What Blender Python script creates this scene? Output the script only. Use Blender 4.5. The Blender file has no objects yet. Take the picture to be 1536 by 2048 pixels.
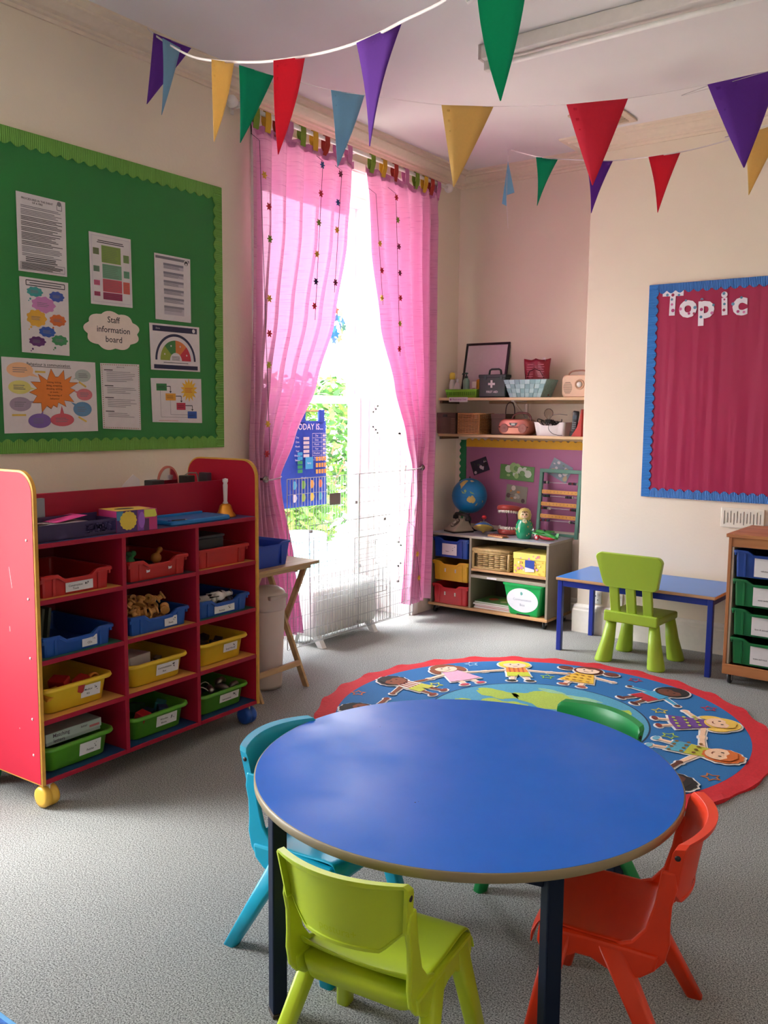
import bpy, bmesh, math, random
from mathutils import Vector, Matrix
from math import sin, cos, pi, radians, sqrt, atan2, hypot
random.seed(7)
SC = bpy.context.scene
COL = SC.collection

# ---------------------------------------------------------------- camera
F = 1760.1; YAW = -.6302844; PIT = .10916; ROLL = .0095767; CH = 1.5
_fw = Vector((sin(YAW)*cos(PIT), cos(YAW)*cos(PIT), -sin(PIT)))
_r0 = Vector((cos(YAW), -sin(YAW), 0)); _u0 = _r0.cross(_fw)
_r = cos(ROLL)*_r0 + sin(ROLL)*_u0; _u = -sin(ROLL)*_r0 + cos(ROLL)*_u0
CAMP = Vector((0, 0, CH))
cd = bpy.data.cameras.new('camera'); cam = bpy.data.objects.new('camera', cd); COL.objects.link(cam)
cam.matrix_world = Matrix(((_r.x, _u.x, -_fw.x, 0), (_r.y, _u.y, -_fw.y, 0), (_r.z, _u.z, -_fw.z, CH), (0, 0, 0, 1)))
cd.sensor_fit = 'VERTICAL'; cd.sensor_height = 36; cd.lens = 36*F/2048; cd.clip_start = .05; cd.clip_end = 300
SC.camera = cam
def ray(x, y): return _fw + (x-768)/F*_r - (y-1024)/F*_u
def on(x, y, ax, v):          # surveyed point of the room: pixel of the photograph met with the plane axis=v
    d = ray(x, y); return CAMP + d*((v-CAMP[ax])/d[ax])
def atd(x, y, d): return CAMP + ray(x, y)*d

# ---------------------------------------------------------------- light and exposure
SC.view_settings.view_transform = 'Standard'; SC.view_settings.look = 'None'
SC.view_settings.gamma = 1; SC.view_settings.use_curve_mapping = False
SC.view_settings.exposure = 0.62
w = bpy.data.worlds.new('sky'); SC.world = w; w.use_nodes = True
nt = w.node_tree; nt.nodes.clear()
wo = nt.nodes.new('ShaderNodeOutputWorld'); bg = nt.nodes.new('ShaderNodeBackground')
tc = nt.nodes.new('ShaderNodeTexCoord'); sx = nt.nodes.new('ShaderNodeSeparateXYZ'); rp = nt.nodes.new('ShaderNodeValToRGB')
nt.links.new(tc.outputs['Generated'], sx.inputs[0]); nt.links.new(sx.outputs['Z'], rp.inputs[0])
rp.color_ramp.elements[0].position = 0.0; rp.color_ramp.elements[0].color = (1.0, 1.0, .99, 1)
rp.color_ramp.elements[1].position = .9; rp.color_ramp.elements[1].color = (.80, .90, 1.0, 1)
nt.links.new(rp.outputs[0], bg.inputs[0]); bg.inputs[1].default_value = 14.0
nt.links.new(bg.outputs[0], wo.inputs[0])
XW = -3.70; YC = 5.73; YA = 6.04; ZC = 3.33     # left wall, chimney breast, alcove back, ceiling
WIN = [(3.82, 5.40), (.0, 1.50)]; WZ = (.03, 3.08); XG = -4.18
for i, (a, b) in enumerate(WIN):                # light portals in the two window openings
    l = bpy.data.lights.new('window_portal', 'AREA'); l.shape = 'RECTANGLE'; l.size = b-a; l.size_y = WZ[1]-WZ[0]
    l.cycles.is_portal = True
    o = bpy.data.objects.new('window_portal', l); COL.objects.link(o)
    o.location = (XG-.12, (a+b)/2, sum(WZ)/2)
    o.rotation_euler = (0, radians(-90), 0); l.size, l.size_y = WZ[1]-WZ[0], b-a
sun = bpy.data.lights.new('sun', 'SUN'); sun.energy = 11.0; sun.angle = radians(28); sun.color = (1, .96, .9)
so = bpy.data.objects.new('sun', sun); COL.objects.link(so); so.rotation_euler = Vector((.50, .38, -1.0)).to_track_quat('-Z', 'Y').to_euler()

# ---------------------------------------------------------------- materials
def lin(c): return c/12.92 if c <= .04045 else ((c+.055)/1.055)**2.4
def hexc(h):
    h = h.lstrip('#'); return tuple(lin(int(h[i:i+2], 16)/255) for i in (0, 2, 4)) + (1,)
MATS = {}
def mat(h, rough=.5, var=0.0, scale=30, bump=0.0, metal=0.0, coat=0.0, emit=0, sheen=0, bscale=None, bd=.002, spec=.5):
    key = (h, rough, var, scale, bump, metal, coat, emit, sheen, bscale, bd, spec)
    if key in MATS: return MATS[key]
    m = bpy.data.materials.new('mat_' + h.strip('#')); m.use_nodes = True; n = m.node_tree
    b = n.nodes['Principled BSDF']; c = hexc(h)
    b.inputs['Base Color'].default_value = c; b.inputs['Roughness'].default_value = rough
    b.inputs['Metallic'].default_value = metal; b.inputs['Coat Weight'].default_value = coat
    b.inputs['Specular IOR Level'].default_value = spec
    if sheen: b.inputs['Sheen Weight'].default_value = sheen
    m.diffuse_color = c
    t = n.nodes.new('ShaderNodeTexCoord'); no = n.nodes.new('ShaderNodeTexNoise'); no.inputs['Scale'].default_value = scale
    no.inputs['Detail'].default_value = 4; n.links.new(t.outputs['Object'], no.inputs['Vector'])
    r = n.nodes.new('ShaderNodeValToRGB'); v = var if var else .03
    r.color_ramp.elements[0].position = .3; r.color_ramp.elements[1].position = .7
    r.color_ramp.elements[0].color = (c[0]*(1-v), c[1]*(1-v), c[2]*(1-v), 1)
    r.color_ramp.elements[1].color = (min(1, c[0]*(1+v)), min(1, c[1]*(1+v)), min(1, c[2]*(1+v)), 1)
    n.links.new(no.outputs['Fac'], r.inputs[0]); n.links.new(r.outputs[0], b.inputs['Base Color'])
    if bump:
        bp = n.nodes.new('ShaderNodeBump'); bp.inputs['Strength'].default_value = bump; bp.inputs['Distance'].default_value = bd
        n2 = n.nodes.new('ShaderNodeTexNoise'); n2.inputs['Scale'].default_value = bscale or scale*3; n2.inputs['Detail'].default_value = 3
        n.links.new(t.outputs['Object'], n2.inputs['Vector']); n.links.new(n2.outputs['Fac'], bp.inputs['Height'])
        n.links.new(bp.outputs[0], b.inputs['Normal'])
    MATS[key] = m; return m
def wood(h, h2, axis=0, scale=6):
    key = (h, h2, axis, scale)
    if key in MATS: return MATS[key]
    m = bpy.data.materials.new('wood'); m.use_nodes = True; n = m.node_tree; b = n.nodes['Principled BSDF']
    t = n.nodes.new('ShaderNodeTexCoord'); mp = n.nodes.new('ShaderNodeMapping'); s = [scale*6]*3; s[axis] = scale*.5
    mp.inputs['Scale'].default_value = s; no = n.nodes.new('ShaderNodeTexNoise'); no.inputs['Detail'].default_value = 6; no.inputs['Scale'].default_value = 1
    r = n.nodes.new('ShaderNodeValToRGB'); r.color_ramp.elements[0].position = .3; r.color_ramp.elements[1].position = .7
    r.color_ramp.elements[0].color = hexc(h); r.color_ramp.elements[1].color = hexc(h2)
    n.links.new(t.outputs['Object'], mp.inputs[0]); n.links.new(mp.outputs[0], no.inputs['Vector']); n.links.new(no.outputs['Fac'], r.inputs[0])
    n.links.new(r.outputs[0], b.inputs['Base Color']); b.inputs['Roughness'].default_value = .45
    MATS[key] = m; return m
def carpet_mat():
    m = bpy.data.materials.new('carpet'); m.use_nodes = True; n = m.node_tree; b = n.nodes['Principled BSDF']
    t = n.nodes.new('ShaderNodeTexCoord'); a = n.nodes.new('ShaderNodeTexNoise'); a.inputs['Scale'].default_value = 230; a.inputs['Detail'].default_value = 6; a.inputs['Roughness'].default_value = .8
    c = n.nodes.new('ShaderNodeTexNoise'); c.inputs['Scale'].default_value = 3; c.inputs['Detail'].default_value = 3
    r = n.nodes.new('ShaderNodeValToRGB'); e = r.color_ramp.elements
    e[0].position = .41; e[0].color = hexc('424342'); e[1].position = .585; e[1].color = hexc('cfd1ce')
    r2 = n.nodes.new('ShaderNodeValToRGB'); r2.color_ramp.elements[0].color = (.86, .85, .84, 1); r2.color_ramp.elements[1].color = (1, 1, 1, 1)
    mx = n.nodes.new('ShaderNodeMix'); mx.data_type = 'RGBA'; mx.blend_type = 'MULTIPLY'; mx.inputs['Factor'].default_value = 1
    for q in (a, c): n.links.new(t.outputs['Object'], q.inputs['Vector'])
    n.links.new(a.outputs['Fac'], r.inputs[0]); n.links.new(c.outputs['Fac'], r2.inputs[0])
    n.links.new(r.outputs[0], mx.inputs[6]); n.links.new(r2.outputs[0], mx.inputs[7]); n.links.new(mx.outputs[2], b.inputs['Base Color'])
    bp = n.nodes.new('ShaderNodeBump'); bp.inputs['Strength'].default_value = .8; bp.inputs['Distance'].default_value = .004
    n.links.new(a.outputs['Fac'], bp.inputs['Height']); n.links.new(bp.outputs[0], b.inputs['Normal'])
    b.inputs['Roughness'].default_value = .95; b.inputs['Specular IOR Level'].default_value = .15
    return m
def curtain_mat():
    m = bpy.data.materials.new('sheer_pink'); m.use_nodes = True; n = m.node_tree; b = n.nodes['Principled BSDF']; out = n.nodes['Material Output']
    t = n.nodes.new('ShaderNodeTexCoord'); mp = n.nodes.new('ShaderNodeMapping'); mp.inputs['Scale'].default_value = (7, 7, 260)
    no = n.nodes.new('ShaderNodeTexNoise'); no.inputs['Scale'].default_value = 1; no.inputs['Detail'].default_value = 3
    n.links.new(t.outputs['Object'], mp.inputs[0]); n.links.new(mp.outputs[0], no.inputs['Vector'])
    r = n.nodes.new('ShaderNodeValToRGB'); r.color_ramp.elements[0].position = .28; r.color_ramp.elements[1].position = .42
    r.color_ramp.elements[0].color = hexc('b8709a'); r.color_ramp.elements[1].color = hexc('e8aaca')
    n.links.new(no.outputs['Fac'], r.inputs[0]); n.links.new(r.outputs[0], b.inputs['Base Color']); b.inputs['Roughness'].default_value = .8
    tr = n.nodes.new('ShaderNodeBsdfTranslucent'); tp = n.nodes.new('ShaderNodeBsdfTransparent'); tp.inputs[0].default_value = hexc('ffc4e4')
    tr.inputs[0].default_value = hexc('d884b8')
    m1 = n.nodes.new('ShaderNodeMixShader'); m1.inputs[0].default_value = .16; m2 = n.nodes.new('ShaderNodeMixShader'); m2.inputs[0].default_value = .03
    n.links.new(b.outputs[0], m1.inputs[1]); n.links.new(tr.outputs[0], m1.inputs[2])
    n.links.new(m1.outputs[0], m2.inputs[1]); n.links.new(tp.outputs[0], m2.inputs[2]); n.links.new(m2.outputs[0], out.inputs[0])
    return m
def flag_mat(h):
    m = bpy.data.materials.new('felt_flag'); m.use_nodes = True; n = m.node_tree; b = n.nodes['Principled BSDF']; out = n.nodes['Material Output']
    t = n.nodes.new('ShaderNodeTexCoord'); no = n.nodes.new('ShaderNodeTexNoise'); no.inputs['Scale'].default_value = 120; r = n.nodes.new('ShaderNodeValToRGB'); c = hexc(h)
    r.color_ramp.elements[0].color = tuple(q*.93 for q in c[:3])+(1,); r.color_ramp.elements[1].color = c; n.links.new(t.outputs['Object'], no.inputs['Vector']); n.links.new(no.outputs['Fac'], r.inputs[0])
    n.links.new(r.outputs[0], b.inputs['Base Color']); b.inputs['Roughness'].default_value = .8; b.inputs['Specular IOR Level'].default_value = .2; tr = n.nodes.new('ShaderNodeBsdfTranslucent'); n.links.new(r.outputs[0], tr.inputs[0])
    mx = n.nodes.new('ShaderNodeMixShader'); mx.inputs[0].default_value = .5; n.links.new(b.outputs[0], mx.inputs[1]); n.links.new(tr.outputs[0], mx.inputs[2]); n.links.new(mx.outputs[0], out.inputs[0]); return m
def glass_mat(h='ffffff', rough=0):
    m = bpy.data.materials.new('glass'); m.use_nodes = True; n = m.node_tree; out = n.nodes['Material Output']; n.nodes.remove(n.nodes['Principled BSDF'])
    g = n.nodes.new('ShaderNodeBsdfGlossy'); g.inputs['Roughness'].default_value = .02; tp = n.nodes.new('ShaderNodeBsdfTransparent'); tp.inputs[0].default_value = hexc(h)
    mx = n.nodes.new('ShaderNodeMixShader'); fr = n.nodes.new('ShaderNodeFresnel'); fr.inputs[0].default_value = 1.12
    n.links.new(fr.outputs[0], mx.inputs[0]); n.links.new(tp.outputs[0], mx.inputs[1]); n.links.new(g.outputs[0], mx.inputs[2]); n.links.new(mx.outputs[0], out.inputs[0])
    return m
WHITE = mat('e9e6e2', .6); BLACK = mat('151515', .5); PAPER = mat('d9d2d4', .7); INK = mat('2a2a2e', .7); GREYINK = mat('77757c', .7)
WALL = mat('ecdfcb', .85, .02, 2, .25, bscale=60, bd=.003); CEIL = mat('e9e3e2', .9, .02, 2); GLOSSW = mat('f1eeea', .35)

# ---------------------------------------------------------------- mesh helper
class MB:
    def __init__(s, M=None): s.v = []; s.f = []; s.mi = []; s.ms = []; s.M = M or Matrix(); s.sm = []
    def m(s, mt):
        if mt not in s.ms: s.ms.append(mt)
        return s.ms.index(mt)
    def add(s, vs, fs, mt, smooth=False):
        b = len(s.v); s.v += [s.M @ Vector(p) for p in vs]; k = s.m(mt)
        for f in fs: s.f.append([b+i for i in f]); s.mi.append(k); s.sm.append(smooth)
    def box(s, a, b, mt, ch=0.0):
        x0, y0, z0 = [min(a[i], b[i]) for i in range(3)]; x1, y1, z1 = [max(a[i], b[i]) for i in range(3)]
        if ch <= 0:
            s.add([(x0,y0,z0),(x1,y0,z0),(x1,y1,z0),(x0,y1,z0),(x0,y0,z1),(x1,y0,z1),(x1,y1,z1),(x0,y1,z1)],
                  [(0,3,2,1),(4,5,6,7),(0,1,5,4),(1,2,6,5),(2,3,7,6),(3,0,4,7)], mt); return
        ch = min(ch, (x1-x0)*.49, (y1-y0)*.49, (z1-z0)*.49)
        bm = bmesh.new(); bmesh.ops.create_cube(bm, size=1)
        for v in bm.verts: v.co = Vector(((x0+x1)/2+v.co.x*(x1-x0), (y0+y1)/2+v.co.y*(y1-y0), (z0+z1)/2+v.co.z*(z1-z0)))
        bmesh.ops.bevel(bm, geom=list(bm.edges), offset=ch, segments=2, affect='EDGES', profile=.5)
        bm.verts.index_update(); s.add([v.co.copy() for v in bm.verts], [[v.index for v in f.verts] for f in bm.faces], mt); bm.free()
    def tube(s, pts, r, mt, n=8, caps=True, smooth=True, flat=1.0):
        pts = [Vector(p) for p in pts]; rr = r if isinstance(r, (list, tuple)) else [r]*len(pts); vs = []; fs = []; ref = None
        for i, p in enumerate(pts):
            t = (pts[min(i+1, len(pts)-1)] - pts[max(i-1, 0)])
            t = t.normalized() if t.length > 1e-9 else Vector((0, 0, 1))
            if ref is None: ref = Vector((0, 0, 1)) if abs(t.z) < .9 else Vector((1, 0, 0))
            a = t.cross(ref).normalized(); b = a.cross(t).normalized(); ref = b
            for k in range(n):
                th = 2*pi*k/n + pi/n; vs.append(p + (a*cos(th)*flat + b*sin(th))*rr[i])
        for i in range(len(pts)-1):
            for k in range(n): fs.append((i*n+k, i*n+(k+1) % n, (i+1)*n+(k+1) % n, (i+1)*n+k))
        if caps: fs.append(tuple(range(n))[::-1]); fs.append(tuple((len(pts)-1)*n+k for k in range(n)))
        s.add(vs, fs, mt, smooth and n > 4)
    def lathe(s, prof, mt, c=(0, 0, 0), n=20, axis=2, smooth=True, sx=1, sy=1):
        vs = []; fs = []
        for r, z in prof:
            for k in range(n):
                a = 2*pi*k/n; p = [cos(a)*max(r, 1e-4)*sx, sin(a)*max(r, 1e-4)*sy, z]
                if axis == 0: p = [p[2], p[0], p[1]]
                elif axis == 1: p = [p[0], p[2], p[1]]
                vs.append((p[0]+c[0], p[1]+c[1], p[2]+c[2]))
        for i in range(len(prof)-1):
            for k in range(n): fs.append((i*n+k, i*n+(k+1) % n, (i+1)*n+(k+1) % n, (i+1)*n+k))
        if prof[0][0] > 1e-3: fs.append(tuple(range(n))[::-1])
        if prof[-1][0] > 1e-3: fs.append(tuple((len(prof)-1)*n+k for k in range(n)))
        s.add(vs, fs, mt, smooth)
    def ball(s, c, r, mt, n=12, sc=(1, 1, 1)):
        vs = []; fs = []; h = max(6, n//2)
        for i in range(h+1):
            ph = pi*i/h
            for k in range(n): a = 2*pi*k/n; q = max(sin(ph), 1e-3); vs.append((c[0]+r*sc[0]*q*cos(a), c[1]+r*sc[1]*q*sin(a), c[2]-r*sc[2]*cos(ph)))
        for i in range(h):
            for k in range(n): fs.append((i*n+k, i*n+(k+1) % n, (i+1)*n+(k+1) % n, (i+1)*n+k))
        s.add(vs, fs, mt, True)
    def prism(s, pts, d, mt, smooth=False):     # planar loop + extrusion vector
        pts = [Vector(p) for p in pts]; d = Vector(d); n = len(pts)
        s.add(pts + [p+d for p in pts], [tuple(range(n))[::-1], tuple(range(n, 2*n))] + [(i, (i+1) % n, n+(i+1) % n, n+i) for i in range(n)], mt, smooth)
    def loft(s, loops, mt, close=(True, True), smooth=False):
        n = len(loops[0]); vs = [p for L in loops for p in L]; fs = []
        for i in range(len(loops)-1):
            for k in range(n): fs.append((i*n+k, i*n+(k+1) % n, (i+1)*n+(k+1) % n, (i+1)*n+k))
        if close[0]: fs.append(tuple(range(n))[::-1])
        if close[1]: fs.append(tuple((len(loops)-1)*n+k for k in range(n)))
        s.add(vs, fs, mt, smooth)
    def field(s, nu, nv, front, back, mt, keep=None, smooth=True):    # closed slab between two gridded surfaces
        A = [[front(i/nu, j/nv) for i in range(nu+1)] for j in range(nv+1)]; B = [[back(i/nu, j/nv) for i in range(nu+1)] for j in range(nv+1)]
        W = nu+1; N = W*(nv+1); vs = [p for r in A for p in r] + [p for r in B for p in r]; fs = []
        K = lambda i, j: 0 <= i < nu and 0 <= j < nv and (keep is None or keep((i+.5)/nu, (j+.5)/nv))
        for j in range(nv):
            for i in range(nu):
                if not K(i, j): continue
                a, b, c, d = j*W+i, j*W+i+1, (j+1)*W+i+1, (j+1)*W+i
                fs.append((a, b, c, d)); fs.append((N+d, N+c, N+b, N+a))
                if not K(i, j-1): fs.append((b, a, N+a, N+b))
                if not K(i+1, j): fs.append((c, b, N+b, N+c))
                if not K(i, j+1): fs.append((d, c, N+c, N+d))
                if not K(i-1, j): fs.append((a, d, N+d, N+a))
        s.add(vs, fs, mt, smooth)
    def sheet(s, nu, nv, fn, mt, smooth=True):
        W = nu+1; vs = [fn(i/nu, j/nv) for j in range(nv+1) for i in range(nu+1)]
        s.add(vs, [(j*W+i, j*W+i+1, (j+1)*W+i+1, (j+1)*W+i) for j in range(nv) for i in range(nu)], mt, smooth)
    def mesh(s, name):
        me = bpy.data.meshes.new(name); me.from_pydata([tuple(p) for p in s.v], [], s.f)
        for m_ in s.ms: me.materials.append(m_)
        me.polygons.foreach_set('material_index', s.mi); me.polygons.foreach_set('use_smooth', s.sm); me.update()
        return me
    def build(s, name, parent=None, bevel=0, kind=None, label=None, fix=True, wn=False, sharp=0):
        me = s.mesh(name)
        if fix:
            bm = bmesh.new(); bm.from_mesh(me)
            bmesh.ops.remove_doubles(bm, verts=bm.verts, dist=1e-6) if len(bm.verts) < 40000 else None
            bmesh.ops.recalc_face_normals(bm, faces=bm.faces); bm.to_mesh(me); bm.free()
        o = bpy.data.objects.new(name, me); COL.objects.link(o)
        if parent: o.parent = parent
        if kind: o['kind'] = kind
        if label: o['label'] = label
        if sharp: me.set_sharp_from_angle(angle=radians(sharp))
        if bevel:
            b = o.modifiers.new('bevel', 'BEVEL'); b.width = bevel; b.segments = 2; b.limit_method = 'ANGLE'; b.angle_limit = radians(40)
        return o
def thing(name, label, cat, loc=(0, 0, 0), rotz=0, group=None):
    o = bpy.data.objects.new(name, None); COL.objects.link(o); o.location = loc; o.rotation_euler = (0, 0, rotz); o.empty_display_size = .1
    o['label'] = label; o['category'] = cat
    if group: o['group'] = group
    return o
def tag(o, label, cat, group=None, loc=None, rotz=None):
    o['label'] = label; o['category'] = cat
    if group: o['group'] = group
    if loc is not None: o.location = loc
    if rotz is not None: o.rotation_euler = (0, 0, rotz)
    return o
KIDS = {}
def dup(root, loc, rotz, label, group=None):
    c = root.copy(); COL.objects.link(c); c.location = loc; c.rotation_euler = (0, 0, rotz); c['label'] = label
    if group: c['group'] = group
    def cp(src, dst):
        for ch in [q for q in bpy.data.objects if q.parent == src and q != dst]:
            d = ch.copy(); COL.objects.link(d); d.parent = dst; cp(ch, d)
    cp(root, c); return c
def l2w(t, p):
    a = t.rotation_euler[2]; l = t.location; return Vector((l[0]+p[0]*cos(a)-p[1]*sin(a), l[1]+p[0]*sin(a)+p[1]*cos(a), l[2]+p[2]))
def rrect(x0, y0, x1, y1, r, z, n=4, m=0):      # rounded rectangle loop, ccw, m extra points per side
    out = []
    cs = [(x1-r, y1-r, 0), (x0+r, y1-r, 90), (x0+r, y0+r, 180), (x1-r, y0+r, 270)]
    for k, (cx, cy, a0) in enumerate(cs):
        for i in range(n+1):
            a = radians(a0+90*i/n); out.append(Vector((cx+r*cos(a), cy+r*sin(a), z)))
        if m:
            q = out[-1]; nx = cs[(k+1) % 4]; a = radians(nx[2]); e = Vector((nx[0]+r*cos(a), nx[1]+r*sin(a), z))
            for i in range(1, m+1): out.append(q.lerp(e, i/(m+1)))
    return out
_TXT = {}
def text2d(st, size=1.0, bold=0.0, align='CENTER'):
    k = (st, bold, align)
    if k not in _TXT:
        c = bpy.data.curves.new('t', 'FONT'); c.body = st; c.resolution_u = 2; c.align_x = align; c.align_y = 'CENTER'; c.offset = bold
        o = bpy.data.objects.new('t', c); me = o.to_mesh()
        _TXT[k] = ([v.co.copy() for v in me.vertices], [tuple(p.vertices) for p in me.polygons]); o.to_mesh_clear()
        bpy.data.objects.remove(o); bpy.data.curves.remove(c)
    v, f = _TXT[k]; return [Vector((p.x*size, p.y*size)) for p in v], f
def star2(cx, cy, r, ri, n=5, a0=90): return [(cx+(r if i % 2 == 0 else ri)*cos(radians(a0+180*i/n)), cy+(r if i % 2 == 0 else ri)*sin(radians(a0+180*i/n))) for i in range(2*n)]
def ell2(cx, cy, rx, ry, n=20, rot=0): return [(cx+rx*cos(2*pi*i/n)*cos(rot)-ry*sin(2*pi*i/n)*sin(rot), cy+rx*cos(2*pi*i/n)*sin(rot)+ry*sin(2*pi*i/n)*cos(rot)) for i in range(n)]
class Print:          # flat print laid on a sheet: unit coordinates s right, t up, four world corners TL TR BR BL
    def __init__(s, TL, TR, BR, BL, nrm, base=.0012): s.c = [Vector(p) for p in (TL, TR, BR, BL)]; s.n = Vector(nrm); s.mb = MB(); s.l = 0; s.base = base; s.w = (s.c[1]-s.c[0]).length; s.h = (s.c[0]-s.c[3]).length
    def P(s, a, b, d): TL, TR, BR, BL = s.c; return (BL.lerp(BR, a)).lerp(TL.lerp(TR, a), b) + s.n*d
    def poly(s, pts, mt, l=None):
        s.l += 1; d = s.base + (s.l if l is None else l)*.00002
        s.mb.add([s.P(a, b, d) for a, b in pts], [tuple(range(len(pts)))], mt)
    def rect(s, a0, b0, a1, b1, mt): s.poly([(a0, b0), (a1, b0), (a1, b1), (a0, b1)], mt)
    def ell(s, cx, cy, r, mt, ky=1.0, n=20, bumps=0):      # r in widths of the sheet
        k = s.w/s.h; s.poly([(cx+r*(1+(.09*cos(bumps*2*pi*i/n) if bumps else 0))*cos(2*pi*i/n), cy+r*k*ky*(1+(.09*cos(bumps*2*pi*i/n) if bumps else 0))*sin(2*pi*i/n)) for i in range(n)], mt)
    def line(s, a0, b0, a1, b1, wd, mt):
        dx = (a1-a0)*s.w; dy = (b1-b0)*s.h; L = hypot(dx, dy) or 1; ox = -dy/L*wd/2/s.w; oy = dx/L*wd/2/s.h
        s.poly([(a0-ox, b0-oy), (a1-ox, b1-oy), (a1+ox, b1+oy), (a0+ox, b0+oy)], mt)
    def frame(s, a0, b0, a1, b1, wd, mt):
        for q in ((a0, b0, a1, b0), (a1, b0, a1, b1), (a1, b1, a0, b1), (a0, b1, a0, b0)): s.line(*q, wd, mt)
    def text(s, st, cx, cy, h, mt, bold=0, align='CENTER'):      # h in metres
        v, f = text2d(st, h*1.4, bold, align); s.l += 1; d = s.base + s.l*.00002
        s.mb.add([s.P(cx+p.x/s.w, cy+p.y/s.h, d) for p in v], f, mt)
    def lines(s, a0, a1, b0, b1, n, mt, rnd=.35, wd=.0022):      # rows of small illegible type
        for i in range(n):
            y = b1-(b1-b0)*(i+.5)/n; e = a1-(a1-a0)*random.random()*rnd; s.line(a0, y, e, y, wd, mt)
    def build(s, name, parent): return s.mb.build(name, parent, fix=False, kind='stuff')
def sheet_obj(s, mt, name='paper', parent=None, th=.0012):
    mb = MB(); mb.prism([s.P(0, 0, 0), s.P(1, 0, 0), s.P(1, 1, 0), s.P(0, 1, 0)], s.n*(th-.0002), mt); return mb.build(name, parent)

# ================================================================ SETTING
def struct(mb, name, **k): return mb.build(name, kind='structure', **k)
RX = 2.3; RY = -2.4; ZG = .24
b = MB(); b.box((XG-.10, RY-.2, -.12), (RX, YA+.2, 0), carpet_mat()); struct(b, 'floor')
b = MB(); b.box((XG-.25, RY-.2, ZC), (RX, YA+.2, ZC+.15), CEIL); struct(b, 'ceiling')
b = MB(); ys = [RY-.2] + [q for p in sorted(WIN) for q in p] + [YA]
for i in range(0, len(ys), 2): b.box((XG-.02, ys[i], 0), (XW, ys[i+1], ZC), WALL)
for a, c in WIN: b.box((XG-.02, a, WZ[1]), (XW, c, ZC), WALL); b.box((XG-.02, a, 0), (XG+.05, c, ZG-.04), GLOSSW)
struct(b, 'wall_left')
b = MB(); b.box((XG-.2, YA, 0), (-2.45, YA+.2, ZC), WALL); struct(b, 'wall_alcove')
b = MB(); b.box((-2.49, YC, 0), (RX, YA+.2, ZC), WALL, .006); struct(b, 'wall_back')
b = MB(); b.box((RX, RY-.2, 0), (RX+.2, YA+.2, ZC), WALL); struct(b, 'wall_right')
b = MB(); b.box((XG-.2, RY-.2, 0), (RX, RY, ZC), WALL); struct(b, 'wall_front')
CORN = [(0, -.085), (.012, -.085), (.016, -.07), (.03, -.066), (.034, -.055), (.06, -.05), (.10, -.03), (.118, -.028), (.122, -.018), (.165, -.012), (.168, 0), (0, 0)]
def cornice(name, p0, p1, nrm, e0=0, e1=0):
    b = MB(); p0 = Vector(p0); p1 = Vector(p1); nrm = Vector(nrm); t = (p1-p0).normalized(); mt = mat('ead9c3', .7)
    A = [p0 + nrm*o + Vector((0, 0, z)) - t*(o*e0) for o, z in CORN]; B = [p1 + nrm*o + Vector((0, 0, z)) + t*(o*e1) for o, z in CORN]
    b.loft([A, B], mt); struct(b, name)
cornice('trim_1', (XW, RY, ZC), (XW, YA, ZC), (1, 0, 0), -1, -1)
cornice('trim_2', (XW, YA, ZC), (-2.49, YA, ZC), (0, -1, 0), -1, -1)
cornice('trim_3', (-2.49, YC, ZC), (RX, YC, ZC), (0, -1, 0), 1, -1)
cornice('trim_4', (-2.49, YA, ZC), (-2.49, YC, ZC), (-1, 0, 0), -1, 1)
def skirting(name, p0, p1, nrm, e0=0, e1=0, h=.165):
    b = MB(); p0 = Vector(p0); p1 = Vector(p1); nrm = Vector(nrm); t = (p1-p0).normalized()
    pr = [(0, 0), (.024, 0), (.024, h-.045), (.019, h-.035), (.019, h-.02), (.010, h-.004), (0, h)]
    b.loft([[p0+nrm*o+Vector((0, 0, z))-t*o*e0 for o, z in pr], [p1+nrm*o+Vector((0, 0, z))+t*o*e1 for o, z in pr]], mat('ece6da', .4)); struct(b, name)
skirting('baseboard_left', (XW, 1.59, 0), (XW, 3.76, 0), (1, 0, 0)); skirting('baseboard_left', (XW, 5.46, 0), (XW, YA, 0), (1, 0, 0), 0, -1)
skirting('baseboard_alcove', (XW, YA, 0), (-2.49, YA, 0), (0, -1, 0), -1, -1)
skirting('baseboard_back', (-2.49, YC, 0), (RX, YC, 0), (0, -1, 0), 1, 0, .2); skirting('baseboard_chimney', (-2.49, YA, 0), (-2.49, YC, 0), (-1, 0, 0), -1, 1, .2)

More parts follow.
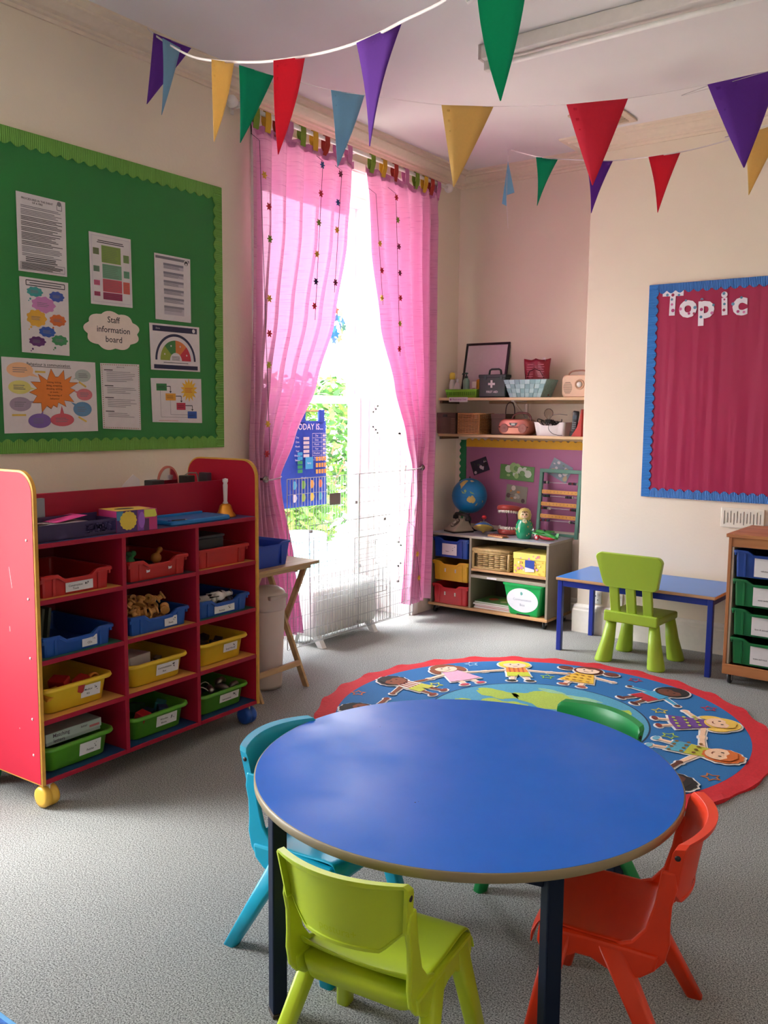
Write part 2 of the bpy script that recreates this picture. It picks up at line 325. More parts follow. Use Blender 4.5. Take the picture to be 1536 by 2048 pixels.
GLASS = glass_mat()
def sash_window(i, y0, y1):
    win = bpy.data.objects.new('window_%d' % i, None); COL.objects.link(win); win['kind'] = 'structure'; win.location = (XG, (y0+y1)/2, 0); h = (y1-y0)/2
    b = MB(); m_ = GLOSSW                                             # box frame and architrave on the room side
    for s in (-1, 1): b.box((-.08, s*h, 0), (.10, s*(h-.05), WZ[1]), m_, .004)
    b.box((-.08, -h+.05, WZ[1]-.05), (.10, h-.05, WZ[1]), m_, .004); b.box((-.12, -h+.05, ZG-.04), (.12, h-.05, ZG), m_, .006)
    b.build('window_frame', win)
    for nm, za, zb, xx in (('lower_sash', ZG, 1.64, .03), ('upper_sash', 1.585, WZ[1]-.05, -.025)):
        b = MB(); q = h-.055; st = .062; rl = .055
        for s in (-1, 1): b.box((xx-.02, s*q, za), (xx+.02, s*(q-st), zb), m_, .004)
        b.box((xx-.02, -q+st, za), (xx+.02, q-st, za+(.09 if 'lower' in nm else rl)), m_, .004); b.box((xx-.02, -q+st, zb-rl), (xx+.02, q-st, zb), m_, .004)
        sash = b.build(nm, win)
        g = MB(); g.box((xx-.003, -q+st, za+.05), (xx+.003, q-st, zb-rl), GLASS); g.build('pane', sash)
    c = MB(); c.box((.03, -.03, 1.64), (.07, .03, 1.66), mat('c9b98a', .3, metal=1), .004); c.lathe([(.012, 0), (.016, .012), (.008, .02)], mat('c9b98a', .3, metal=1), (.05, 0, 1.66), 10); c.build('sash_catch', win)
    return win
for i, (a, c) in enumerate(WIN): sash_window(i+1, a, c)
# panelled shutter linings, architrave and its plinth blocks
def reveal(n, y, s):
    b = MB(); b.box((XG+.10, y, 0), (XW+.01, y-s*.012, WZ[1]), GLOSSW)
    x0, x1 = XG+.14, XW-.04
    for za, zb in ((.20, .42), (.50, 1.42), (1.52, 2.95)):
        for k, (ins, d) in enumerate(((.0, .010), (.022, .004), (.045, .012))):
            xa, xb, a, c = x0+ins, x1-ins, za+ins, zb-ins
            for q in ((xa, a, xb, a+.014), (xa, c-.014, xb, c), (xa, a, xa+.014, c), (xb-.014, a, xb, c)): b.box((q[0], y-s*.012, q[1]), (q[2], y-s*(.012+d), q[3]), GLOSSW)
    struct(b, 'trim_%d' % n)
n = 5
for a, c in WIN:
    reveal(n, a, -1); reveal(n+1, c, 1); n += 2
    for y, s in ((a, -1), (c, 1)):
        b = MB()
        b.box((XW-.005, y, .21), (XW+.02, y+s*.012, WZ[1]), GLOSSW, .004); b.box((XW-.005, y+s*.012, .21), (XW+.014, y+s*.05, WZ[1]+.05), GLOSSW, .004); b.box((XW-.005, y+s*.05, .21), (XW+.026, y+s*.07, WZ[1]+.07), GLOSSW, .004)
        b.box((XW-.005, y, 0), (XW+.032, y+s*.078, .21), GLOSSW, .004); struct(b, 'trim_%d' % n); n += 1
    b = MB(); b.box((XW-.005, a-.07, WZ[1]), (XW+.02, c+.07, WZ[1]+.012), GLOSSW); b.box((XW-.005, a-.07, WZ[1]+.012), (XW+.026, c+.07, WZ[1]+.07), GLOSSW, .004); struct(b, 'trim_%d' % n); n += 1
# ---------------- outside the window
b = MB(); b.box((-40, -25, -.75), (XG-.35, 30, -.55), mat('d6cdbb', .9, .1, 2)); struct(b, 'ground')
b = MB(); b.box((XG-.36, -4, -.6), (XG-.021, 8, -.12), mat('cfc6b6', .8)); struct(b, 'foundation')
LEAFA = mat('3f6a2a', .7, .25, 8, spec=.1); LEAFB = mat('2a4f24', .7, .25, 8, spec=.1); LEAFC = mat('5f8034', .7, .2, 8, spec=.1)
def shrub(x, y, rx, ry, h, n, label, mts, seed):
    rnd = random.Random(seed); t = thing('garden_shrub', label, 'shrub', (x, y, -.55), 0, 'shrubs outside the window')
    b = MB()
    for k in range(7): a = rnd.random()*6.28; b.tube([(cos(a)*.08, sin(a)*.08, 0), (cos(a)*rx*.4, sin(a)*ry*.4, h*.45), (cos(a)*rx*.7, sin(a)*ry*.7, h*.8)], [.035, .022, .008], mat('6b5138', .9), 5)
    b.build('stems', t)
    b = MB()
    for k in range(n):
        a = rnd.random()*2*pi; u = rnd.uniform(-.75, 1); q = sqrt(max(0, 1-u*u*.9)); rr = rnd.uniform(.72, 1.05)
        p = Vector((rx*q*cos(a)*rr, ry*q*sin(a)*rr, h*.55+h*.45*u*rr)); sz = rnd.uniform(.05, .10)
        d1 = Vector((rnd.gauss(0, 1), rnd.gauss(0, 1), rnd.gauss(0, .6))).normalized(); d2 = d1.cross(Vector((rnd.gauss(0, 1), rnd.gauss(0, 1), rnd.gauss(0, 1)))).normalized()
        b.add([p-d1*sz, p+d2*sz*.45+d1*sz*.1, p+d1*sz, p-d2*sz*.45+d1*sz*.1], [(0, 1, 2, 3)], rnd.choice(mts))
    b.build('foliage', t, kind='stuff', fix=False)
shrub(-8.6, 9.7, 1.3, 1.5, 2.6, 5200, 'tall pale green shrub outside the window behind the upper sash gap', (LEAFA, LEAFC, LEAFB), 1)
shrub(-7.2, 7.3, .9, 1.0, 1.75, 3600, 'yellow green leafy bush outside the lower window pane', (LEAFC, LEAFA), 2)
shrub(-10.6, 6.3, 1.3, 1.3, 3.0, 4200, 'darker green bush outside, behind the left curtain', (LEAFB, LEAFA), 3)
t = thing('garden_barrel', 'pale blue round water barrel outside the lower window pane', 'barrel', (-5.6, 6.35, -.55))
b = MB(); b.lathe([(.20, 0), (.25, .15), (.27, .4), (.25, .75), (.22, .86)], mat('7fb2c9', .4), n=24); b.build('barrel_body', t)
b = MB(); b.lathe([(.235, .86), (.24, .90), (.20, .92), (0, .93)], mat('a9cfe0', .4), n=24); b.build('barrel_lid', t)
b = MB()
for z in (.2, .62): b.lathe([(.255, z), (.275, z+.02), (.275, z+.05), (.255, z+.07)], mat('6fa2ba', .4), n=24)
b.build('barrel_hoops', t)
# ---------------- ceiling batten light, hatch, wall vent, sockets
lp = on(967, 95, 2, 3.28)
t = thing('ceiling_batten_light', 'long white fluorescent batten light on the ceiling, switched off', 'ceiling light', (-2.33, 4.02, ZC-.10))
b = MB(); b.box((0, -.055, .03), (2.3, .055, .0995), mat('ded5d0', .5), .006); b.build('light_housing', t)
b = MB(); b.tube([(.03, 0, .005), (2.27, 0, .005)], .013, mat('eeeae6', .3), 12); b.build('lamp_tube', t)
for x in (0, 2.27): b = MB(); b.box((x, -.02, -.015), (x+.03, .02, .035), mat('d8d2cc', .4), .004); b.build('lamp_holder', t)
b = MB(); b.box((-.012, -.057, .028), (.004, .057, .0995), mat('b8aea8', .5), .003); b.build('end_cap', t)
t = thing('ceiling_vent', 'small square beige vent panel on the ceiling near the chimney breast', 'vent', (-2.25, 5.32, ZC-.0125))
b = MB(); b.box((-.16, -.16, 0), (.16, .16, .012), mat('d9c4ae', .6), .003)
for k in range(-4, 5): b.box((-.12, k*.028-.004, -.006), (.12, k*.028+.004, 0), mat('c9b29c', .6))
b.build('vent_grille', t)
va = on(1442, 1022, 1, YC-.012); t = thing('wall_vent', 'white slotted ventilation grille on the wall below the topic board', 'vent', (va.x, YC, va.z-.10))
b = MB(); b.box((0, -.012, 0), (.26, -.0003, .125), mat('e9e2d2', .5), .004)
for k in range(12): b.box((.02+k*.0195, -.0135, .02+(.012 if k % 3 else 0)), (.0235+k*.0195, -.0115, .105-(.012 if k % 2 else 0)), mat('6e675c', .7))
b.build('vent_plate', t)
for k, xx in enumerate((-2.395, -2.245)):
    t = thing('wall_socket', ('left' if k == 0 else 'right') + ' white double-pole power socket above the skirting under the blue desk', 'socket', (xx, YC, .215))
    b = MB(); b.box((0, -.010, 0), (.088, -.0003, .088), mat('eeeae2', .3), .003); b.box((.058, -.014, .058), (.074, -.010, .074), mat('e2ddd4', .3), .001); b.build('socket_plate', t)
    b = MB()
    for q in ((.040, .050, .048, .060), (.020, .026, .030, .031), (.056, .026, .066, .031)): b.box((q[0], -.0108, q[1]), (q[2], -.0102, q[3]), BLACK)
    b.build('pin_holes', t)

# ================================================================ CURTAINS
CM = curtain_mat(); HEM = mat('cc7cac', .8, .1, 40); POLE = mat('eee9e4', .35)
PXx = -3.61
def interp(tab, z):
    tab = sorted(tab)
    if z <= tab[0][0]: return tab[0][1:]
    for a, c in zip(tab, tab[1:]):
        if z <= c[0]:
            k = (z-a[0])/(c[0]-a[0]); k = k*k*(3-2*k)*.5+k*.5; return [p+(q-p)*k for p, q in zip(a[1:], c[1:])]
    return tab[-1][1:]
t = thing('curtain_pole', 'white curtain pole with ball ends above the tall window', 'curtain pole', (PXx, 3.55, 3.18))
b = MB(); b.tube([(0, 0, 0), (0, 2.14, 0)], .013, POLE, 12); b.build('pole', t)
for y, s in ((0, -1), (2.14, 1)): b = MB(); b.lathe([(.013, 0), (.02, s*.004), (.032, s*.025), (.034, s*.035), (.028, s*.052), (0, s*.062)], POLE, (0, y, 0), 16, axis=1); b.build('finial', t)
for y in (.05, 1.08, 2.09): b = MB(); b.box((-.09, y-.012, -.03), (-.082, y+.012, .03), POLE, .002); b.tube([(-.085, y, 0), (-.013, y, 0)], .007, POLE, 8); b.build('bracket', t)
TABC = {'g': mat('7d9a34', .8), 'y': mat('d8a92f', .8), 'r': mat('a83227', .8), 'p': HEM, 'v': mat('8a3f66', .8)}
def curtain(tabs, flip, tab_px, label, zb, seed):
    # tabs: (z, outer y, knee y, inner y); u 0 outer .. 1 inner
    cols = tab_px; t = thing('curtain', label, 'curtain', (PXx, 0, 0), 0, 'pink curtains')
    rnd = random.Random(seed); ph = [rnd.uniform(0, 6.28) for _ in range(4)]
    ZT = 3.115
    def edge(z): return interp(tabs, z)
    def P(u, v):
        z = zb+(ZT-zb)*v; o, k, i = edge(z)
        y = o+(k-o)*u/.35 if u < .35 else k+(i-k)*(u-.35)/.65
        near = math.exp(-((z-1.12)/.16)**2)
        dens = abs(i-k)/.65; amp = min(.046, .022+.014/(dens+.3)); amp *= (.30+.70*((1-v)/.07)**.7) if v > .93 else 1
        if u < .35: amp *= .75
        x = amp*(sin(2*pi*6.5*u+ph[0]+.5*sin(3*v+ph[1])) + .35*sin(2*pi*13*u+ph[2]+2*v))
        if u >= .35: x += near*(-.012)+.02*near*sin(7*u)
        return Vector((x, y, z - (.014*abs(sin(pi*len(cols)*u)) if v > .985 else 0)))
    b = MB(); b.sheet(110, 90, P, CM); b.build('curtain_cloth', t, fix=False)
    b = MB(); b.sheet(110, 1, lambda u, v: P(u, 1)+Vector((.0025, 0, -.045*(1-v)+.001)), HEM); b.build('header_hem', t, fix=False)
    nT = len(cols)
    for j, c in enumerate(cols):
        u = (j+.35)/nT; p = P(min(1, u), 1); w_ = .022; b = MB()
        loop = [(max(-.006, min(.024, p.x+.006)), p.z-.02), (.019, 3.155-.01), (.017, 3.192), (0, 3.20), (-.017, 3.192), (-.019, 3.155-.01), (min(.0, p.x-.004), p.z-.02)]
        pts = []
        for (x, z) in loop: pts.append(Vector((x, 0, z)))
        ins = [Vector((q.x*.86, 0, q.z-.002 if q.z > 3.19 else q.z)) for q in pts]
        vs = []
        for L in (pts, ins):
            for q in L:
                for s in (-1, 1): vs.append((q.x, p.y+s*w_, q.z))
        m = len(pts); fs = []
        for a in range(m-1):
            fs += [(2*a, 2*a+1, 2*a+3, 2*a+2), (2*m+2*a+2, 2*m+2*a+3, 2*m+2*a+1, 2*m+2*a), (2*a, 2*a+2, 2*m+2*a+2, 2*m+2*a), (2*a+3, 2*a+1, 2*m+2*a+1, 2*m+2*a+3)]
        b.add(vs, fs, TABC[c]); b.build('tab', t, label={'g': 'green tab', 'y': 'yellow tab', 'r': 'red tab', 'p': 'pink tab', 'v': 'plum tab'}[c])
    return t, P
LT = [(3.115, 3.66, 3.95, 4.60), (2.6, 3.66, 3.93, 4.54), (2.1, 3.655, 3.86, 4.41), (1.7, 3.65, 3.79, 4.23), (1.35, 3.65, 3.73, 4.01), (1.13, 3.655, 3.72, 3.875), (1.02, 3.66, 3.725, 3.885), (.6, 3.67, 3.78, 3.99), (.15, 3.69, 3.82, 4.07)]
RT = [(3.115, 5.60, 5.36, 4.69), (2.6, 5.60, 5.36, 4.73), (2.1, 5.60, 5.38, 4.85), (1.7, 5.595, 5.39, 5.03), (1.35, 5.59, 5.39, 5.19), (1.13, 5.59, 5.36, 5.275), (1.02, 5.59, 5.35, 5.27), (.6, 5.58, 5.36, 5.22), (.15, 5.565, 5.34, 5.18)]
cl, PL = curtain(LT, 0, 'gyrpgyrpp', 'sheer pink tab-top curtain on the left of the window, tied back', .15, 3)
cr, PR = curtain(RT, 0, 'prygpryg'[::1], 'sheer pink tab-top curtain on the right of the window, tied back', .13, 5)
for (y, sg, side) in ((3.80, 1, 'left'), (5.35, -1, 'right')):
    t = thing('curtain_tieback', 'chrome holdback hook and cord holding the %s curtain' % side, 'tieback', (XW, y + (0 if sg < 0 else -.09), 1.125))
    b = MB(); CHR = mat('9a938e', .25, metal=1); b.lathe([(.024, .0003), (.024, .006), (.010, .012), (.008, .13), (.02, .135), (.022, .145), (.015, .152), (0, .154)], CHR, n=16, axis=0); b.build('hook', t)
    b = MB(); cy = (3.80 if sg > 0 else 5.315) - t.location[1]; rx, ry = .055, (.078 if sg > 0 else .05)
    b.tube([(.09+rx*cos(a*.3142), cy+ry*sin(a*.3142), .01*sin(a*.3142)) for a in range(21)], .004, mat('d8c8d0', .6), 6); b.build('cord', t)
# ---------------- strings of little felt flowers hung in front of the curtains
FC = {'y': mat('e0b23c', .8), 'r': mat('c8323a', .8), 'g': mat('7f9a3a', .8), 'b': mat('3f5f9a', .8), 'n': mat('2c2c55', .8), 'm': mat('7a2748', .8), 'l': mat('c9c24a', .8)}
FN = dict(y='yellow', r='red', g='green', b='blue', n='navy', m='plum', l='lime')
def flower_string(label, top, bot, fl, P, xo=.066):
    t = thing('flower_string', label, 'flower string', (0, 0, 0), 0, 'strings of felt flowers')
    pts = [on(q[0], q[1], 0, PXx+xo) for q in (top, bot)]; b = MB(); b.tube([pts[0]+(Vector((-xo, 0, .0))), pts[0]+Vector((0, 0, -.05)), pts[1]], .0016, mat('4a2c3c', .8), 4); b.build('string', t)
    for (x, y, c) in fl:
        p = on(x, y, 0, PXx+xo); r = .019; n = 24; b = MB()
        L = [(p.x, p.y+r*(1+.42*cos(6*a*2*pi/n))*cos(2*pi*a/n)*.85, p.z+r*(1+.42*cos(6*a*2*pi/n))*sin(2*pi*a/n)*.85) for a in range(n)]
        b.prism([Vector(q)-Vector((.002, 0, 0)) for q in L], (.004, 0, 0), FC[c]); b.build('flower', t, label=FN[c] + ' flower')
flower_string('leftmost felt flower string on the left curtain, from yellow to red', (519, 262), (541, 940), [(529, 350, 'y'), (538, 413, 'r'), (540, 478, 'g'), (539, 597, 'y'), (539, 667, 'r'), (538, 730, 'l'), (536, 848, 'y'), (534, 908, 'r')], PL)
flower_string('middle felt flower string on the left curtain with a blue top flower', (646, 305), (630, 640), [(645, 330, 'b'), (642, 387, 'r'), (638, 445, 'g'), (634, 508, 'y'), (632, 563, 'n'), (629, 612, 'r')], PL)
flower_string('felt flower string near the inner edge of the left curtain', (684, 325), (669, 585), [(681, 348, 'm'), (676, 405, 'b'), (674, 460, 'y'), (671, 565, 'm')], PL)
flower_string('felt flower string near the inner edge of the right curtain', (752, 372), (766, 610), [(760, 487, 'y'), (764, 541, 'r'), (764, 596, 'y')], PR)
flower_string('felt flower string down the middle of the right curtain', (792, 372), (800, 712), [(793, 395, 'r'), (796, 440, 'g'), (798, 493, 'm'), (800, 546, 'm'), (801, 596, 'r'), (800, 647, 'l'), (799, 698, 'r')], PR)
flower_string('short flower string on the lower end of the right curtain', (829, 1040), (842, 1195), [(835, 1108, 'y'), (838, 1156, 'y')], PR, .07)
# ---------------- hanging cluster of paper stars in the window
t = thing('star_mobile', 'hanging cluster of coloured paper stars in the window gap', 'mobile', (0, 0, 0))
b = MB(); p0 = on(675, 615, 0, -4.02); b.tube([(p0.x, p0.y, 3.0), p0], .0012, GREYINK, 4); b.build('thread', t)
rnd = random.Random(4)
for (x, y, c) in [(671, 620, 'd96b4a'), (683, 627, 'e0d9a0'), (678, 640, '23a0b8'), (686, 643, '1e7ab0'), (674, 636, '3d6ea0'), (681, 652, '1e6a90'), (668, 657, '49c0e0'), (684, 662, 'c9c07a'), (672, 668, '2f9ec0'), (664, 672, '3aa6cc'), (678, 677, 'd8c98a'), (689, 632, 'f0e8b0'), (688, 655, '2b8f6a'), (668, 680, '49a0c8')]:
    p = on(x, y, 0, -4.02 + rnd.uniform(-.04, .04)); b = MB(); r = .036
    M = Matrix.Translation(p) @ Matrix.Rotation(rnd.uniform(-.7, .7), 4, 'Z') @ Matrix.Rotation(rnd.uniform(0, 6), 4, 'X'); b.M = M
    b.prism([(-.002, a, c_) for a, c_ in star2(0, 0, r, r*.5)], (.004, 0, 0), mat(c, .6)); b.build('star', t)
# ---------------- blue calendar wall hanging
t = thing('calendar_hanging', 'blue fabric day and weather chart hanging in the window', 'calendar', (0, 0, 0))
cx = -4.02; A = on(653, 842, 0, cx); B = on(653, 1008, 0, cx); wy = .50
BLUEC = mat('2a4fb8', .85, .06, 40)
b = MB(); b.field(12, 12, lambda u, v: Vector((cx+.006*sin(9*u+2*v), A.y-wy+wy*u, B.z+(A.z-B.z)*v)), lambda u, v: Vector((cx-.004+.006*sin(9*u+2*v), A.y-wy+wy*u, B.z+(A.z-B.z)*v)), BLUEC); b.build('fabric_panel', t)
b = MB(); b.tube([(cx, A.y-wy-.02, A.z+.07), (cx, A.y+.0, A.z+.07)], .006, mat('b98b4e', .5), 8); b.build('hanging_rod', t)
for k in range(3):
    y = A.y-.06-k*.20; b = MB(); b.box((cx-.008, y-.03, A.z-.01), (cx+.008, y+.03, A.z+.078), BLUEC, .003); b.build('hanging_loop', t)
pr = Print((cx+.012, A.y-wy, A.z), (cx+.012, A.y, A.z), (cx+.012, A.y, B.z), (cx+.012, A.y-wy, B.z), (1, 0, 0), .0)
W_ = mat('e8e8f0', .7); LB = mat('39a5d8', .7); GR = mat('2f9a62', .7); OR = mat('e8a24a', .7)
pr.text('TODAY IS...', .60, .93, .042, W_, .01)
for k, s_ in enumerate(('Day', 'Date', 'Month', 'Year', 'Weather', 'Season')):
    y = .83-k*.052; pr.text(s_, .76, y, .014, W_); pr.rect(.89, y-.014, .95, y+.012, PAPER); pr.text(s_, .36, y-.02, .013, W_)
    pr.frame(.67, y-.026, .98, y+.026, .002, W_); pr.line(.86, y-.026, .86, y+.026, .002, W_)
for k in range(5): pr.rect(.48, .78-k*.05, .60, .815-k*.05, PAPER); pr.rect(.36, .60-k*.05, .46, .64-k*.05, (LB, LB, GR, GR, GR)[k])
pr.rect(.52, .44, .68, .58, LB); pr.text('Sunny', .60, .51, .012, W_)
for r_ in range(3):
    for k in range(4): pr.rect(.74+k*.06, .53-r_*.075, .785+k*.06, .58-r_*.075, OR)
for k, c in enumerate(('49b0d8', '6fb04a', 'e0a040', 'c86a4a', 'd8d8e8', '9ab84a', 'e8c84a', '40a0c0')):
    pr.ell(.30+.18*(k % 4), .26-.15*(k//4), .045, mat(c, .7), 1.3, 12, 3)
pr.text('Weather', .5, .34, .014, W_)
pr.build('chart_print', t)
# ---------------- wire playpen panels
t = thing('wire_pen', 'silver wire pet-pen panels across the foot of the window', 'pen', (-3.565, 0, 0)); WIRE = mat('b8babc', .35, metal=.3)
def grid(b, x, y0, y1, z0, z1, ny, nz, skew=0, r=.0016, R=.003):
    for i in range(ny+1):
        y = y0+(y1-y0)*i/ny; b.tube([(x, y, z0), (x+skew, y, z1)], R if i in (0, ny) else r, WIRE, 4, False)
    for j in range(nz+1):
        z = z0+(z1-z0)*j/nz; b.tube([(x+skew*j/nz+.002, y0, z), (x+skew*j/nz+.002, y1, z)], R if j in (0, nz) else r, WIRE, 4, False)
for (y0, y1) in ((3.90, 4.60), (4.605, 5.26)):
    b = MB(); grid(b, 0, y0, y1, .07, 1.115, 26, 11); b.build('wire_panel', t)
b = MB(); grid(b, .03, 4.08, 4.93, .09, .82, 20, 9, -.012, .0017, .003); b.build('wire_panel', t)
b = MB(); grid(b, .045, 4.50, 4.86, .30, .70, 8, 5, 0, .0018, .003); b.build('pen_door', t)
for y, z in ((4.56, .93), (4.88, .79), (4.11, .78), (4.60, .12), (4.60, .5)): b = MB(); b.box((.0, y-.012, z-.01), (.014, y+.012, z+.01), mat('b4b6b8', .4), .002); b.build('clip', t)
b = MB(); b.box((.004, 4.29, .93), (.008, 4.40, 1.005), mat('9f918e', .5), .002); b.build('maker_plate', t)
# ---------------- radiator
t = thing('freestanding_heater', 'white freestanding panel heater behind the wire pen', 'heater', (-3.74, 4.55, 0)); HW = mat('e9eae6', .4)
b = MB(); b.loft([[Vector((p.x, p.y, p.z)) for p in rrect(-.125+i_, -.34+i_, .125-i_, .34-i_, .035, z)] for z, i_ in ((.07, .02), (.09, .004), (.12, 0), (.34, 0), (.365, .006), (.378, .025))], HW, smooth=True); b.build('heater_body', t)
for y in (-.28, .28): b = MB(); b.prism([(-.13, y-.02, 0), (-.09, y-.02, 0), (-.06, y-.02, .075), (-.11, y-.02, .075)], (0, .04, 0), HW); b.prism([(.16, y-.02, 0), (.12, y-.02, 0), (.06, y-.02, .075), (.115, y-.02, .075)], (0, .04, 0), HW); b.build('foot', t)
b = MB()
for k in range(22): y = -.30+k*.0286; b.box((-.075, y-.004, .372), (.075, y+.004, .383), mat('b9bab6', .5))
b.build('top_grille', t)

# ================================================================ NOTICE BOARDS
def scallop(along0, along1, off, wd, pitch, amp, fn, mt, th=.004, phase=0, rib=None):
    # strip from along0 to along1; straight outer edge at off, wavy inner edge at off+wd
    n = max(8, int(abs(along1-along0)/pitch*8)); b = MB(); A = []; B = []
    for i in range(n+1):
        a = along0+(along1-along0)*i/n; wv = wd + amp*abs(sin(pi*(a-along0)/pitch+phase))*(1 if wd > 0 else -1)
        A.append((a, off)); B.append((a, off+wv))
    vs = [fn(*p, 0) for p in A] + [fn(*p, 0) for p in B] + [fn(*p, th) for p in A] + [fn(*p, th) for p in B]; N = n+1; fs = []
    for i in range(n):
        fs += [(2*N+i, 2*N+i+1, 3*N+i+1, 3*N+i), (i+1, i, N+i, N+i+1), (i, i+1, 2*N+i+1, 2*N+i), (N+i+1, N+i, 3*N+i, 3*N+i+1)]
    fs += [(0, N, 3*N, 2*N), (N-1+N, N-1, 3*N-1, 4*N-1)]
    b.add(vs, fs, mt); return b
def ribmat(h, axis):
    key = ('rib', h, axis)
    if key in MATS: return MATS[key]
    m = bpy.data.materials.new('corrugated'); m.use_nodes = True; n = m.node_tree; b = n.nodes['Principled BSDF']; b.inputs['Base Color'].default_value = hexc(h); b.inputs['Roughness'].default_value = .6
    t = n.nodes.new('ShaderNodeTexCoord'); wv = n.nodes.new('ShaderNodeTexWave'); wv.bands_direction = axis; wv.inputs['Scale'].default_value = 32
    bp = n.nodes.new('ShaderNodeBump'); bp.inputs['Strength'].default_value = 1; bp.inputs['Distance'].default_value = .003
    n.links.new(t.outputs['Object'], wv.inputs['Vector']); n.links.new(wv.outputs['Fac'], bp.inputs['Height']); n.links.new(bp.outputs[0], b.inputs['Normal']); MATS[key] = m; return m
def wrinkle(h, rough, sc, amt):
    key = ('wr', h, rough, sc, amt)
    if key in MATS: return MATS[key]
    m = bpy.data.materials.new('backing_paper'); m.use_nodes = True; n = m.node_tree; b = n.nodes['Principled BSDF']; b.inputs['Base Color'].default_value = hexc(h); b.inputs['Roughness'].default_value = rough
    t = n.nodes.new('ShaderNodeTexCoord'); mp = n.nodes.new('ShaderNodeMapping'); mp.inputs['Scale'].default_value = sc
    no = n.nodes.new('ShaderNodeTexNoise'); no.inputs['Scale'].default_value = 1; no.inputs['Detail'].default_value = 1; bp = n.nodes.new('ShaderNodeBump'); bp.inputs['Strength'].default_value = amt; bp.inputs['Distance'].default_value = .02
    n.links.new(t.outputs['Object'], mp.inputs[0]); n.links.new(mp.outputs[0], no.inputs['Vector']); n.links.new(no.outputs['Fac'], bp.inputs['Height']); n.links.new(bp.outputs[0], b.inputs['Normal']); MATS[key] = m; return m
# ---- green staff board on the left wall
BX = XW+.012; y0, y1, z0, z1 = 1.70, 3.505, 1.315, 2.735
t = thing('notice_board', 'large green staff notice board with light green scalloped border on the left wall', 'notice board', (XW, 0, 0))
b = MB(); b.box((.0005, y0, z0), (.010, y1, z1), wrinkle('1f7d36', .5, (3, 2.2, 1.6), .35)); b.build('backing_paper', t)
fnL = lambda swap: (lambda a, o, d: Vector((.0105+d, a, o)) if not swap else Vector((.0105+d, o, a)))
GB = '6fae45'
scallop(y0, y1, z1+.002, -.058, .062, .018, fnL(0), ribmat(GB, 'Y')).build('border_strip', t); scallop(y0, y1, z0-.002, .048, .058, .018, fnL(0), ribmat(GB, 'Y')).build('border_strip', t)
f5 = lambda a, o, d: Vector((.0108+d, o, a)); scallop(z0, z1, y1+.002, -.045, .060, .018, f5, ribmat(GB, 'Z')).build('border_strip', t)
PXL = XW+.0125
def poster(label, c4, mt=PAPER, name='poster'):
    s = Print(*[on(p[0], p[1], 0, PXL) for p in c4], (1, 0, 0)); o = sheet_obj(s, mt, name); tag(o, label, 'poster'); return s, o
s, o = poster('dense black typed fire procedures notice, top left of the green board', [(31, 381), (130, 405), (134, 554), (37, 541)])
s.text('PROCEDURES IN THE EVENT', .42, .93, .0088, INK, .02); s.text('OF A FIRE', .42, .893, .0088, INK, .02)
s.frame(.82, .87, .92, .94, .003, GREYINK); s.ell(.87, .955, .045, GREYINK)
y = .85
for n_ in (2, 4, 3, 3, 3, 5, 3, 4, 2): s.lines(.08, .93, y-.019*n_, y, n_, INK if n_ % 2 else GREYINK, .3, .0030); y -= .019*n_+.012
s.lines(.15, .85, .13, .20, 3, INK, .2, .004); s.frame(.04, .03, .95, .12, .002, GREYINK); s.lines(.06, .93, .035, .115, 5, INK, .4, .003); s.build('print', o)
s, o = poster('thought-bubble poster with coloured clouds, below the fire notice', [(38, 552), (136, 566), (139, 712), (44, 704)])
s.frame(.13, .90, .92, .965, .004, INK); s.line(.2, .932, .85, .932, .006, GREYINK)
for (x, yy, r, c, ky) in ((.30, .82, .16, '3f9a98', .55), (.75, .79, .155, '3f57a8', .6), (.47, .66, .24, 'c782b8', .6), (.32, .47, .2, 'd9a53a', .75), (.76, .47, .17, 'cf6a35', .62), (.53, .30, .17, '3157a8', .55), (.79, .20, .17, '3f8a58', .55), (.32, .16, .17, '5a2a68', .52)):
    m_ = mat(c, .7); s.ell(x, yy, r, m_, ky, 32, 9); s.ell(x-r*.6, yy-r*.62, .02, m_); s.ell(x-r*.8, yy-r*.78, .012, m_); s.lines(x-r*.55, x+r*.55, yy-r*.14, yy+r*.14, 3, GREYINK, .3)
s.build('print', o)
s, o = poster('white chart of stacked green and red boxes, top middle of the green board', [(177, 462), (261, 479), (265, 616), (182, 607)])
s.line(.2, .90, .8, .90, .004, INK); s.line(.18, .875, .82, .875, .004, INK)
for q in ((.28, .60, .74, .84, '7f9a48'), (.29, .38, .75, .58, '6f9f80'), (.29, .19, .75, .37, 'c2525e'), (.29, .08, .75, .18, '8f2450'), (.08, .70, .22, .79, '6f7a50'), (.80, .64, .94, .75, '6f8a50'), (.08, .46, .22, .54, '6a8a72'), (.80, .42, .94, .52, '5f9a78'), (.08, .27, .22, .34, 'c0567a'), (.78, .19, .94, .36, 'cc5a4e'), (.08, .12, .22, .18, 'a23a62')):
    s.rect(*q[:4], mat(q[4], .7)); s.lines(q[0]+.02, q[2]-.02, q[1]+.01, q[3]-.01, max(2, int((q[3]-q[1])*40)), mat('6a6a60', .7), .3, .0015)
s.frame(.05, .04, .96, .96, .0015, mat('b7a9c0', .7)); s.build('print', o)
s, o = poster('white sheet with grey banded paragraphs, top right of the green board', [(308, 505), (380, 519), (382, 646), (311, 638)])
s.rect(.03, .93, .97, .97, GREYINK); s.ell(.88, .92, .07, PAPER, 1); s.ell(.88, .92, .05, INK, 1); s.ell(.88, .905, .025, PAPER)
for k in range(6): y = .84-k*.13; s.rect(.24, y, .80, y+.035, mat('7d7a84', .7)); s.rect(.24, y-.05-(.05 if k == 5 else 0), .80, y, mat('bbb3bd', .7)); s.lines(.25, .78, y-.048, y-.004, 3, GREYINK, .3)
s.build('print', o)
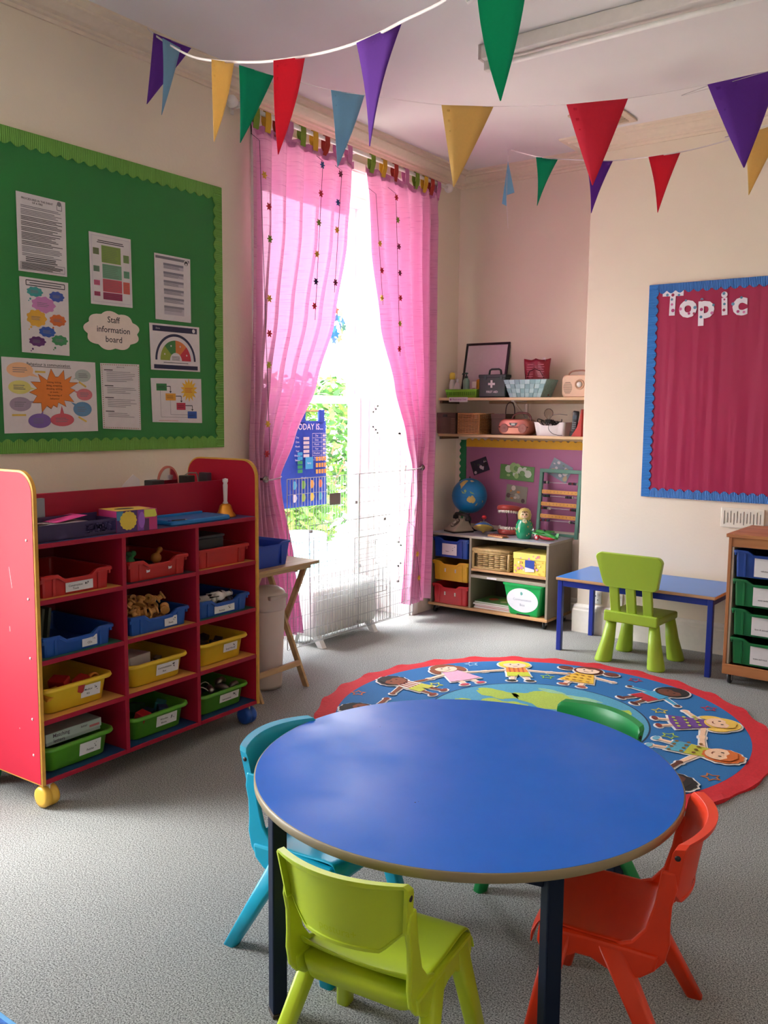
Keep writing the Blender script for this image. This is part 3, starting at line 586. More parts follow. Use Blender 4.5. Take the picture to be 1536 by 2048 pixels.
s, o = poster('landscape dial poster with a green to red half-circle gauge', [(298, 645), (398, 655), (400, 744), (302, 739)])
s.rect(.06, .84, .95, .96, mat('2a2a4a', .7)); s.text('Zones', .16, .90, .008, PAPER); s.ell(.88, .90, .03, PAPER); s.rect(.06, .03, .95, .12, mat('2a2a4a', .7))
def arc(cx, cy, r0, r1, a0, a1, mt, n=14):
    k = s.w/s.h; P = [(cx+r1*cos(radians(a0+(a1-a0)*i/n)), cy+r1*k*sin(radians(a0+(a1-a0)*i/n))) for i in range(n+1)] + [(cx+r0*cos(radians(a1-(a1-a0)*i/n)), cy+r0*k*sin(radians(a1-(a1-a0)*i/n))) for i in range(n+1)]; s.poly(P, mt)
arc(.5, .22, .37, .41, 0, 180, mat('2a2a4a', .7), 26)
for a, c in ((135, '8fa040'), (90, '3c7a40'), (45, 'd98045'), (0, 'c83a48')): arc(.5, .22, .12, .31, a, a+45, mat(c, .7)); s.ell(.5+.24*cos(radians(a+22)), .22+.24*s.w/s.h*sin(radians(a+22)), .014, PAPER)
s.lines(.42, .58, .22, .32, 4, INK, .1); s.line(.25, .17, .75, .17, .003, INK); s.build('print', o)
s, o = poster('landscape flow chart with green, amber, red and blue boxes', [(301, 756), (402, 758), (404, 846), (305, 844)])
bx = [(.10, .72, .30, .88, '2f7a44'), (.27, .50, .47, .66, 'd99a35'), (.48, .29, .66, .45, 'b03048'), (.70, .10, .89, .26, '2a55a8')]
for k, q in enumerate(bx):
    s.rect(*q[:4], mat(q[4], .7)); s.lines(q[0]+.02, q[2]-.03, q[1]+.04, q[3]-.04, 2, INK, .2)
    if k < 3: n_ = bx[k+1]; cx_ = n_[0]+.10; s.line(q[2], q[3]-.06, cx_, q[3]-.06, .004, INK); s.line(cx_, q[3]-.06, cx_, n_[3]+.04, .004, INK); s.poly([(cx_-.025, n_[3]+.05), (cx_, n_[3]+.005), (cx_+.025, n_[3]+.05)], INK)
for q in ((.17, .72, .17, .12), (.17, .12, .70, .12), (.36, .50, .36, .18), (.36, .18, .70, .18)): s.line(*q, .0018, GREYINK)
k_ = s.w/s.h; s.poly([(.74+(p-.5)*.32, .74+(q-.5)*.32*k_) for p, q in star2(.5, .5, .55, .34, 14)], mat('e0b03a', .7)); s.lines(.66, .82, .68, .80, 4, mat('c84a2a', .7), .2); s.line(.12, .04, .5, .04, .002, mat('c86a5a', .7)); s.build('print', o)
s, o = poster('dotted-border sheet of typed paragraphs, bottom middle of the green board', [(200, 726), (278, 729), (282, 860), (206, 857)])
for i in range(20):
    for q in ((.03+.047*i, .98), (.03+.047*i, .02)): s.ell(q[0], q[1], .012, mat('7f7a40' if i % 2 else '9a6a50', .7), 1, 8)
for i in range(30):
    for x_ in (.03, .97): s.ell(x_, .03+.032*i, .011, mat('7f7a40' if i % 2 else '9a6a50', .7), 1, 8)
s.text('BEHAVIOUR', .5, .945, .006, INK); y = .90
for n_ in (6, 4, 5, 3): s.line(.08, y, .30, y, .004, INK); s.lines(.14, .9, y-.03*n_, y-.015, n_, GREYINK, .4, .0022); y -= .03*n_+.06
s.build('print', o)
s, o = poster('wide poster with an orange starburst ringed by pastel speech bubbles', [(2, 713), (190, 725), (196, 862), (9, 867)])
s.text('Behaviour is communication', .48, .925, .0140, INK, .012); s.line(.26, .895, .72, .895, .0025, INK)
k_ = s.w/s.h
def bub(cx, cy, rx, ry, tx, ty, c):
    m_ = mat(c, .7); a = atan2(ty-cy, tx-cx); ox, oy = -sin(a)*rx*.3, cos(a)*rx*.3*k_; s.poly([(cx+ox, cy+oy), (cx-ox, cy-oy), (tx, ty)], m_); s.poly(ell2(cx, cy, rx, ry, 24), m_); s.lines(cx-rx*.55, cx+rx*.6, cy-ry*.4, cy+ry*.4, 3, GREYINK, .3, .003)
for q in ((.18, .84, .135, .10, .37, .75, 'e8b48a'), (.17, .61, .115, .09, .34, .59, 'd9d07a'), (.17, .385, .11, .095, .34, .43, 'a090a4'), (.36, .16, .12, .10, .40, .30, '7a62a8'), (.60, .17, .13, .09, .60, .37, 'c85a68'), (.85, .80, .09, .09, .73, .74, 'a9b3b0'), (.86, .53, .09, .085, .73, .58, 'c8707a'), (.83, .32, .105, .105, .70, .42, '5f8ab0')): bub(*q)
SB = [(.50, .88), (.455, .72), (.36, .80), (.385, .69), (.28, .69), (.345, .60), (.26, .545), (.34, .50), (.29, .40), (.38, .40), (.385, .27), (.44, .36), (.485, .32), (.51, .37), (.55, .34), (.565, .41), (.65, .35), (.63, .44), (.74, .42), (.685, .52), (.76, .59), (.70, .62), (.80, .70), (.695, .70), (.725, .79), (.645, .73), (.64, .87), (.575, .77), (.545, .77)]
s.poly([(q[0], q[1]) for q in SB], mat('8a4a20', .7)); s.poly([(.52+(q[0]-.52)*.97, .58+(q[1]-.58)*.96) for q in SB], mat('e07f35', .7))
for i, t_ in enumerate(('Hitting, kicking,', 'biting, screaming,', 'shouting, spitting,', 'or more...', 'The meaning of', 'behaviour')): s.text(t_, .53, .69-i*.045, .0085, mat('5a2a10', .7), .01)
for q in ((.33, .825, .44, .825), (.08, .24, .22, .24), (.80, .71, .88, .64), (.78, .21, .87, .14)): s.line(*q, .009, mat('d9b85a', .7))
s.build('print', o)
# cloud title card
cy_, cz_ = on(225, 662, 0, PXL).y, on(225, 662, 0, PXL).z
b = MB(); n = 72; L = []; A0 = on(170, 660, 0, PXL); A1 = on(280, 665, 0, PXL); rx = (A1.y-A0.y)/2; rz = .093
for i in range(n): a = 2*pi*i/n; q = .90+.13*abs(sin(4.5*a+.3)); L.append((PXL, cy_+rx*q*cos(a), cz_+rz*q*sin(a)-.012*cos(a)*.0))
b.prism(L, (.0012, 0, 0), mat('e6d6cb', .7)); o = b.build('cloud_sign'); tag(o, 'white cloud-shaped card reading Staff information board', 'sign')
s = Print((PXL, cy_-rx, cz_+rz), (PXL, cy_+rx, cz_+rz), (PXL, cy_+rx, cz_-rz), (PXL, cy_-rx, cz_-rz), (1, 0, 0), .0014)
for t_, y_ in (('Staff', .78), ('information', .52), ('board', .27)): s.text(t_, .52, y_, .030, INK, .008)
s.build('lettering', o)
# ---- topic board on the chimney breast
x0, x1, z0, z1 = -2.055, -.35, .985, 2.354
t = thing('topic_board', 'crimson topic board with blue corrugated scalloped border on the far wall', 'notice board', (0, YC, 0))
b = MB(); b.box((x0, -.010, z0), (x1, -.0005, z1), wrinkle('a3184a', .42, (14, 1, .8), .45)); b.build('backing_paper', t)
fh = lambda a, o, d: Vector((a, -.0105-d, o)); fv = lambda a, o, d: Vector((o, -.0113-d, a))
scallop(x0, x1, z1+.002, -.042, .056, .020, fh, ribmat('2f72c0', 'X')).build('border_strip', t); scallop(x0, x1, z0-.002, .042, .056, .020, fh, ribmat('2f72c0', 'X')).build('border_strip', t)
scallop(z0, z1, x0-.002, .045, .056, .018, fv, ribmat('2f7fd0', 'Z')).build('border_strip', t); scallop(z0, z1, x1, -.045, .056, .018, fv, ribmat('2f7fd0', 'Z')).build('border_strip', t)
def letter(ch, cx, cy, h, rot, dots, lab):
    p = on(cx, cy, 1, YC-.0125); c = bpy.data.curves.new('t', 'FONT'); c.body = ch; c.size = h; c.offset = .008; c.extrude = .0012; c.resolution_u = 3; c.align_x = 'CENTER'; c.align_y = 'CENTER'
    o_ = bpy.data.objects.new('t', c); me = o_.to_mesh(); b = MB(Matrix.Translation(p) @ Matrix.Rotation(rot, 4, 'Y') @ Matrix.Rotation(pi/2, 4, 'X'))
    vs = [v.co.copy() for v in me.vertices]; fs = [tuple(q.vertices) for q in me.polygons]; b.add(vs, fs, mat('e8e2ea', .6)); o_.to_mesh_clear(); bpy.data.objects.remove(o_)
    o = b.build('card_letter'); tag(o, lab, 'letter'); d = MB()
    for (dx, dy, r, c_) in dots:
        q = on(cx+dx, cy+dy, 1, YC-.0125); d.prism([(q.x+r*cos(2*pi*k/14), q.y-.0016, q.z+r*sin(2*pi*k/14)) for k in range(14)], (0, -.0004, 0), mat(c_, .6))
    d.build('dots', o, kind='stuff')
P1, P2, P3, P4 = 'b23a7a', '5f8fae', 'd070a8', '9a2a50'
letter('T', 1345, 609, .205, .02, [(-10, -19, .009, P2), (1, -19, .010, P4), (13, -19, .008, P2), (-1, 0, .008, P3), (1, 12, .011, P1), (-1, -10, .008, P2)], 'dotted white card capital T in the topic title')
letter('o', 1376, 613, .20, .0, [(-15, 5, .010, P3), (14, 2, .010, P2), (2, 14, .008, P1), (-4, -12, .007, P2), (12, 14, .008, P4), (-14, -8, .006, P4)], 'dotted white card letter o in the topic title')
letter('p', 1412, 614, .20, -.02, [(-8, -15, .009, P2), (-9, 5, .010, P1), (-10, 20, .009, P2), (12, 12, .010, P3), (15, -4, .008, P2), (-8, -13, .007, P4)], 'dotted white card letter p in the topic title')
letter('i', 1449, 608, .20, -.06, [(-1, -21, .009, P2), (0, 0, .008, P2), (-1, 12, .009, P4), (0, -9, .006, P1)], 'dotted white card letter i in the topic title')
letter('c', 1480, 608, .20, -.02, [(-14, 0, .010, P2), (-10, -10, .008, P4), (-4, 15, .009, P1), (8, 16, .008, P3), (3, -13, .008, P2)], 'dotted white card letter c in the topic title')
# ---- lilac board in the alcove
z0, z1 = .655, 1.335
t = thing('lilac_board', 'lilac display board with yellow, green and teal borders in the alcove', 'notice board', (0, YA, 0))
b = MB(); b.box((-3.60, -.010, z0), (-2.515, -.0005, z1-.02), wrinkle('a9668f', .6, (2, 1, 2), .2)); b.build('backing_paper', t)
scallop(-3.60, -2.53, 1.262, .048, .058, .018, fh, mat('e0a92c', .7)).build('border_strip', t); scallop(z0, z1-.02, -3.60, -.045, .05, .016, lambda a, o, d: Vector((o+.005, -.0107-d, a)), mat('1c7a4a', .7)).build('border_strip', t)
b = MB(); b.box((-2.585, -.0145, z0), (-2.515, -.0112, 1.30), mat('1f9aa8', .6)); b.build('border_strip', t)
def photo(label, cx, cy, w_, h_, rot, cols, seed):
    p = on(cx, cy, 1, YA-.0125); ca, sa = cos(rot), sin(rot); C4 = [(p.x+a*w_/2*ca-c*h_/2*sa, p.y, p.z+a*w_/2*sa+c*h_/2*ca) for a, c in ((-1, 1), (1, 1), (1, -1), (-1, -1))]
    s = Print(*C4, (0, -1, 0)); o = sheet_obj(s, mat(cols[0], .4), 'photograph'); tag(o, label, 'photo'); r = random.Random(seed)
    for k in range(16): s.ell(r.uniform(.12, .88), r.uniform(.14, .86), r.uniform(.04, .11), mat(r.choice(cols), .5), r.uniform(.6, 1.4), 9, 2)
    s.build('print', o)
photo('dark tilted photograph, left on the lilac board', 960, 932, .15, .11, .35, ('2a2440', '6a5a7a', '3c4a3a', 'c8b8c8', '1a1a24'), 1)
photo('wide green grass photograph in the middle of the lilac board', 1034, 946, .29, .115, -.05, ('4f8a3a', '9ac07a', 'd0dcc8', '3a6a2a', '6a9a50'), 2)
photo('photograph tilted down to the right, above the abacus', 1120, 941, .17, .13, -.45, ('7a8a9a', 'c8d0c8', '5a7a5a', 'b8a080', 'd0c8d0'), 3)
photo('photograph with an orange animal behind the teeth model', 1033, 988, .18, .13, -.1, ('8a8a78', 'd08a3a', '4a3a3a', 'b0b0a0', 'd8d0c0'), 4)

# ================================================================ BUNTING
FCOL = dict(p=flag_mat('8048b4'), b=flag_mat('9cc4de'), y=flag_mat('f0d08a'), g=flag_mat('1fb088'), r=flag_mat('e63e58'))
FNAM = dict(p='purple flag', b='pale blue flag', y='yellow flag', g='green flag', r='red flag')
def spline(pts, n=6):
    out = []; P = [pts[0]]+pts+[pts[-1]]
    for i in range(1, len(P)-2):
        a, b_, c, d = P[i-1], P[i], P[i+1], P[i+2]
        for k in range(n): t_ = k/n; out.append(.5*((2*b_)+(c-a)*t_+(2*a-5*b_+4*c-d)*t_*t_+(-a+3*b_-3*c+d)*t_**3))
    out.append(P[-2]); return out
def bunting(label, string, flags, r, mt, end, lift=0):
    t = thing('bunting', label, 'bunting', (0, 0, 0))
    b = MB(); S_ = [atd(*q) for q in string]; S_ = ([on(1022, 300, 2, ZC)] if lift else []) + S_ + [Vector(end)]; b.tube(spline(S_), r, mt, 6, flat=.45); b.build('string', t)
    for (x0_, y0_, x1_, y1_, xt, yt, d, sg, c) in flags:
        lat = abs(x1_-x0_)*d/F; W = .19; dd = min(.13, sqrt(max(0, W*W-lat*lat)))*sg
        A = atd(x0_, y0_, d-dd/2); B = atd(x1_, y1_, d+dd/2); T = atd(xt, yt, d + (dd*.1)); N = (B-A).cross(T-A).normalized(); b = MB()
        def fr(u, v, k): 
            e = A.lerp(B, u); p = e.lerp(T, v*.985) + N*(.012*sin(pi*v)*sin(2.2*u+d) + k); return p
        b.field(4, 8, lambda u, v: fr(u, v, .0005), lambda u, v: fr(u, v, -.0005), FCOL[c]); b.build('flag', t, label=FNAM[c])
TAPE = mat('e9dcdc', .6)
bunting('nearest bunting on white tape, from the left cornice up past the camera', [(268, 26, 4.45), (305, 66, 4.1), (345, 93, 3.7), (384, 113, 3.4), (424, 121, 3.2), (470, 124, 3.05), (520, 124, 2.9), (560, 120, 2.8), (608, 113, 2.7), (660, 102, 2.5), (712, 86, 2.35), (760, 66, 2.2), (806, 42, 2.1), (890, 0, 1.95), (955, -55, 1.85), (1056, -80, 1.8)],
        [(325, 76, 361, 96, 323, 232, 3.75, 1, 'b'), (423, 119, 468, 125, 428, 286, 3.1, 1, 'y'), (547, 121, 610, 113, 556, 312, 2.72, 1, 'r'), (713, 86, 804, 44, 739, 296, 2.2, -1, 'p'), (950, -62, 1060, -78, 1001, 206, 1.8, 1, 'g')], .0045, TAPE, (.35, 2.1, ZC))
bunting('middle bunting on a fine thread crossing below the ceiling light', [(268, 24, 4.45), (306, 64, 4.2), (383, 96, 3.9), (478, 130, 3.6), (548, 151, 3.5), (663, 180, 3.4), (728, 190, 3.3), (883, 210, 3.15), (987, 213, 3.1), (1133, 209, 2.95), (1255, 197, 2.9), (1415, 169, 2.8), (1560, 135, 2.7)],
        [(307, 66, 383, 96, 293, 210, 4.05, 1, 'p'), (478, 130, 548, 151, 480, 288, 3.55, 1, 'g'), (662, 180, 729, 190, 675, 336, 3.4, 1, 'b'), (883, 210, 987, 213, 907, 376, 3.1, 1, 'y'), (1133, 209, 1256, 197, 1185, 373, 2.9, 1, 'r'), (1415, 169, 1562, 136, 1488, 338, 2.75, 1, 'p')], .0008, mat('c8bcbc', .6), (RX, 3.9, 3.2))
bunting('farthest, smallest bunting near the chimney breast with green, purple, red and yellow flags', [(1072, 313, 5.2), (1116, 318, 5.1), (1165, 320, 5.0), (1226, 321, 4.9), (1297, 314, 4.7), (1361, 304, 4.6), (1425, 289, 4.5), (1495, 268, 4.4), (1575, 240, 4.3)],
        [(1072, 314, 1116, 318, 1074, 413, 5.15, 1, 'g'), (1172, 320, 1226, 321, 1182, 428, 4.95, 1, 'p'), (1297, 314, 1361, 304, 1315, 427, 4.65, 1, 'r'), (1488, 270, 1572, 242, 1497, 392, 4.35, 1, 'y')], .003, TAPE, (RX, 4.6, 3.2), 1)
t = thing('bunting_end', 'folded pale blue flag hanging on a loose white tape end by the alcove', 'bunting', (0, 0, 0))
b = MB(); b.tube([on(1016, 298, 2, ZC), atd(1016, 322, 5.22), atd(1014, 350, 5.2), atd(1013, 400, 5.2), atd(1016, 456, 5.19)], .003, TAPE, 6, flat=.5); b.build('string', t)
for L in ([(1016, 322), (1029, 385), (1014, 390)], [(1016, 322), (1013, 412), (1004, 407)]):
    b = MB(); A = [atd(x, y, 5.2) for x, y in L]; b.prism(A, _fw*.002, FCOL['b']); b.build('flag', t, label='pale blue flag')

# ================================================================ ROUND RUG
RC = (-1.89, 3.89); RR = 1.10
t = thing('round_rug', 'round rug with a ring of cartoon children around a globe and a wavy red border', 'rug', (RC[0], RC[1], 0))
def ring(r0, r1, z, mt, n=144, wob=0, th=None):
    b = MB(); A = []; 
    for i in range(n):
        a = 2*pi*i/n; q = r1+wob*sin(26*a); A.append(Vector((q*cos(a), q*sin(a), z)))
    b.prism(A, (0, 0, th or .0004), mt); return b
b = MB(); n = 180
lo = [Vector(((RR+.008*sin(27*2*pi*i/n)*(.6+.4*sin(5*pi*i/n)))*cos(2*pi*i/n), (RR+.008*sin(27*2*pi*i/n)*(.6+.4*sin(5*pi*i/n)))*sin(2*pi*i/n), .0005)) for i in range(n)]
up = [Vector((p.x, p.y, .010+.008*max(0, sin(27*2*pi*i/n)))) for i, p in enumerate(lo)]; inn = [Vector((p.x*.965, p.y*.965, .0125)) for p in lo]
b.loft([lo, up, inn], mat('c8202c', .9, .1, 120, .3)); b.build('red_border', t)
RUGB = mat('1f6aa6', .9, .12, 160, .3); ring(0, 1.0, .0125, RUGB).build('blue_field', t)
ring(0, .552, .0131, mat('14304a', .9)).build('globe_outline', t); ring(0, .543, .0137, mat('4f9ab8', .9, .1, 120, .3)).build('globe_sea', t)
def rp(pts, z, mt, b): b.prism([Vector((p[0], p[1], z)) for p in pts], (0, 0, .0003), mt)
b = MB(); LANDM = mat('a9c04a', .9, .12, 120, .3); LAND2 = mat('8fbf9a', .9, .1, 100)
rnd = random.Random(12)
def blob(cx, cy, rx, ry, z, mt, n=40, am=.13):
    ph = [rnd.uniform(0, 6) for _ in range(4)]; rp([(cx+rx*(1+am*sin(3*a+ph[0])+am*.7*sin(7*a+ph[1])+am*.4*sin(13*a+ph[2]))*cos(a), cy+ry*(1+am*sin(4*a+ph[3])+am*.5*sin(9*a+ph[0]))*sin(a)) for a in [2*pi*i/n for i in range(n)]], z, mt, b)
for q in ((-.05, .28, .20, .13), (-.33, .20, .12, .07), (.30, .24, .09, .13), (.36, .0, .07, .12), (-.20, -.05, .16, .20), (.10, -.25, .17, .12), (-.40, -.02, .06, .05)): blob(*q, .0143, LANDM)
for q in ((.08, .40, .10, .03), (-.12, .42, .08, .025), (.02, .02, .09, .05)): blob(*q, .0147, LAND2)
b.build('continents', t)
SK1, SK2, SK3 = 'ecc3a0', '8a4a2c', 'f0cdb0'
def child(ang, look):
    b = MB(); a = radians(ang); ux, uy = cos(a), sin(a); z = [.0143]
    def T(p): r, l = p; return (r*ux - l*uy*-1*-1, r*uy + l*ux)      # r outward, l to the left
    def S(pts, c, halo=False):
        m_ = mat(c, .9, .08, 120); z[0] += .0003; rp([(r*ux-l*uy, r*uy+l*ux) for r, l in pts], z[0], m_, b)
    WHT = 'e8e8e4'; sk = look['skin']
    def limb(p, q, w_, c): dx, dy = q[0]-p[0], q[1]-p[1]; L = hypot(dx, dy); ox, oy = -dy/L*w_, dx/L*w_; S([(p[0]-ox, p[1]-oy), (q[0]-ox*.8, q[1]-oy*.8), (q[0]+dx/L*w_, q[1]+dy/L*w_), (q[0]+ox*.8, q[1]+oy*.8), (p[0]+ox, p[1]+oy)], c)
    for halo in (1, 0):
        h = .010*halo; C = lambda c: WHT if halo else c
        for sg in (-1, 1):
            limb((.68, sg*.035), (.60, sg*.045), .014+h, C(sk)); S(ell2(.588, sg*.052, .016+h, .028+h, 12), C(look['shoe']))
            limb((.80, sg*.05), (.765, sg*.17), .013+h, C(look.get('sleeve', sk))); S(ell2(.762, sg*.18, .016+h, .016+h, 10), C(sk))
        if look['dress']: S([(.84+h, -.05-h), (.84+h, .05+h), (.66-h, .10+h), (.65-h, 0), (.66-h, -.10-h)], C(look['top']))
        else: S([(.845+h, -.055-h), (.845+h, .055+h), (.74, .065+h), (.74, -.065-h)], C(look['top'])); S([(.745, -.062-h), (.745, .062+h), (.665-h, .068+h), (.665-h, .012), (.70, 0), (.665-h, -.012), (.665-h, -.068-h)], C(look['bot']))
        hr = look['hair_r']; n_ = 30; S([(.90+(hr[0]+h)*cos(q)*(1+(.05*sin(18*q) if look.get('curl') else 0)), (hr[1]+h)*sin(q)*(1+(.05*sin(18*q) if look.get('curl') else 0))) for q in [2*pi*k/n_ for k in range(n_)]], C(look['hair']))
        if look.get('tails'):
            for sg in (-1, 1): S(ell2(.895, sg*.135, .035+h, .045+h, 14), C(look['hair']))
        if look.get('long'):
            for sg in (-1, 1): S(ell2(.86, sg*.085, .05+h, .028+h, 14), C(look['hair']))
    if look.get('stripe'):
        for k in range(4): l = -.045+k*.026; S([(.84, l), (.84, l+.010), (.742, l+.014), (.742, l+.004)], look['stripe'])
    if look.get('spots'):
        r_ = random.Random(int(ang)+500)
        for k in range(12): rr_ = .67+.155*(k//4)/3+.01; S(ell2(rr_, -.06+.04*(k % 4)+.01*(k//4), .009, .012, 8), look['spots'])
    S(ell2(.885, 0, .062, .068, 22), sk)
    S([(.90, -.072), (.945, -.058), (.965, 0), (.945, .058), (.90, .072), (.922, .03), (.914, 0), (.925, -.03)], look['hair'])
    for sg in (-1, 1): S(ell2(.892, sg*.024, .008, .006, 8), '2a1a14')
    S([(.862, -.02), (.856, -.008), (.856, .008), (.862, .02), (.851, .009), (.851, -.009)], '8a3a2a')
    b.build('printed_child', t)
child(178, dict(skin=SK2, hair='2c2826', hair_r=(.088, .085), curl=1, dress=0, top='e9e0d0', stripe='b04a3a', bot='c9c94a', shoe='8a3a2a'))
child(152.5, dict(skin=SK3, hair='8a4a2a', hair_r=(.078, .088), long=1, dress=1, top='e8a9c0', bot='', shoe='d05060'))
child(124.5, dict(skin=SK3, hair='f0d040', hair_r=(.082, .095), dress=0, top='ee8a3a', bot='c9cf3a', shoe='2a2a24', stripe='c85a2a'))
child(96.5, dict(skin=SK3, hair='6a3020', hair_r=(.078, .085), tails=1, dress=1, top='e9b93a', bot='', spots='b8802a', shoe='b05a40'))
child(62, dict(skin='6a3a24', hair='241a18', hair_r=(.088, .090), dress=0, top='3f9ac0', bot='b8202c', sleeve='3f9ac0', shoe='5a2018'))
child(29.5, dict(skin=SK1, hair='e8bf50', hair_r=(.085, .090), long=1, dress=1, top='6a3f8a', bot='', spots='b9c04a', shoe='7a2a20'))
child(1.5, dict(skin=SK1, hair='d06a28', hair_r=(.088, .085), curl=1, dress=0, top='b9b83a', bot='4fa0b8', spots='7a5a1a', shoe='6fb0c8'))
child(-25, dict(skin='5a2c1c', hair='1c1614', hair_r=(.092, .088), curl=1, dress=0, top='c8503a', bot='3a6aa0', shoe='2a2a24'))
for i, ang in enumerate(range(-56, -150, -31)): child(ang, [dict(skin=SK3, hair='8a4a2a', hair_r=(.078, .088), long=1, dress=1, top='6fb0c8', bot='', shoe='d05060'), dict(skin=SK2, hair='2c2826', hair_r=(.088, .085), curl=1, dress=0, top='e9b93a', bot='3a6aa0', shoe='8a3a2a')][i % 2])
b = MB()
for (r, a, c) in ((.96, -165, 'd0703a'), (1.0-.05, 140, '9ac0d8'), (.69, 169, 'c9d04a'), (.70, 111, '8fc04a'), (.92, 79, 'b02a40'), (.64, 13, 'a9c84a'), (.95, -14, 'b86a2a'), (.66, 45, 'c9c04a'), (.66, -90, 'c9d04a'), (.93, -120, 'd0703a'), (.93, 45, 'b02a40')):
    m_ = mat(c, .9); cx, cy = r*cos(radians(a)), r*sin(radians(a)); O = star2(cx, cy, .046, .024, 5, a); I = star2(cx, cy, .033, .016, 5, a)
    b = MB()
    for k in range(10): rp([O[k], O[(k+1) % 10], I[(k+1) % 10], I[k]], .0150, m_, b)
    b.build('printed_star', t)
m2 = thing('play_mat', 'blue bordered play mat cut off at the bottom left corner', 'mat', (-2.55, .72, 0))
b = MB(); b.box((-.6, -.75, .0003), (1.0, .38, .008), mat('5f9ccc', .9, .1, 60), .003); b.build('mat_edge', m2)
b = MB(); b.box((-.585, -.735, .008), (.985, .365, .0095), mat('2f5fa8', .9, .4, 60)); b.build('mat_field', m2)

# ================================================================ RED TRAY UNIT
RED = mat('9c1430', .5, .04, 4, spec=.3); REDK = mat('bc1c36', .55, .05, 3, spec=.2); EDGE = mat('d29a3a', .5, .1, 30); CHIPB = wood('d99a4c', 'e6ae63', 0, 5)  # RED is deeper than REDK: shade inside the bays put into the colour
UA = radians(91.8); t = UNIT = thing('tray_unit', 'tall red wheeled shelving unit of twelve tray bays with yellow edging', 'shelving unit', (-2.910, 1.839, 0), UA)
UW = 1.187; UD = .466
def endpanel(x0, x1, nm, zt=1.287):
    def L(ins): 
        P = [(UD-ins, .095+ins), (0+ins, .095+ins)]; r = .085-ins*.5
        for k in range(9): a = pi+(-pi/2)*k/8; P.append((r+ins+r*cos(a), zt-ins-r+r*sin(a)))
        for k in range(9): a = pi/2-(pi/2)*k/8; P.append((UD-ins-r+r*cos(a), zt-ins-r+r*sin(a)))
        return P
    b = MB(); A = L(0); I = L(.007); m_ = (x0+x1)/2
    b.loft([[Vector((x0, y, z)) for y, z in I], [Vector((x0+.0025, y, z)) for y, z in A], [Vector((x1-.0025, y, z)) for y, z in A], [Vector((x1, y, z)) for y, z in I]], EDGE)
    o = b.build(nm, t, label='red end panel with yellow edging')
    c = MB(); c.prism([(x0-.0009, y, z) for y, z in I], (x1-x0+.0018, 0, 0), REDK); c.build('red_face', o)
    s = MB()
    for zz in (.20, .34, .57, .79, 1.0): s.lathe([(.006, 0), (.006, .0015), (0, .002)], mat('d9a0a0', .4), (0, 0, 0), 10); break
    return o
pL = endpanel(-.020, -.001, 'end_panel'); endpanel(UW-.019, UW, 'end_panel')
s_ = MB()
for z in (.21, .35, .585, .81, 1.03): s_.lathe([(.0055, -.0225), (.0055, -.0209), (0, -.0209)], mat('dba8a8', .5), (0, .045, z), 10, axis=0)
s_.build('screw_cap', pL)
s_ = MB()
for a_, b_ in (((.16, .92), (.145, .84)), ((.17, .69), (.168, .67)), ((.13, .30), (.128, .295))): s_.tube([(-.0212, a_[0], a_[1]), (-.0212, b_[0], b_[1])], .0012, mat('f0c8cc', .6), 4)
s_.build('scratches', pL)
b = MB(); b.box((0, .20, 1.016), (UW-.02, .216, 1.182), RED, .002); b.build('back_board', t)
b = MB(); b.box((0, .004, .998), (UW-.02, UD-.004, 1.016), RED, .002); o = b.build('shelf_board', t); b = MB(); b.box((.001, .008, 1.016), (UW-.021, .199, 1.0168), mat('35406f', .5, .08, 6)); b.build('shelf_top', o)
SZ = (.095, .325, .556, .785); colx = (0, .379, .780, UW-.019)
TOPC = {(0, 0): 'dark', (0, 1): 'dark', (0, 2): 'dark'}
surf = [[mat('17406a', .5), mat('17406a', .5), mat('17406a', .5)], [CHIPB, CHIPB, CHIPB], [mat('2a6a55', .5), CHIPB, mat('2a6a55', .5)], [CHIPB, mat('3a3a44', .5), CHIPB]]
for r_, z in enumerate(SZ):
    for c_ in range(3):
        xa = colx[c_] + (.020 if c_ else 0); xb = colx[c_+1]
        b = MB(); b.box((xa, .004, z), (xb, UD-.004, z+.018), RED, .0015); o = b.build('shelf_board', t); b = MB(); b.box((xa+.001, .010, z+.018), (xb-.001, UD-.01, z+.0187), surf[r_][c_]); b.build('shelf_top', o)
for c_ in (1, 2): b = MB(); b.box((colx[c_], .004, .095), (colx[c_]+.020, UD-.004, .998), RED, .0015); b.build('divider', t)
b = MB(); b.box((0, UD-.012, .095), (UW-.02, UD-.002, 1.0), mat('7a1a2a', .5)); b.build('rear_board', t)
def caster(x, y, c, nm):
    m_ = mat(c, .35); g = MB(); g.lathe([(.026, -.032), (.038, -.030), (.042, -.022), (.042, -.006), (.036, -.002), (.036, .002), (.042, .006), (.042, .022), (.038, .030), (.026, .032)], m_, (x, y, .042), 20, axis=0)
    g.build('caster', t, label=nm+' caster'); g = MB(); g.box((x-.003, y-.018, .05), (x+.003, y+.018, .0945), mat('d8d2c0', .4), .001); g.lathe([(.02, .088), (.02, .0945)], mat('9a9a98', .4), (x, y, 0), 12); g.build('caster_stem', t)
caster(.02, .03, 'e0b040', 'yellow'); caster(UW-.05, .04, '1f4fa8', 'blue'); caster(.02, UD-.05, '1f8a50', 'green'); caster(UW-.05, UD-.05, 'c02a30', 'red')

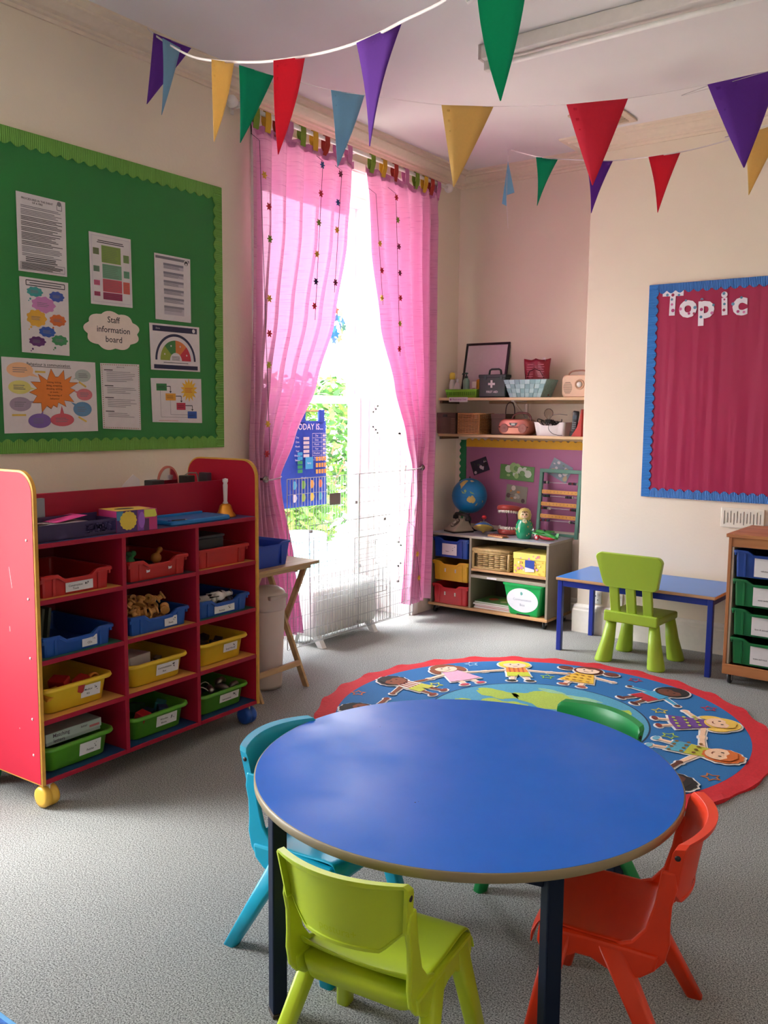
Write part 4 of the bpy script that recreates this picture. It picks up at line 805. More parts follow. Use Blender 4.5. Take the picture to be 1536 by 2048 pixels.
def tray(kind, col, w, d, h, label, loc, rotz, group, card=None, dip=True):
    m_ = mat(col, .35, .03, 20); t = thing('storage_tray', label, 'tray', loc, rotz, group); b = MB()
    if kind == 'tray':
        def L(ins, z, lo=0, r=.012):
            P = rrect(-w/2+ins, ins, w/2-ins, d-ins, r, z, 2, 9)
            if lo:
                for p in P:
                    if p.y < ins+.03: k = max(0, min(1, (w*.27-abs(p.x))/(.03))); p.z -= lo*k
            return P
        q = .022 if dip else 0
        b.loft([L(.022, .004), L(.016, .0), L(.012, h*.86-q*.3, q*.7), L(.012, h-.014, q), L(0, h-.014, q), L(0, h-.004, q), L(.003, h, q), L(.013, h, q), L(.016, h-.006, q), L(.020, .006)], m_, smooth=False)
        body = b.build('tray_body', t)
        for x in (-w*.31, w*.31): b = MB(); b.box((x-.006, .0095, .004), (x+.006, .016, h-.016), m_, .002); b.build('front_rib', t)
        for s in (-1, 1): b = MB(); b.box((s*(w/2-.004), .012, h-.030), (s*(w/2-.014), d-.02, h-.012), m_, .002); b.build('side_runner', t)
        ftop = h-.016-q; ins = .0125
    else:
        def L(ins, z, r=.045): return rrect(-w/2+ins, ins, w/2-ins, d-ins, max(.01, r-ins*.4), z, 6, 2)
        b.loft([L(.05, .004), L(.040, 0), L(.033, .006), L(.022, h-.022), L(.004, h-.016), L(0, h-.010), L(.003, h), L(.012, h+.001), L(.026, h-.010), L(.040, .006)], m_, smooth=True)
        body = b.build('tray_body', t); ftop = h-.022; ins = .028
    if card:
        txt, cw, chh, cx = card; z0 = max(.010, ftop-.006-chh); y = ins-.003
        c = MB(); ys_ = lambda z_: .0330-.011*(z_-.006)/(h-.028)-.0022
        if kind != 'tray': y = ys_(z0+chh)+.0015; yo = ys_(z0)-y
        else: yo = 0
        c.prism([(cx-cw/2, y+yo, z0), (cx+cw/2, y+yo, z0), (cx+cw/2, y-(.0015 if kind != 'tray' else 0), z0+chh), (cx-cw/2, y-(.0015 if kind != 'tray' else 0), z0+chh)], (0, .0012, 0), mat('e2dfe0', .5)); co = c.build('label_card', t)
        pr = Print((cx-cw/2, y-(.0015 if kind != 'tray' else 0), z0+chh), (cx+cw/2, y-(.0015 if kind != 'tray' else 0), z0+chh), (cx+cw/2, y+yo, z0), (cx-cw/2, y+yo, z0), (0, -1, 0), .0005)
        ls = txt.split('|')
        for i, s_ in enumerate(ls): pr.text(s_, .36 if len(ls) > 1 or cw > .1 else .5, .62-.34*i if len(ls) > 1 else .32, .0085, INK, .012)
        r = random.Random(len(txt))
        for k in range(5): pr.ell(.78+r.uniform(-.09, .09), .62+r.uniform(-.22, .22), r.uniform(.015, .035), INK if k % 2 else GREYINK, 1, 8)
        pr.build('card_print', co)
    return t
RC_, BC_, YC_, GC_ = 'b4201f', '154a9c', 'e2bc30', '559a28'
ROWG = ['green tubs in the bottom row of the tray unit', 'yellow tubs in the tray unit', 'blue trays in the tray unit', 'red trays in the tray unit']
CW = {0: (.003, .379), 1: (.399, .780), 2: (.800, UW-.021)}
spec = {
 (3, 0): ('tray', RC_, .086, ('Construction|Tools', .125, .036, .01), 'red tray with a Tools label, top left bay of the tray unit', True),
 (3, 1): ('tray', RC_, .086, None, 'red tray with torn-off label marks, top middle bay of the tray unit', True),
 (3, 2): ('tray', RC_, .088, None, 'plain red tray with a straight rim, top right bay of the tray unit', False),
 (2, 0): ('tray', BC_, .080, ('CDs', .07, .040, .05), 'blue tray with a small picture label, left bay, second row down', True),
 (2, 1): ('tray', BC_, .082, ('Reels', .07, .040, .06), 'blue tray heaped with wooden reels, middle bay', True),
 (2, 2): ('tray', BC_, .080, ('Animals', .13, .034, .0), 'blue tray of black and white toy animals, right bay', True),
 (1, 0): ('tub', YC_, .108, ('Medical|Kit', .09, .050, .06), 'yellow tub with a photo label holding red toys, left bay', True),
 (1, 1): ('tub', YC_, .104, ('Communication|Box', .125, .048, .05), 'yellow tub labelled Communication, middle bay', True),
 (1, 2): ('tub', YC_, .110, ('Small World', .09, .040, .05), 'yellow tub with a small picture label, right bay', True),
 (0, 0): ('tub', GC_, .105, ('Puzzles', .10, .050, .05), 'green tub labelled Puzzles, bottom left bay', True),
 (0, 1): ('tub', GC_, .105, ('Wooden|Blocks', .115, .048, .04), 'green tub labelled Wooden Blocks, bottom middle bay', True),
 (0, 2): ('tub', GC_, .100, ('Instruments', .125, .038, .04), 'green tub of silver metal pieces, bottom right bay', True)}
TR = {}
for (r_, c_), (k, col, h, card, lab, dp) in spec.items():
    a, c = CW[c_]; wd = .330 if k == 'tray' else .335; x = (a+c)/2 + (-.012 if c_ == 0 else 0 if c_ == 1 else -.006); z = SZ[r_]+.0187
    TR[(r_, c_)] = tray(k, col, wd, .40, h, lab, l2w(UNIT, (x, .016, z+.0003)), UA, ROWG[r_], card, dp)
for x in (-.06, .06):
    b = MB(); p = [(x-.009, .0088, .030), (x+.008, .0088, .032), (x+.010, .0088, .042), (x+.001, .0088, .039), (x-.010, .0088, .043)]; b.prism(p, (0, .0008, 0), mat('e0d8d8', .6)); b.build('label_remnant', TR[(3, 1)])
def inbay(r_, c_, x, y, z): return l2w(TR[(r_, c_)], (x, y, z))
# contents
rnd = random.Random(5); proto = None; WN = wood('c98a4a', 'e0a860', 2, 30); WR = mat('a83a2a', .5); k = 0
for i in range(30):
    lay = i//12; x = -.11+.055*(i % 4)+rnd.uniform(-.008, .008)+.012*lay; y = .06+.065*((i//4) % 3)+rnd.uniform(-.01, .01); z = .036+.042*lay
    if lay == 2: x = -.085+.055*(i % 4); y = .10+.06*((i//4) % 2); 
    p = inbay(2, 1, x, y, z)
    o = thing('wooden_reel', 'turned wooden cotton reel heaped in the blue middle tray', 'toy', p, rnd.uniform(0, 3), 'wooden reels heaped in the blue middle tray')
    o.rotation_euler = (rnd.uniform(-1.5, 1.5), rnd.uniform(-1.2, 1.2), rnd.uniform(0, 3))
    if proto is None:
        b = MB(); b.lathe([(.006, -.018), (.020, -.018), (.020, -.012), (.012, -.007), (.012, .007), (.020, .012), (.020, .018), (.007, .018), (.007, -.018)], WN, n=16, smooth=False); proto = b.build('reel_body', o)
    else: d = proto.copy(); COL.objects.link(d); d.parent = o
def cow(p, rz, lab, sc=1.0):
    t = thing('toy_cow', lab, 'toy animal', p, rz); Wt = mat('e4e0dc', .4); Bk = mat('1a1a1c', .4); b = MB(); b.M = Matrix.Scale(sc, 4)
    b.tube([(-.045, 0, .045), (-.03, 0, .05), (.0, 0, .048), (.03, 0, .05), (.045, 0, .056)], [.014, .021, .022, .020, .012], Wt, 12); b.tube([(.04, 0, .056), (.055, 0, .072), (.068, 0, .074), (.082, 0, .066)], [.012, .011, .012, .009], Wt, 10); b.build('body', t)
    for x in (-.032, .032):
        for s in (-1, 1): b = MB(); b.M = Matrix.Scale(sc, 4); b.tube([(x, s*.011, .045), (x, s*.012, .02), (x+.002, s*.012, .0)], [.009, .006, .007], Wt, 8); b.build('leg', t)
    b = MB(); b.M = Matrix.Scale(sc, 4)
    for q in ((-.02, .014, .056, .013), (.018, -.012, .058, .012), (-.005, -.015, .045, .011), (.025, .015, .045, .010), (.062, .006, .076, .009)): b.ball(q[:3], q[3], Bk, 10, (1, .7, .8))
    b.build('black_patches', t)
    for s in (-1, 1): b = MB(); b.M = Matrix.Scale(sc, 4); b.ball((.058, s*.014, .078), .007, Bk, 8, (.5, 1.2, .7)); b.build('ear', t)
    b = MB(); b.M = Matrix.Scale(sc, 4); b.tube([(-.046, 0, .058), (-.056, 0, .045), (-.056, 0, .02)], [.003, .002, .004], Bk, 6); b.build('tail', t); return t
for (x, y, z, rz, rx, lab) in ((-.08, .055, .030, 2.2, .9, 'black and white toy cow at the front of the blue right tray'), (-.01, .10, .070, .5, 1.4, 'white toy cow lying on top of the heap in the blue right tray'), (-.10, .16, .034, 1.2, .2, 'toy cow at the back left of the blue right tray')):
    o = cow(inbay(2, 2, x, y, z), UA+rz, lab, 1.1); o.rotation_euler = (rx, .1, UA+rz)
rnd = random.Random(8)
for i, c in enumerate(('22242c', '2c3040', '1c1c20', '383c48', '24262c', '2a2c30')):
    p = inbay(2, 2, .03+.045*(i % 3), .05+.07*(i//3), .040); b = MB(); b.tube([(-.03, 0, 0), (0, 0, .012), (.03, 0, .004)], [.008, .018, .010], mat(c, .4), 8)
    for x in (-.015, .018): b.tube([(x, .006, 0), (x, .008, -.025)], .005, mat(c, .4), 6); b.tube([(x, -.006, 0), (x, -.008, -.025)], .005, mat(c, .4), 6)
    tag(b.build('toy_animal'), 'dark toy animal in the blue right tray beside the toy cows', 'toy animal', 'dark toy animals in the blue right tray', p, rnd.uniform(0, 6))
def block(p, sz, c, rz, lab, tilt=0, grp=None, nm='toy_block'):
    b = MB(); b.box((-sz[0]/2, -sz[1]/2, 0), (sz[0]/2, sz[1]/2, sz[2]), mat(c, .5), .003); o = b.build(nm); tag(o, lab, 'toy block', grp, p, rz); o.rotation_euler = (tilt, 0, rz); return o
block(inbay(1, 0, .035, .06, .06), (.10, .05, .045), 'b02a24', UA+.6, 'larger red toy brick in the left yellow tub', .2); block(inbay(1, 0, -.03, .09, .06), (.07, .05, .06), 'a32420', UA+2, 'smaller red toy brick leaning in the left yellow tub', -.3)
block(inbay(1, 0, -.085, .06, .065), (.12, .05, .018), 'c98a2a', UA+.2, 'orange flat toy piece in the left yellow tub', .5)
b = MB(); b.lathe([(.013, -.008), (.026, -.008), (.026, .008), (.013, .008), (.013, -.008)], mat('d98a2a', .4), n=18, axis=1); tag(b.build('toy_ring'), 'orange toy ring at the right of the left yellow tub', 'toy', None, inbay(1, 0, .10, .06, .085), UA)
b = MB(); b.box((0, 0, 0), (.13, .11, .07), mat('b8b0ac', .6), .003); o = b.build('card_box'); tag(o, 'small pale card box in the middle yellow tub', 'box', None, inbay(1, 1, -.125, .06, .055), UA+.15)
for i, (x, y, c, rz) in enumerate(((.02, .10, '6a6a70', .3), (.06, .08, '8a8a88', 1.0), (.09, .14, '5a5048', .7), (.02, .2, '4a4a50', 2))): block(inbay(1, 1, x, y, .052), (.06, .03, .02), c, UA+rz, 'grey loose piece in the middle yellow tub', .2, 'grey pieces in the middle yellow tub', 'toy_piece')
for i, (x, y, c, rz) in enumerate(((-.06, .10, '3a3430', .3), (.0, .08, '4a4038', 1.0), (.06, .12, '3a3a40', .7), (-.02, .2, '2a2a30', 2), (.05, .22, '3c3038', .2))): block(inbay(1, 2, x, y, .062), (.08, .04, .025), c, UA+rz, 'dark loose piece in the right yellow tub', .2, 'dark pieces in the right yellow tub', 'toy_piece')
block(inbay(0, 1, -.075, .06, .055), (.055, .05, .055), 'b8252c', UA+.3, 'red wooden block in the middle green tub', .3)
for i, (x, y, c, rz, cn) in enumerate(((-.01, .10, '1a4a5a', .3, 'dark teal'), (.06, .08, '1a3a6a', 1.0, 'navy'), (.10, .14, '2a8a8a', .7, 'turquoise'), (.02, .2, '2a5a3a', 2, 'dark green'), (-.08, .2, '5a5a5a', .4, 'grey'))): block(inbay(0, 1, x, y, .055), (.06, .045, .04), c, UA+rz, cn+' wooden block in the middle green tub', .2)
rnd = random.Random(3); SIL = mat('8d8782', .3, metal=.8)
for i in range(7):
    x = -.12+.04*i; b = MB(); b.tube([(-.03, 0, 0), (-.01, .004, .010), (.012, 0, .012), (.035, 0, .002)], [.012, .016, .015, .010], SIL, 10); o = b.build('metal_bell'); tag(o, 'silver metal bell shaker piece in the right green tub', 'instrument', 'silver pieces in the right green tub', inbay(0, 2, x, .07+.05*(i % 2), .072+.01*(i % 3)), UA+rnd.uniform(0, 3))
b = MB(); b.tube([(.05*cos(a*.35)-.02, .03*sin(a*.35), .03+.02*sin(a*.7)) for a in range(18)], .0025, mat('c9c2b8', .5), 5); tag(b.build('looped_string'), 'thin pale cord looped over the silver pieces', 'cord', None, inbay(0, 2, -.05, .09, .075), UA)
# matching letters box over the puzzle tub
t = thing('game_box', 'flat grey-green boxed game marked Matching, lying across the puzzles tub', 'game box', inbay(0, 0, -.145, .03, .109), UA)
t.rotation_euler = (0.0, 0, UA); b = MB(); b.box((0, 0, 0), (.25, .26, .045), mat('8e9a90', .6), .002); b.build('box_base', t); b = MB(); b.box((-.003, -.003, .014), (.253, .263, .049), mat('9aa69c', .6), .002); b.build('box_lid', t)
pr = Print((0, -.003, .049), (.25, -.003, .049), (.25, -.003, .003), (0, -.003, .003), (0, -1, 0), .0006); pr.text('Matching', .26, .70, .015, mat('4a3a44', .7), .015); pr.text('letters', .22, .25, .014, mat('4a3a44', .7), .015); pr.text('letter', .68, .72, .010, mat('4a3a44', .7), .01); pr.rect(.78, .42, .97, .62, mat('a85a5a', .7)); pr.build('box_print', t)
# dark books standing in the second-row left bay and odds in top-row bays
for i, (x, tl) in enumerate(((-.115, .12), (-.085, .12))):
    b = MB(); b.box((0, 0, 0), (.012, .20, .165), mat('3a4438' if i else '454a3a', .6), .002); b.box((.002, .004, .003), (.010, .2005, .162), PAPER); o = b.build('thin_book'); tag(o, ('left' if i == 0 else 'right') + ' of two thin dark books standing in the second-row blue tray', 'book', None, inbay(2, 0, x, .10, .006), UA); o.rotation_euler = (0, tl, UA)
b = MB(); b.box((0, 0, 0), (.17, .20, .075), mat('3c4048', .45), .006); b.box((-.004, -.004, .075), (.174, .204, .088), mat('4c5058', .45), .004); tag(b.build('plastic_box'), 'smoky grey plastic lidded box resting in the top right red tray', 'box', None, inbay(3, 2, -.08, .10, .045), UA)
for i, (x, c, cn) in enumerate(((-.125, '1f4a2a', 'dark green'), (-.10, '2a7a44', 'green'), (.045, 'a86a2a', 'orange'))):
    b = MB(); b.ball((0, 0, 0), .026, mat(c, .6), 10, (1, .8, .9)); b.tube([(.0, 0, .01), (.02, 0, .03)], .010, mat(c, .6), 8); b.ball((.022, 0, .034), .013, mat(c, .6), 8); tag(b.build('toy_figure'), cn+' toy in the top middle red tray, '+('at far left', 'beside its dark neighbour', 'near the right side')[i], 'toy', None, inbay(3, 1, x, .08, .072), UA)
b = MB(); b.box((-.12, 0, 0), (.12, .2, .03), mat('1a3a50', .6), .003); tag(b.build('toy_case'), 'flat dark blue case inside the top middle red tray', 'case', None, inbay(3, 1, 0, .13, .008), UA)

# ---- things on top of the unit
ZT = 1.0168
def up(x, y, z=0): return l2w(UNIT, (x, y, ZT+.0003+z))
t = thing('paper_tray', 'dark purple perforated letter tray holding papers, left on the tray unit', 'letter tray', up(.015, .03), UA); PU = mat('2e1f4a', .5)
b = MB()
W_, D_, H_ = .36, .125, .062
b.box((0, 0, 0), (W_, D_, .004), PU); b.box((0, 0, 0), (W_, .004, .014), PU); b.box((0, 0, H_-.010), (W_, .004, H_), PU); b.box((0, D_-.004, 0), (W_, D_, H_+.016), PU); b.box((0, 0, 0), (.004, D_, H_), PU); b.box((W_-.004, 0, 0), (W_, D_, H_), PU)
b.build('tray_shell', t); b = MB(); rnd = random.Random(9)
for i in range(58):
    x = .008+i*.0057
    for j in range(5):
        if rnd.random() < .62: b.box((x, .0005, .014+j*.0076), (x+rnd.uniform(.0025, .0045), .0035, .014+j*.0076+rnd.uniform(.004, .007)), PU)
b.box((0, .0003, .014), (.21, .0037, H_-.01), PU); b.build('lattice_front', t, kind='stuff')
for i, (x, y, w2, c, rz, lab, tl) in enumerate(((.04, .03, .21, 'b8b2b4', .02, 'white paper sheet under the pink sheet in the purple tray', 0), (.11, .04, .15, 'd8408c', .05, 'bright pink paper sheet on the purple tray', .12), (.05, .03, .09, 'cfc9ca', .5, 'curled white slip on the purple tray', -.25))):
    b = MB(); b.field(8, 3, lambda u, v: Vector((w2*u, .10*v, .008*sin(pi*u)*(i == 2)+.0006)), lambda u, v: Vector((w2*u, .10*v, .008*sin(pi*u)*(i == 2))), mat(c, .7)); o = b.build('paper_sheet'); tag(o, lab, 'paper', None, up(.015+x, .03+y, .058+.003*i), UA+rz); o.rotation_euler = (0, -tl, UA+rz)
t = thing('leaflet_stack', 'narrow stack of white leaflets standing at the far left of the tray unit', 'papers', up(.098, .165), UA+radians(90))
for k in range(4): b = MB(); b.box((k*.006, -.045, 0), (k*.006+.0045, .0, .150-.004*(k % 2)), mat(('8f989c', 'a5acb0', '99a29a', '8c9296')[k], .7)); b.build('leaflet', t)
t = thing('tissue_box', 'square tissue box patterned in yellow, purple and magenta petals', 'tissue box', up(.455, .070), UA-radians(8)); b = MB()
b.box((-.075, -.055, 0), (.115, .085, .088), mat('b02a6a', .5), .002); b.build('carton', t)
def petals(nm, cx, cz, r, n, mt, face, lab=None):
    b = MB()
    L = [(cx+r*(1+.13*abs(cos(n*a)))*cos(a), cz+r*(1+.13*abs(cos(n*a)))*sin(a)) for a in [2*pi*k/48 for k in range(48)]]
    return L
b = MB(); zt = .0885
b.prism([(-.0745, -.0545, zt-.0003), (.05, -.0545, zt-.0003), (.10, -.03, zt-.0003), (.10, .06, zt-.0003), (.02, .084, zt-.0003), (-.0745, .084, zt-.0003)], (0, 0, .0006), mat('d9b24a', .5))
b.prism([(.0+.045*cos(2*pi*k/20), .012+.022*sin(2*pi*k/20), zt+.0004) for k in range(20)], (0, 0, .0003), mat('2a2030', .7))
yf = -.0553
def fp(pts, c, k): b.prism([(x, yf-.0003*k, z) for x, z in pts], (0, -.0003, 0), mat(c, .5))
fp([(-.075, .001), (.02, .001), (.02, .0875), (-.075, .0875)], '4a2a6a', 0); fp([(-.0745, .05), (-.045, .05), (-.045, .0875), (-.0745, .0875)], '3f7fa0', 1)
pl = [(-.022+.036*(1+.10*abs(cos(7*a)))*cos(a), .047+.036*(1+.10*abs(cos(7*a)))*sin(a)) for a in [2*pi*k/56 for k in range(56)]]; fp(pl, 'd9b83f', 2)
fp([(.022, .001), (.05, .001), (.05, .0875), (.022, .0875)], '7a3a9a', 1); fp([(.04+.015*cos(q*.4), .045+.034*sin(q*.4)) for q in range(16)], '9a5ab8', 2)
fp([(.052, .055), (.105, .055), (.113, .06), (.105, .0875), (.052, .0875)], 'c9c84a', 2); fp([(.05, .001), (.075, .001), (.075, .05), (.05, .05)], '4a2050', 1); b.build('petal_print', t)
t = thing('document_folder', 'flat bright blue plastic document case on the right of the tray unit', 'folder', up(.66, .02), UA); BL = mat('1874b8', .35, .03, 8)
b = MB(); b.loft([rrect(0, 0, .32, .17, .015, z) if False else [Vector((p.x, p.y, z)) for p in rrect(i_, i_, .36-i_, .17-i_, .015, 0)] for z, i_ in ((0, .004), (.004, 0), (.014, 0), (.020, .004))], BL); b.build('case_body', t)
b = MB(); b.box((.03, .155, .018), (.33, .168, .030), BL, .003); b.build('case_spine', t)
b = MB(); b.tube([(0, 0, 0), (.07, 0, 0)], [.0028, .0028], mat('26262c', .4), 8); b.tube([(.07, 0, 0), (.082, 0, 0)], [.0028, .0006], mat('b0a890', .4), 8); b.tube([(-.016, 0, 0), (0, 0, 0)], .0029, mat('4a4a9a', .4), 8); tag(b.build('paintbrush'), 'thin dark brush lying on the blue document case', 'brush', None, up(.665, .03, .0235), UA-.15)
t = thing('hand_bell', 'brass hand bell with an upright white handle at the right end', 'bell', up(1.075, .11), UA)
b = MB(); b.lathe([(.048, .0), (.050, .003), (.047, .010), (.036, .022), (.030, .040), (.027, .052), (.018, .060), (.0, .063)], mat('d98f2c', .3, metal=.55), n=24); b.build('bell_cup', t)
b = MB(); b.lathe([(.011, .058), (.013, .066), (.009, .072), (.010, .10), (.0115, .150), (.009, .158), (.013, .166), (.013, .178), (.0, .182)], mat('d8cfd0', .4), n=16); b.build('bell_handle', t)
# behind the middle board
t = thing('arched_mirror', 'small arched mirror with a pink rim standing behind the red back board', 'mirror', up(.895, .30), UA)
L = [(-.062, .02)] + [(.062*cos(pi-pi*k/16), .165+.075*sin(pi-pi*k/16)) for k in range(17)] + [(.062, .02)]
b = MB(); b.prism([(x, 0, z) for x, z in L], (0, .008, 0), mat('c26a5a', .5)); b.build('mirror_rim', t)
b = MB(); b.prism([(x*.88, -.0012, .135+(z-.135)*.90) for x, z in L], (0, .001, 0), mat('b8b0b4', .05, metal=1)); b.build('mirror_glass', t); b = MB(); b.box((-.062, -.02, 0), (.062, .03, .02), mat('c26a5a', .5), .003); b.build('mirror_base', t)
b = MB(); b.prism([(0, 0, 0), (.10, 0, 0), (.095, 0, .19), (.06, 0, .215), (.0, 0, .17)], (0, .002, 0), PAPER); o = b.build('paper_sheet'); tag(o, 'white paper corner sticking up behind the red back board', 'paper', None, up(.58, .24), UA)
for (x, w2, h2, c, lab) in ((.775, .070, .178, '1c1c20', 'black case just left of the arched mirror'), (.985, .05, .190, '202024', 'black charger box right of the arched mirror'), (1.115, .03, .198, '3a2a3a', 'dark plum stand near the right end panel')):
    b = MB(); b.box((0, 0, 0), (w2, .06, h2), mat(c, .5), .004); tag(b.build('dark_box'), lab, 'box', None, up(x, .27), UA)
b = MB(); b.tube(spline([Vector(q) for q in ((0, 0, .0), (.0, 0, .15), (.03, 0, .192), (.07, -.01, .196), (.10, 0, .186), (.11, 0, .12), (.11, 0, 0))], 5), .0035, mat('8a8a80', .5), 6); tag(b.build('grey_cable'), 'grey cable looping over the back board beside the bell', 'cable', None, up(1.02, .345), UA)

# ================================================================ ROUND TABLE AND MOULDED CHAIRS
TCX, TCY, TH, TR_ = -1.169, 1.986, .560, .566
t = thing('round_table', 'low round classroom table with a blue laminate top and dark navy legs', 'table', (TCX, TCY, 0))
def tabletop_mat():
    m = bpy.data.materials.new('blue_laminate'); m.use_nodes = True; n = m.node_tree; b = n.nodes['Principled BSDF']
    t_ = n.nodes.new('ShaderNodeTexCoord'); no = n.nodes.new('ShaderNodeTexNoise'); no.inputs['Scale'].default_value = 5; no.inputs['Detail'].default_value = 5
    r = n.nodes.new('ShaderNodeValToRGB'); r.color_ramp.elements[0].color = (.36, .36, .36, 1); r.color_ramp.elements[1].color = (.52, .52, .52, 1); r.color_ramp.elements[0].position = .35; r.color_ramp.elements[1].position = .7
    n.links.new(t_.outputs['Object'], no.inputs['Vector']); n.links.new(no.outputs['Fac'], r.inputs[0]); n.links.new(r.outputs[0], b.inputs['Roughness']); b.inputs['Base Color'].default_value = hexc('0464c8'); b.inputs['Specular IOR Level'].default_value = .22
    sp = n.nodes.new('ShaderNodeTexNoise'); sp.inputs['Scale'].default_value = 420; sp.inputs['Detail'].default_value = 1; bp = n.nodes.new('ShaderNodeBump'); bp.inputs['Strength'].default_value = .12; bp.inputs['Distance'].default_value = .001
    n.links.new(t_.outputs['Object'], sp.inputs['Vector']); n.links.new(sp.outputs['Fac'], bp.inputs['Height']); n.links.new(bp.outputs[0], b.inputs['Normal']); return m
b = MB(); b.lathe([(0, TH-.024), (TR_-.004, TH-.024), (TR_, TH-.021), (TR_, TH-.003), (TR_-.003, TH-.0005), (TR_-.006, TH-.0005), (0, TH-.0005)], mat('8f8062', .45, .05, 10), n=128); top = b.build('edge_band', t, bevel=0)
b = MB(); b.lathe([(0, TH-.0005), (TR_-.004, TH-.0005), (TR_-.0045, TH), (0, TH)], tabletop_mat(), n=128, smooth=False); b.build('tabletop', t)
b = MB(); 
for (x, y, r) in ((.02, -.27, .0022), (.024, -.262, .0012), (-.36, .10, .0015), (-.33, .16, .001)): b.lathe([(r, TH+.0001), (0, TH+.0004)], mat('1a1a24', .6), (x, y, 0), 8)
b.build('ink_specks', t, kind='stuff')
NAVY = mat('0a1830', .5, spec=.2)
legA = [radians(a) for a in (-118.5, -38.5, 61.5, 141.5)]; LP = []
for a in legA:
    r = TR_-.034; x, y = r*cos(a), r*sin(a); LP.append((x, y)); b = MB(); b.M = Matrix.Translation((x, y, 0)) @ Matrix.Rotation(a+pi/4*0, 4, 'Z')
    b.box((-.019, -.019, .012), (.019, .019, TH-.0245), NAVY, .004); b.box((-.0195, -.0195, 0), (.0195, .0195, .012), mat('3a2c24', .5), .003); b.build('leg', t)
for i in range(4):
    p, q = LP[i], LP[(i+1) % 4]; b = MB(); P = Vector((p[0], p[1], TH-.045)); Q = Vector((q[0], q[1], TH-.045)); d = (Q-P).normalized(); b.tube([P+d*.019, Q-d*.019], .016, NAVY, 4, True, False); b.build('under_frame', t)

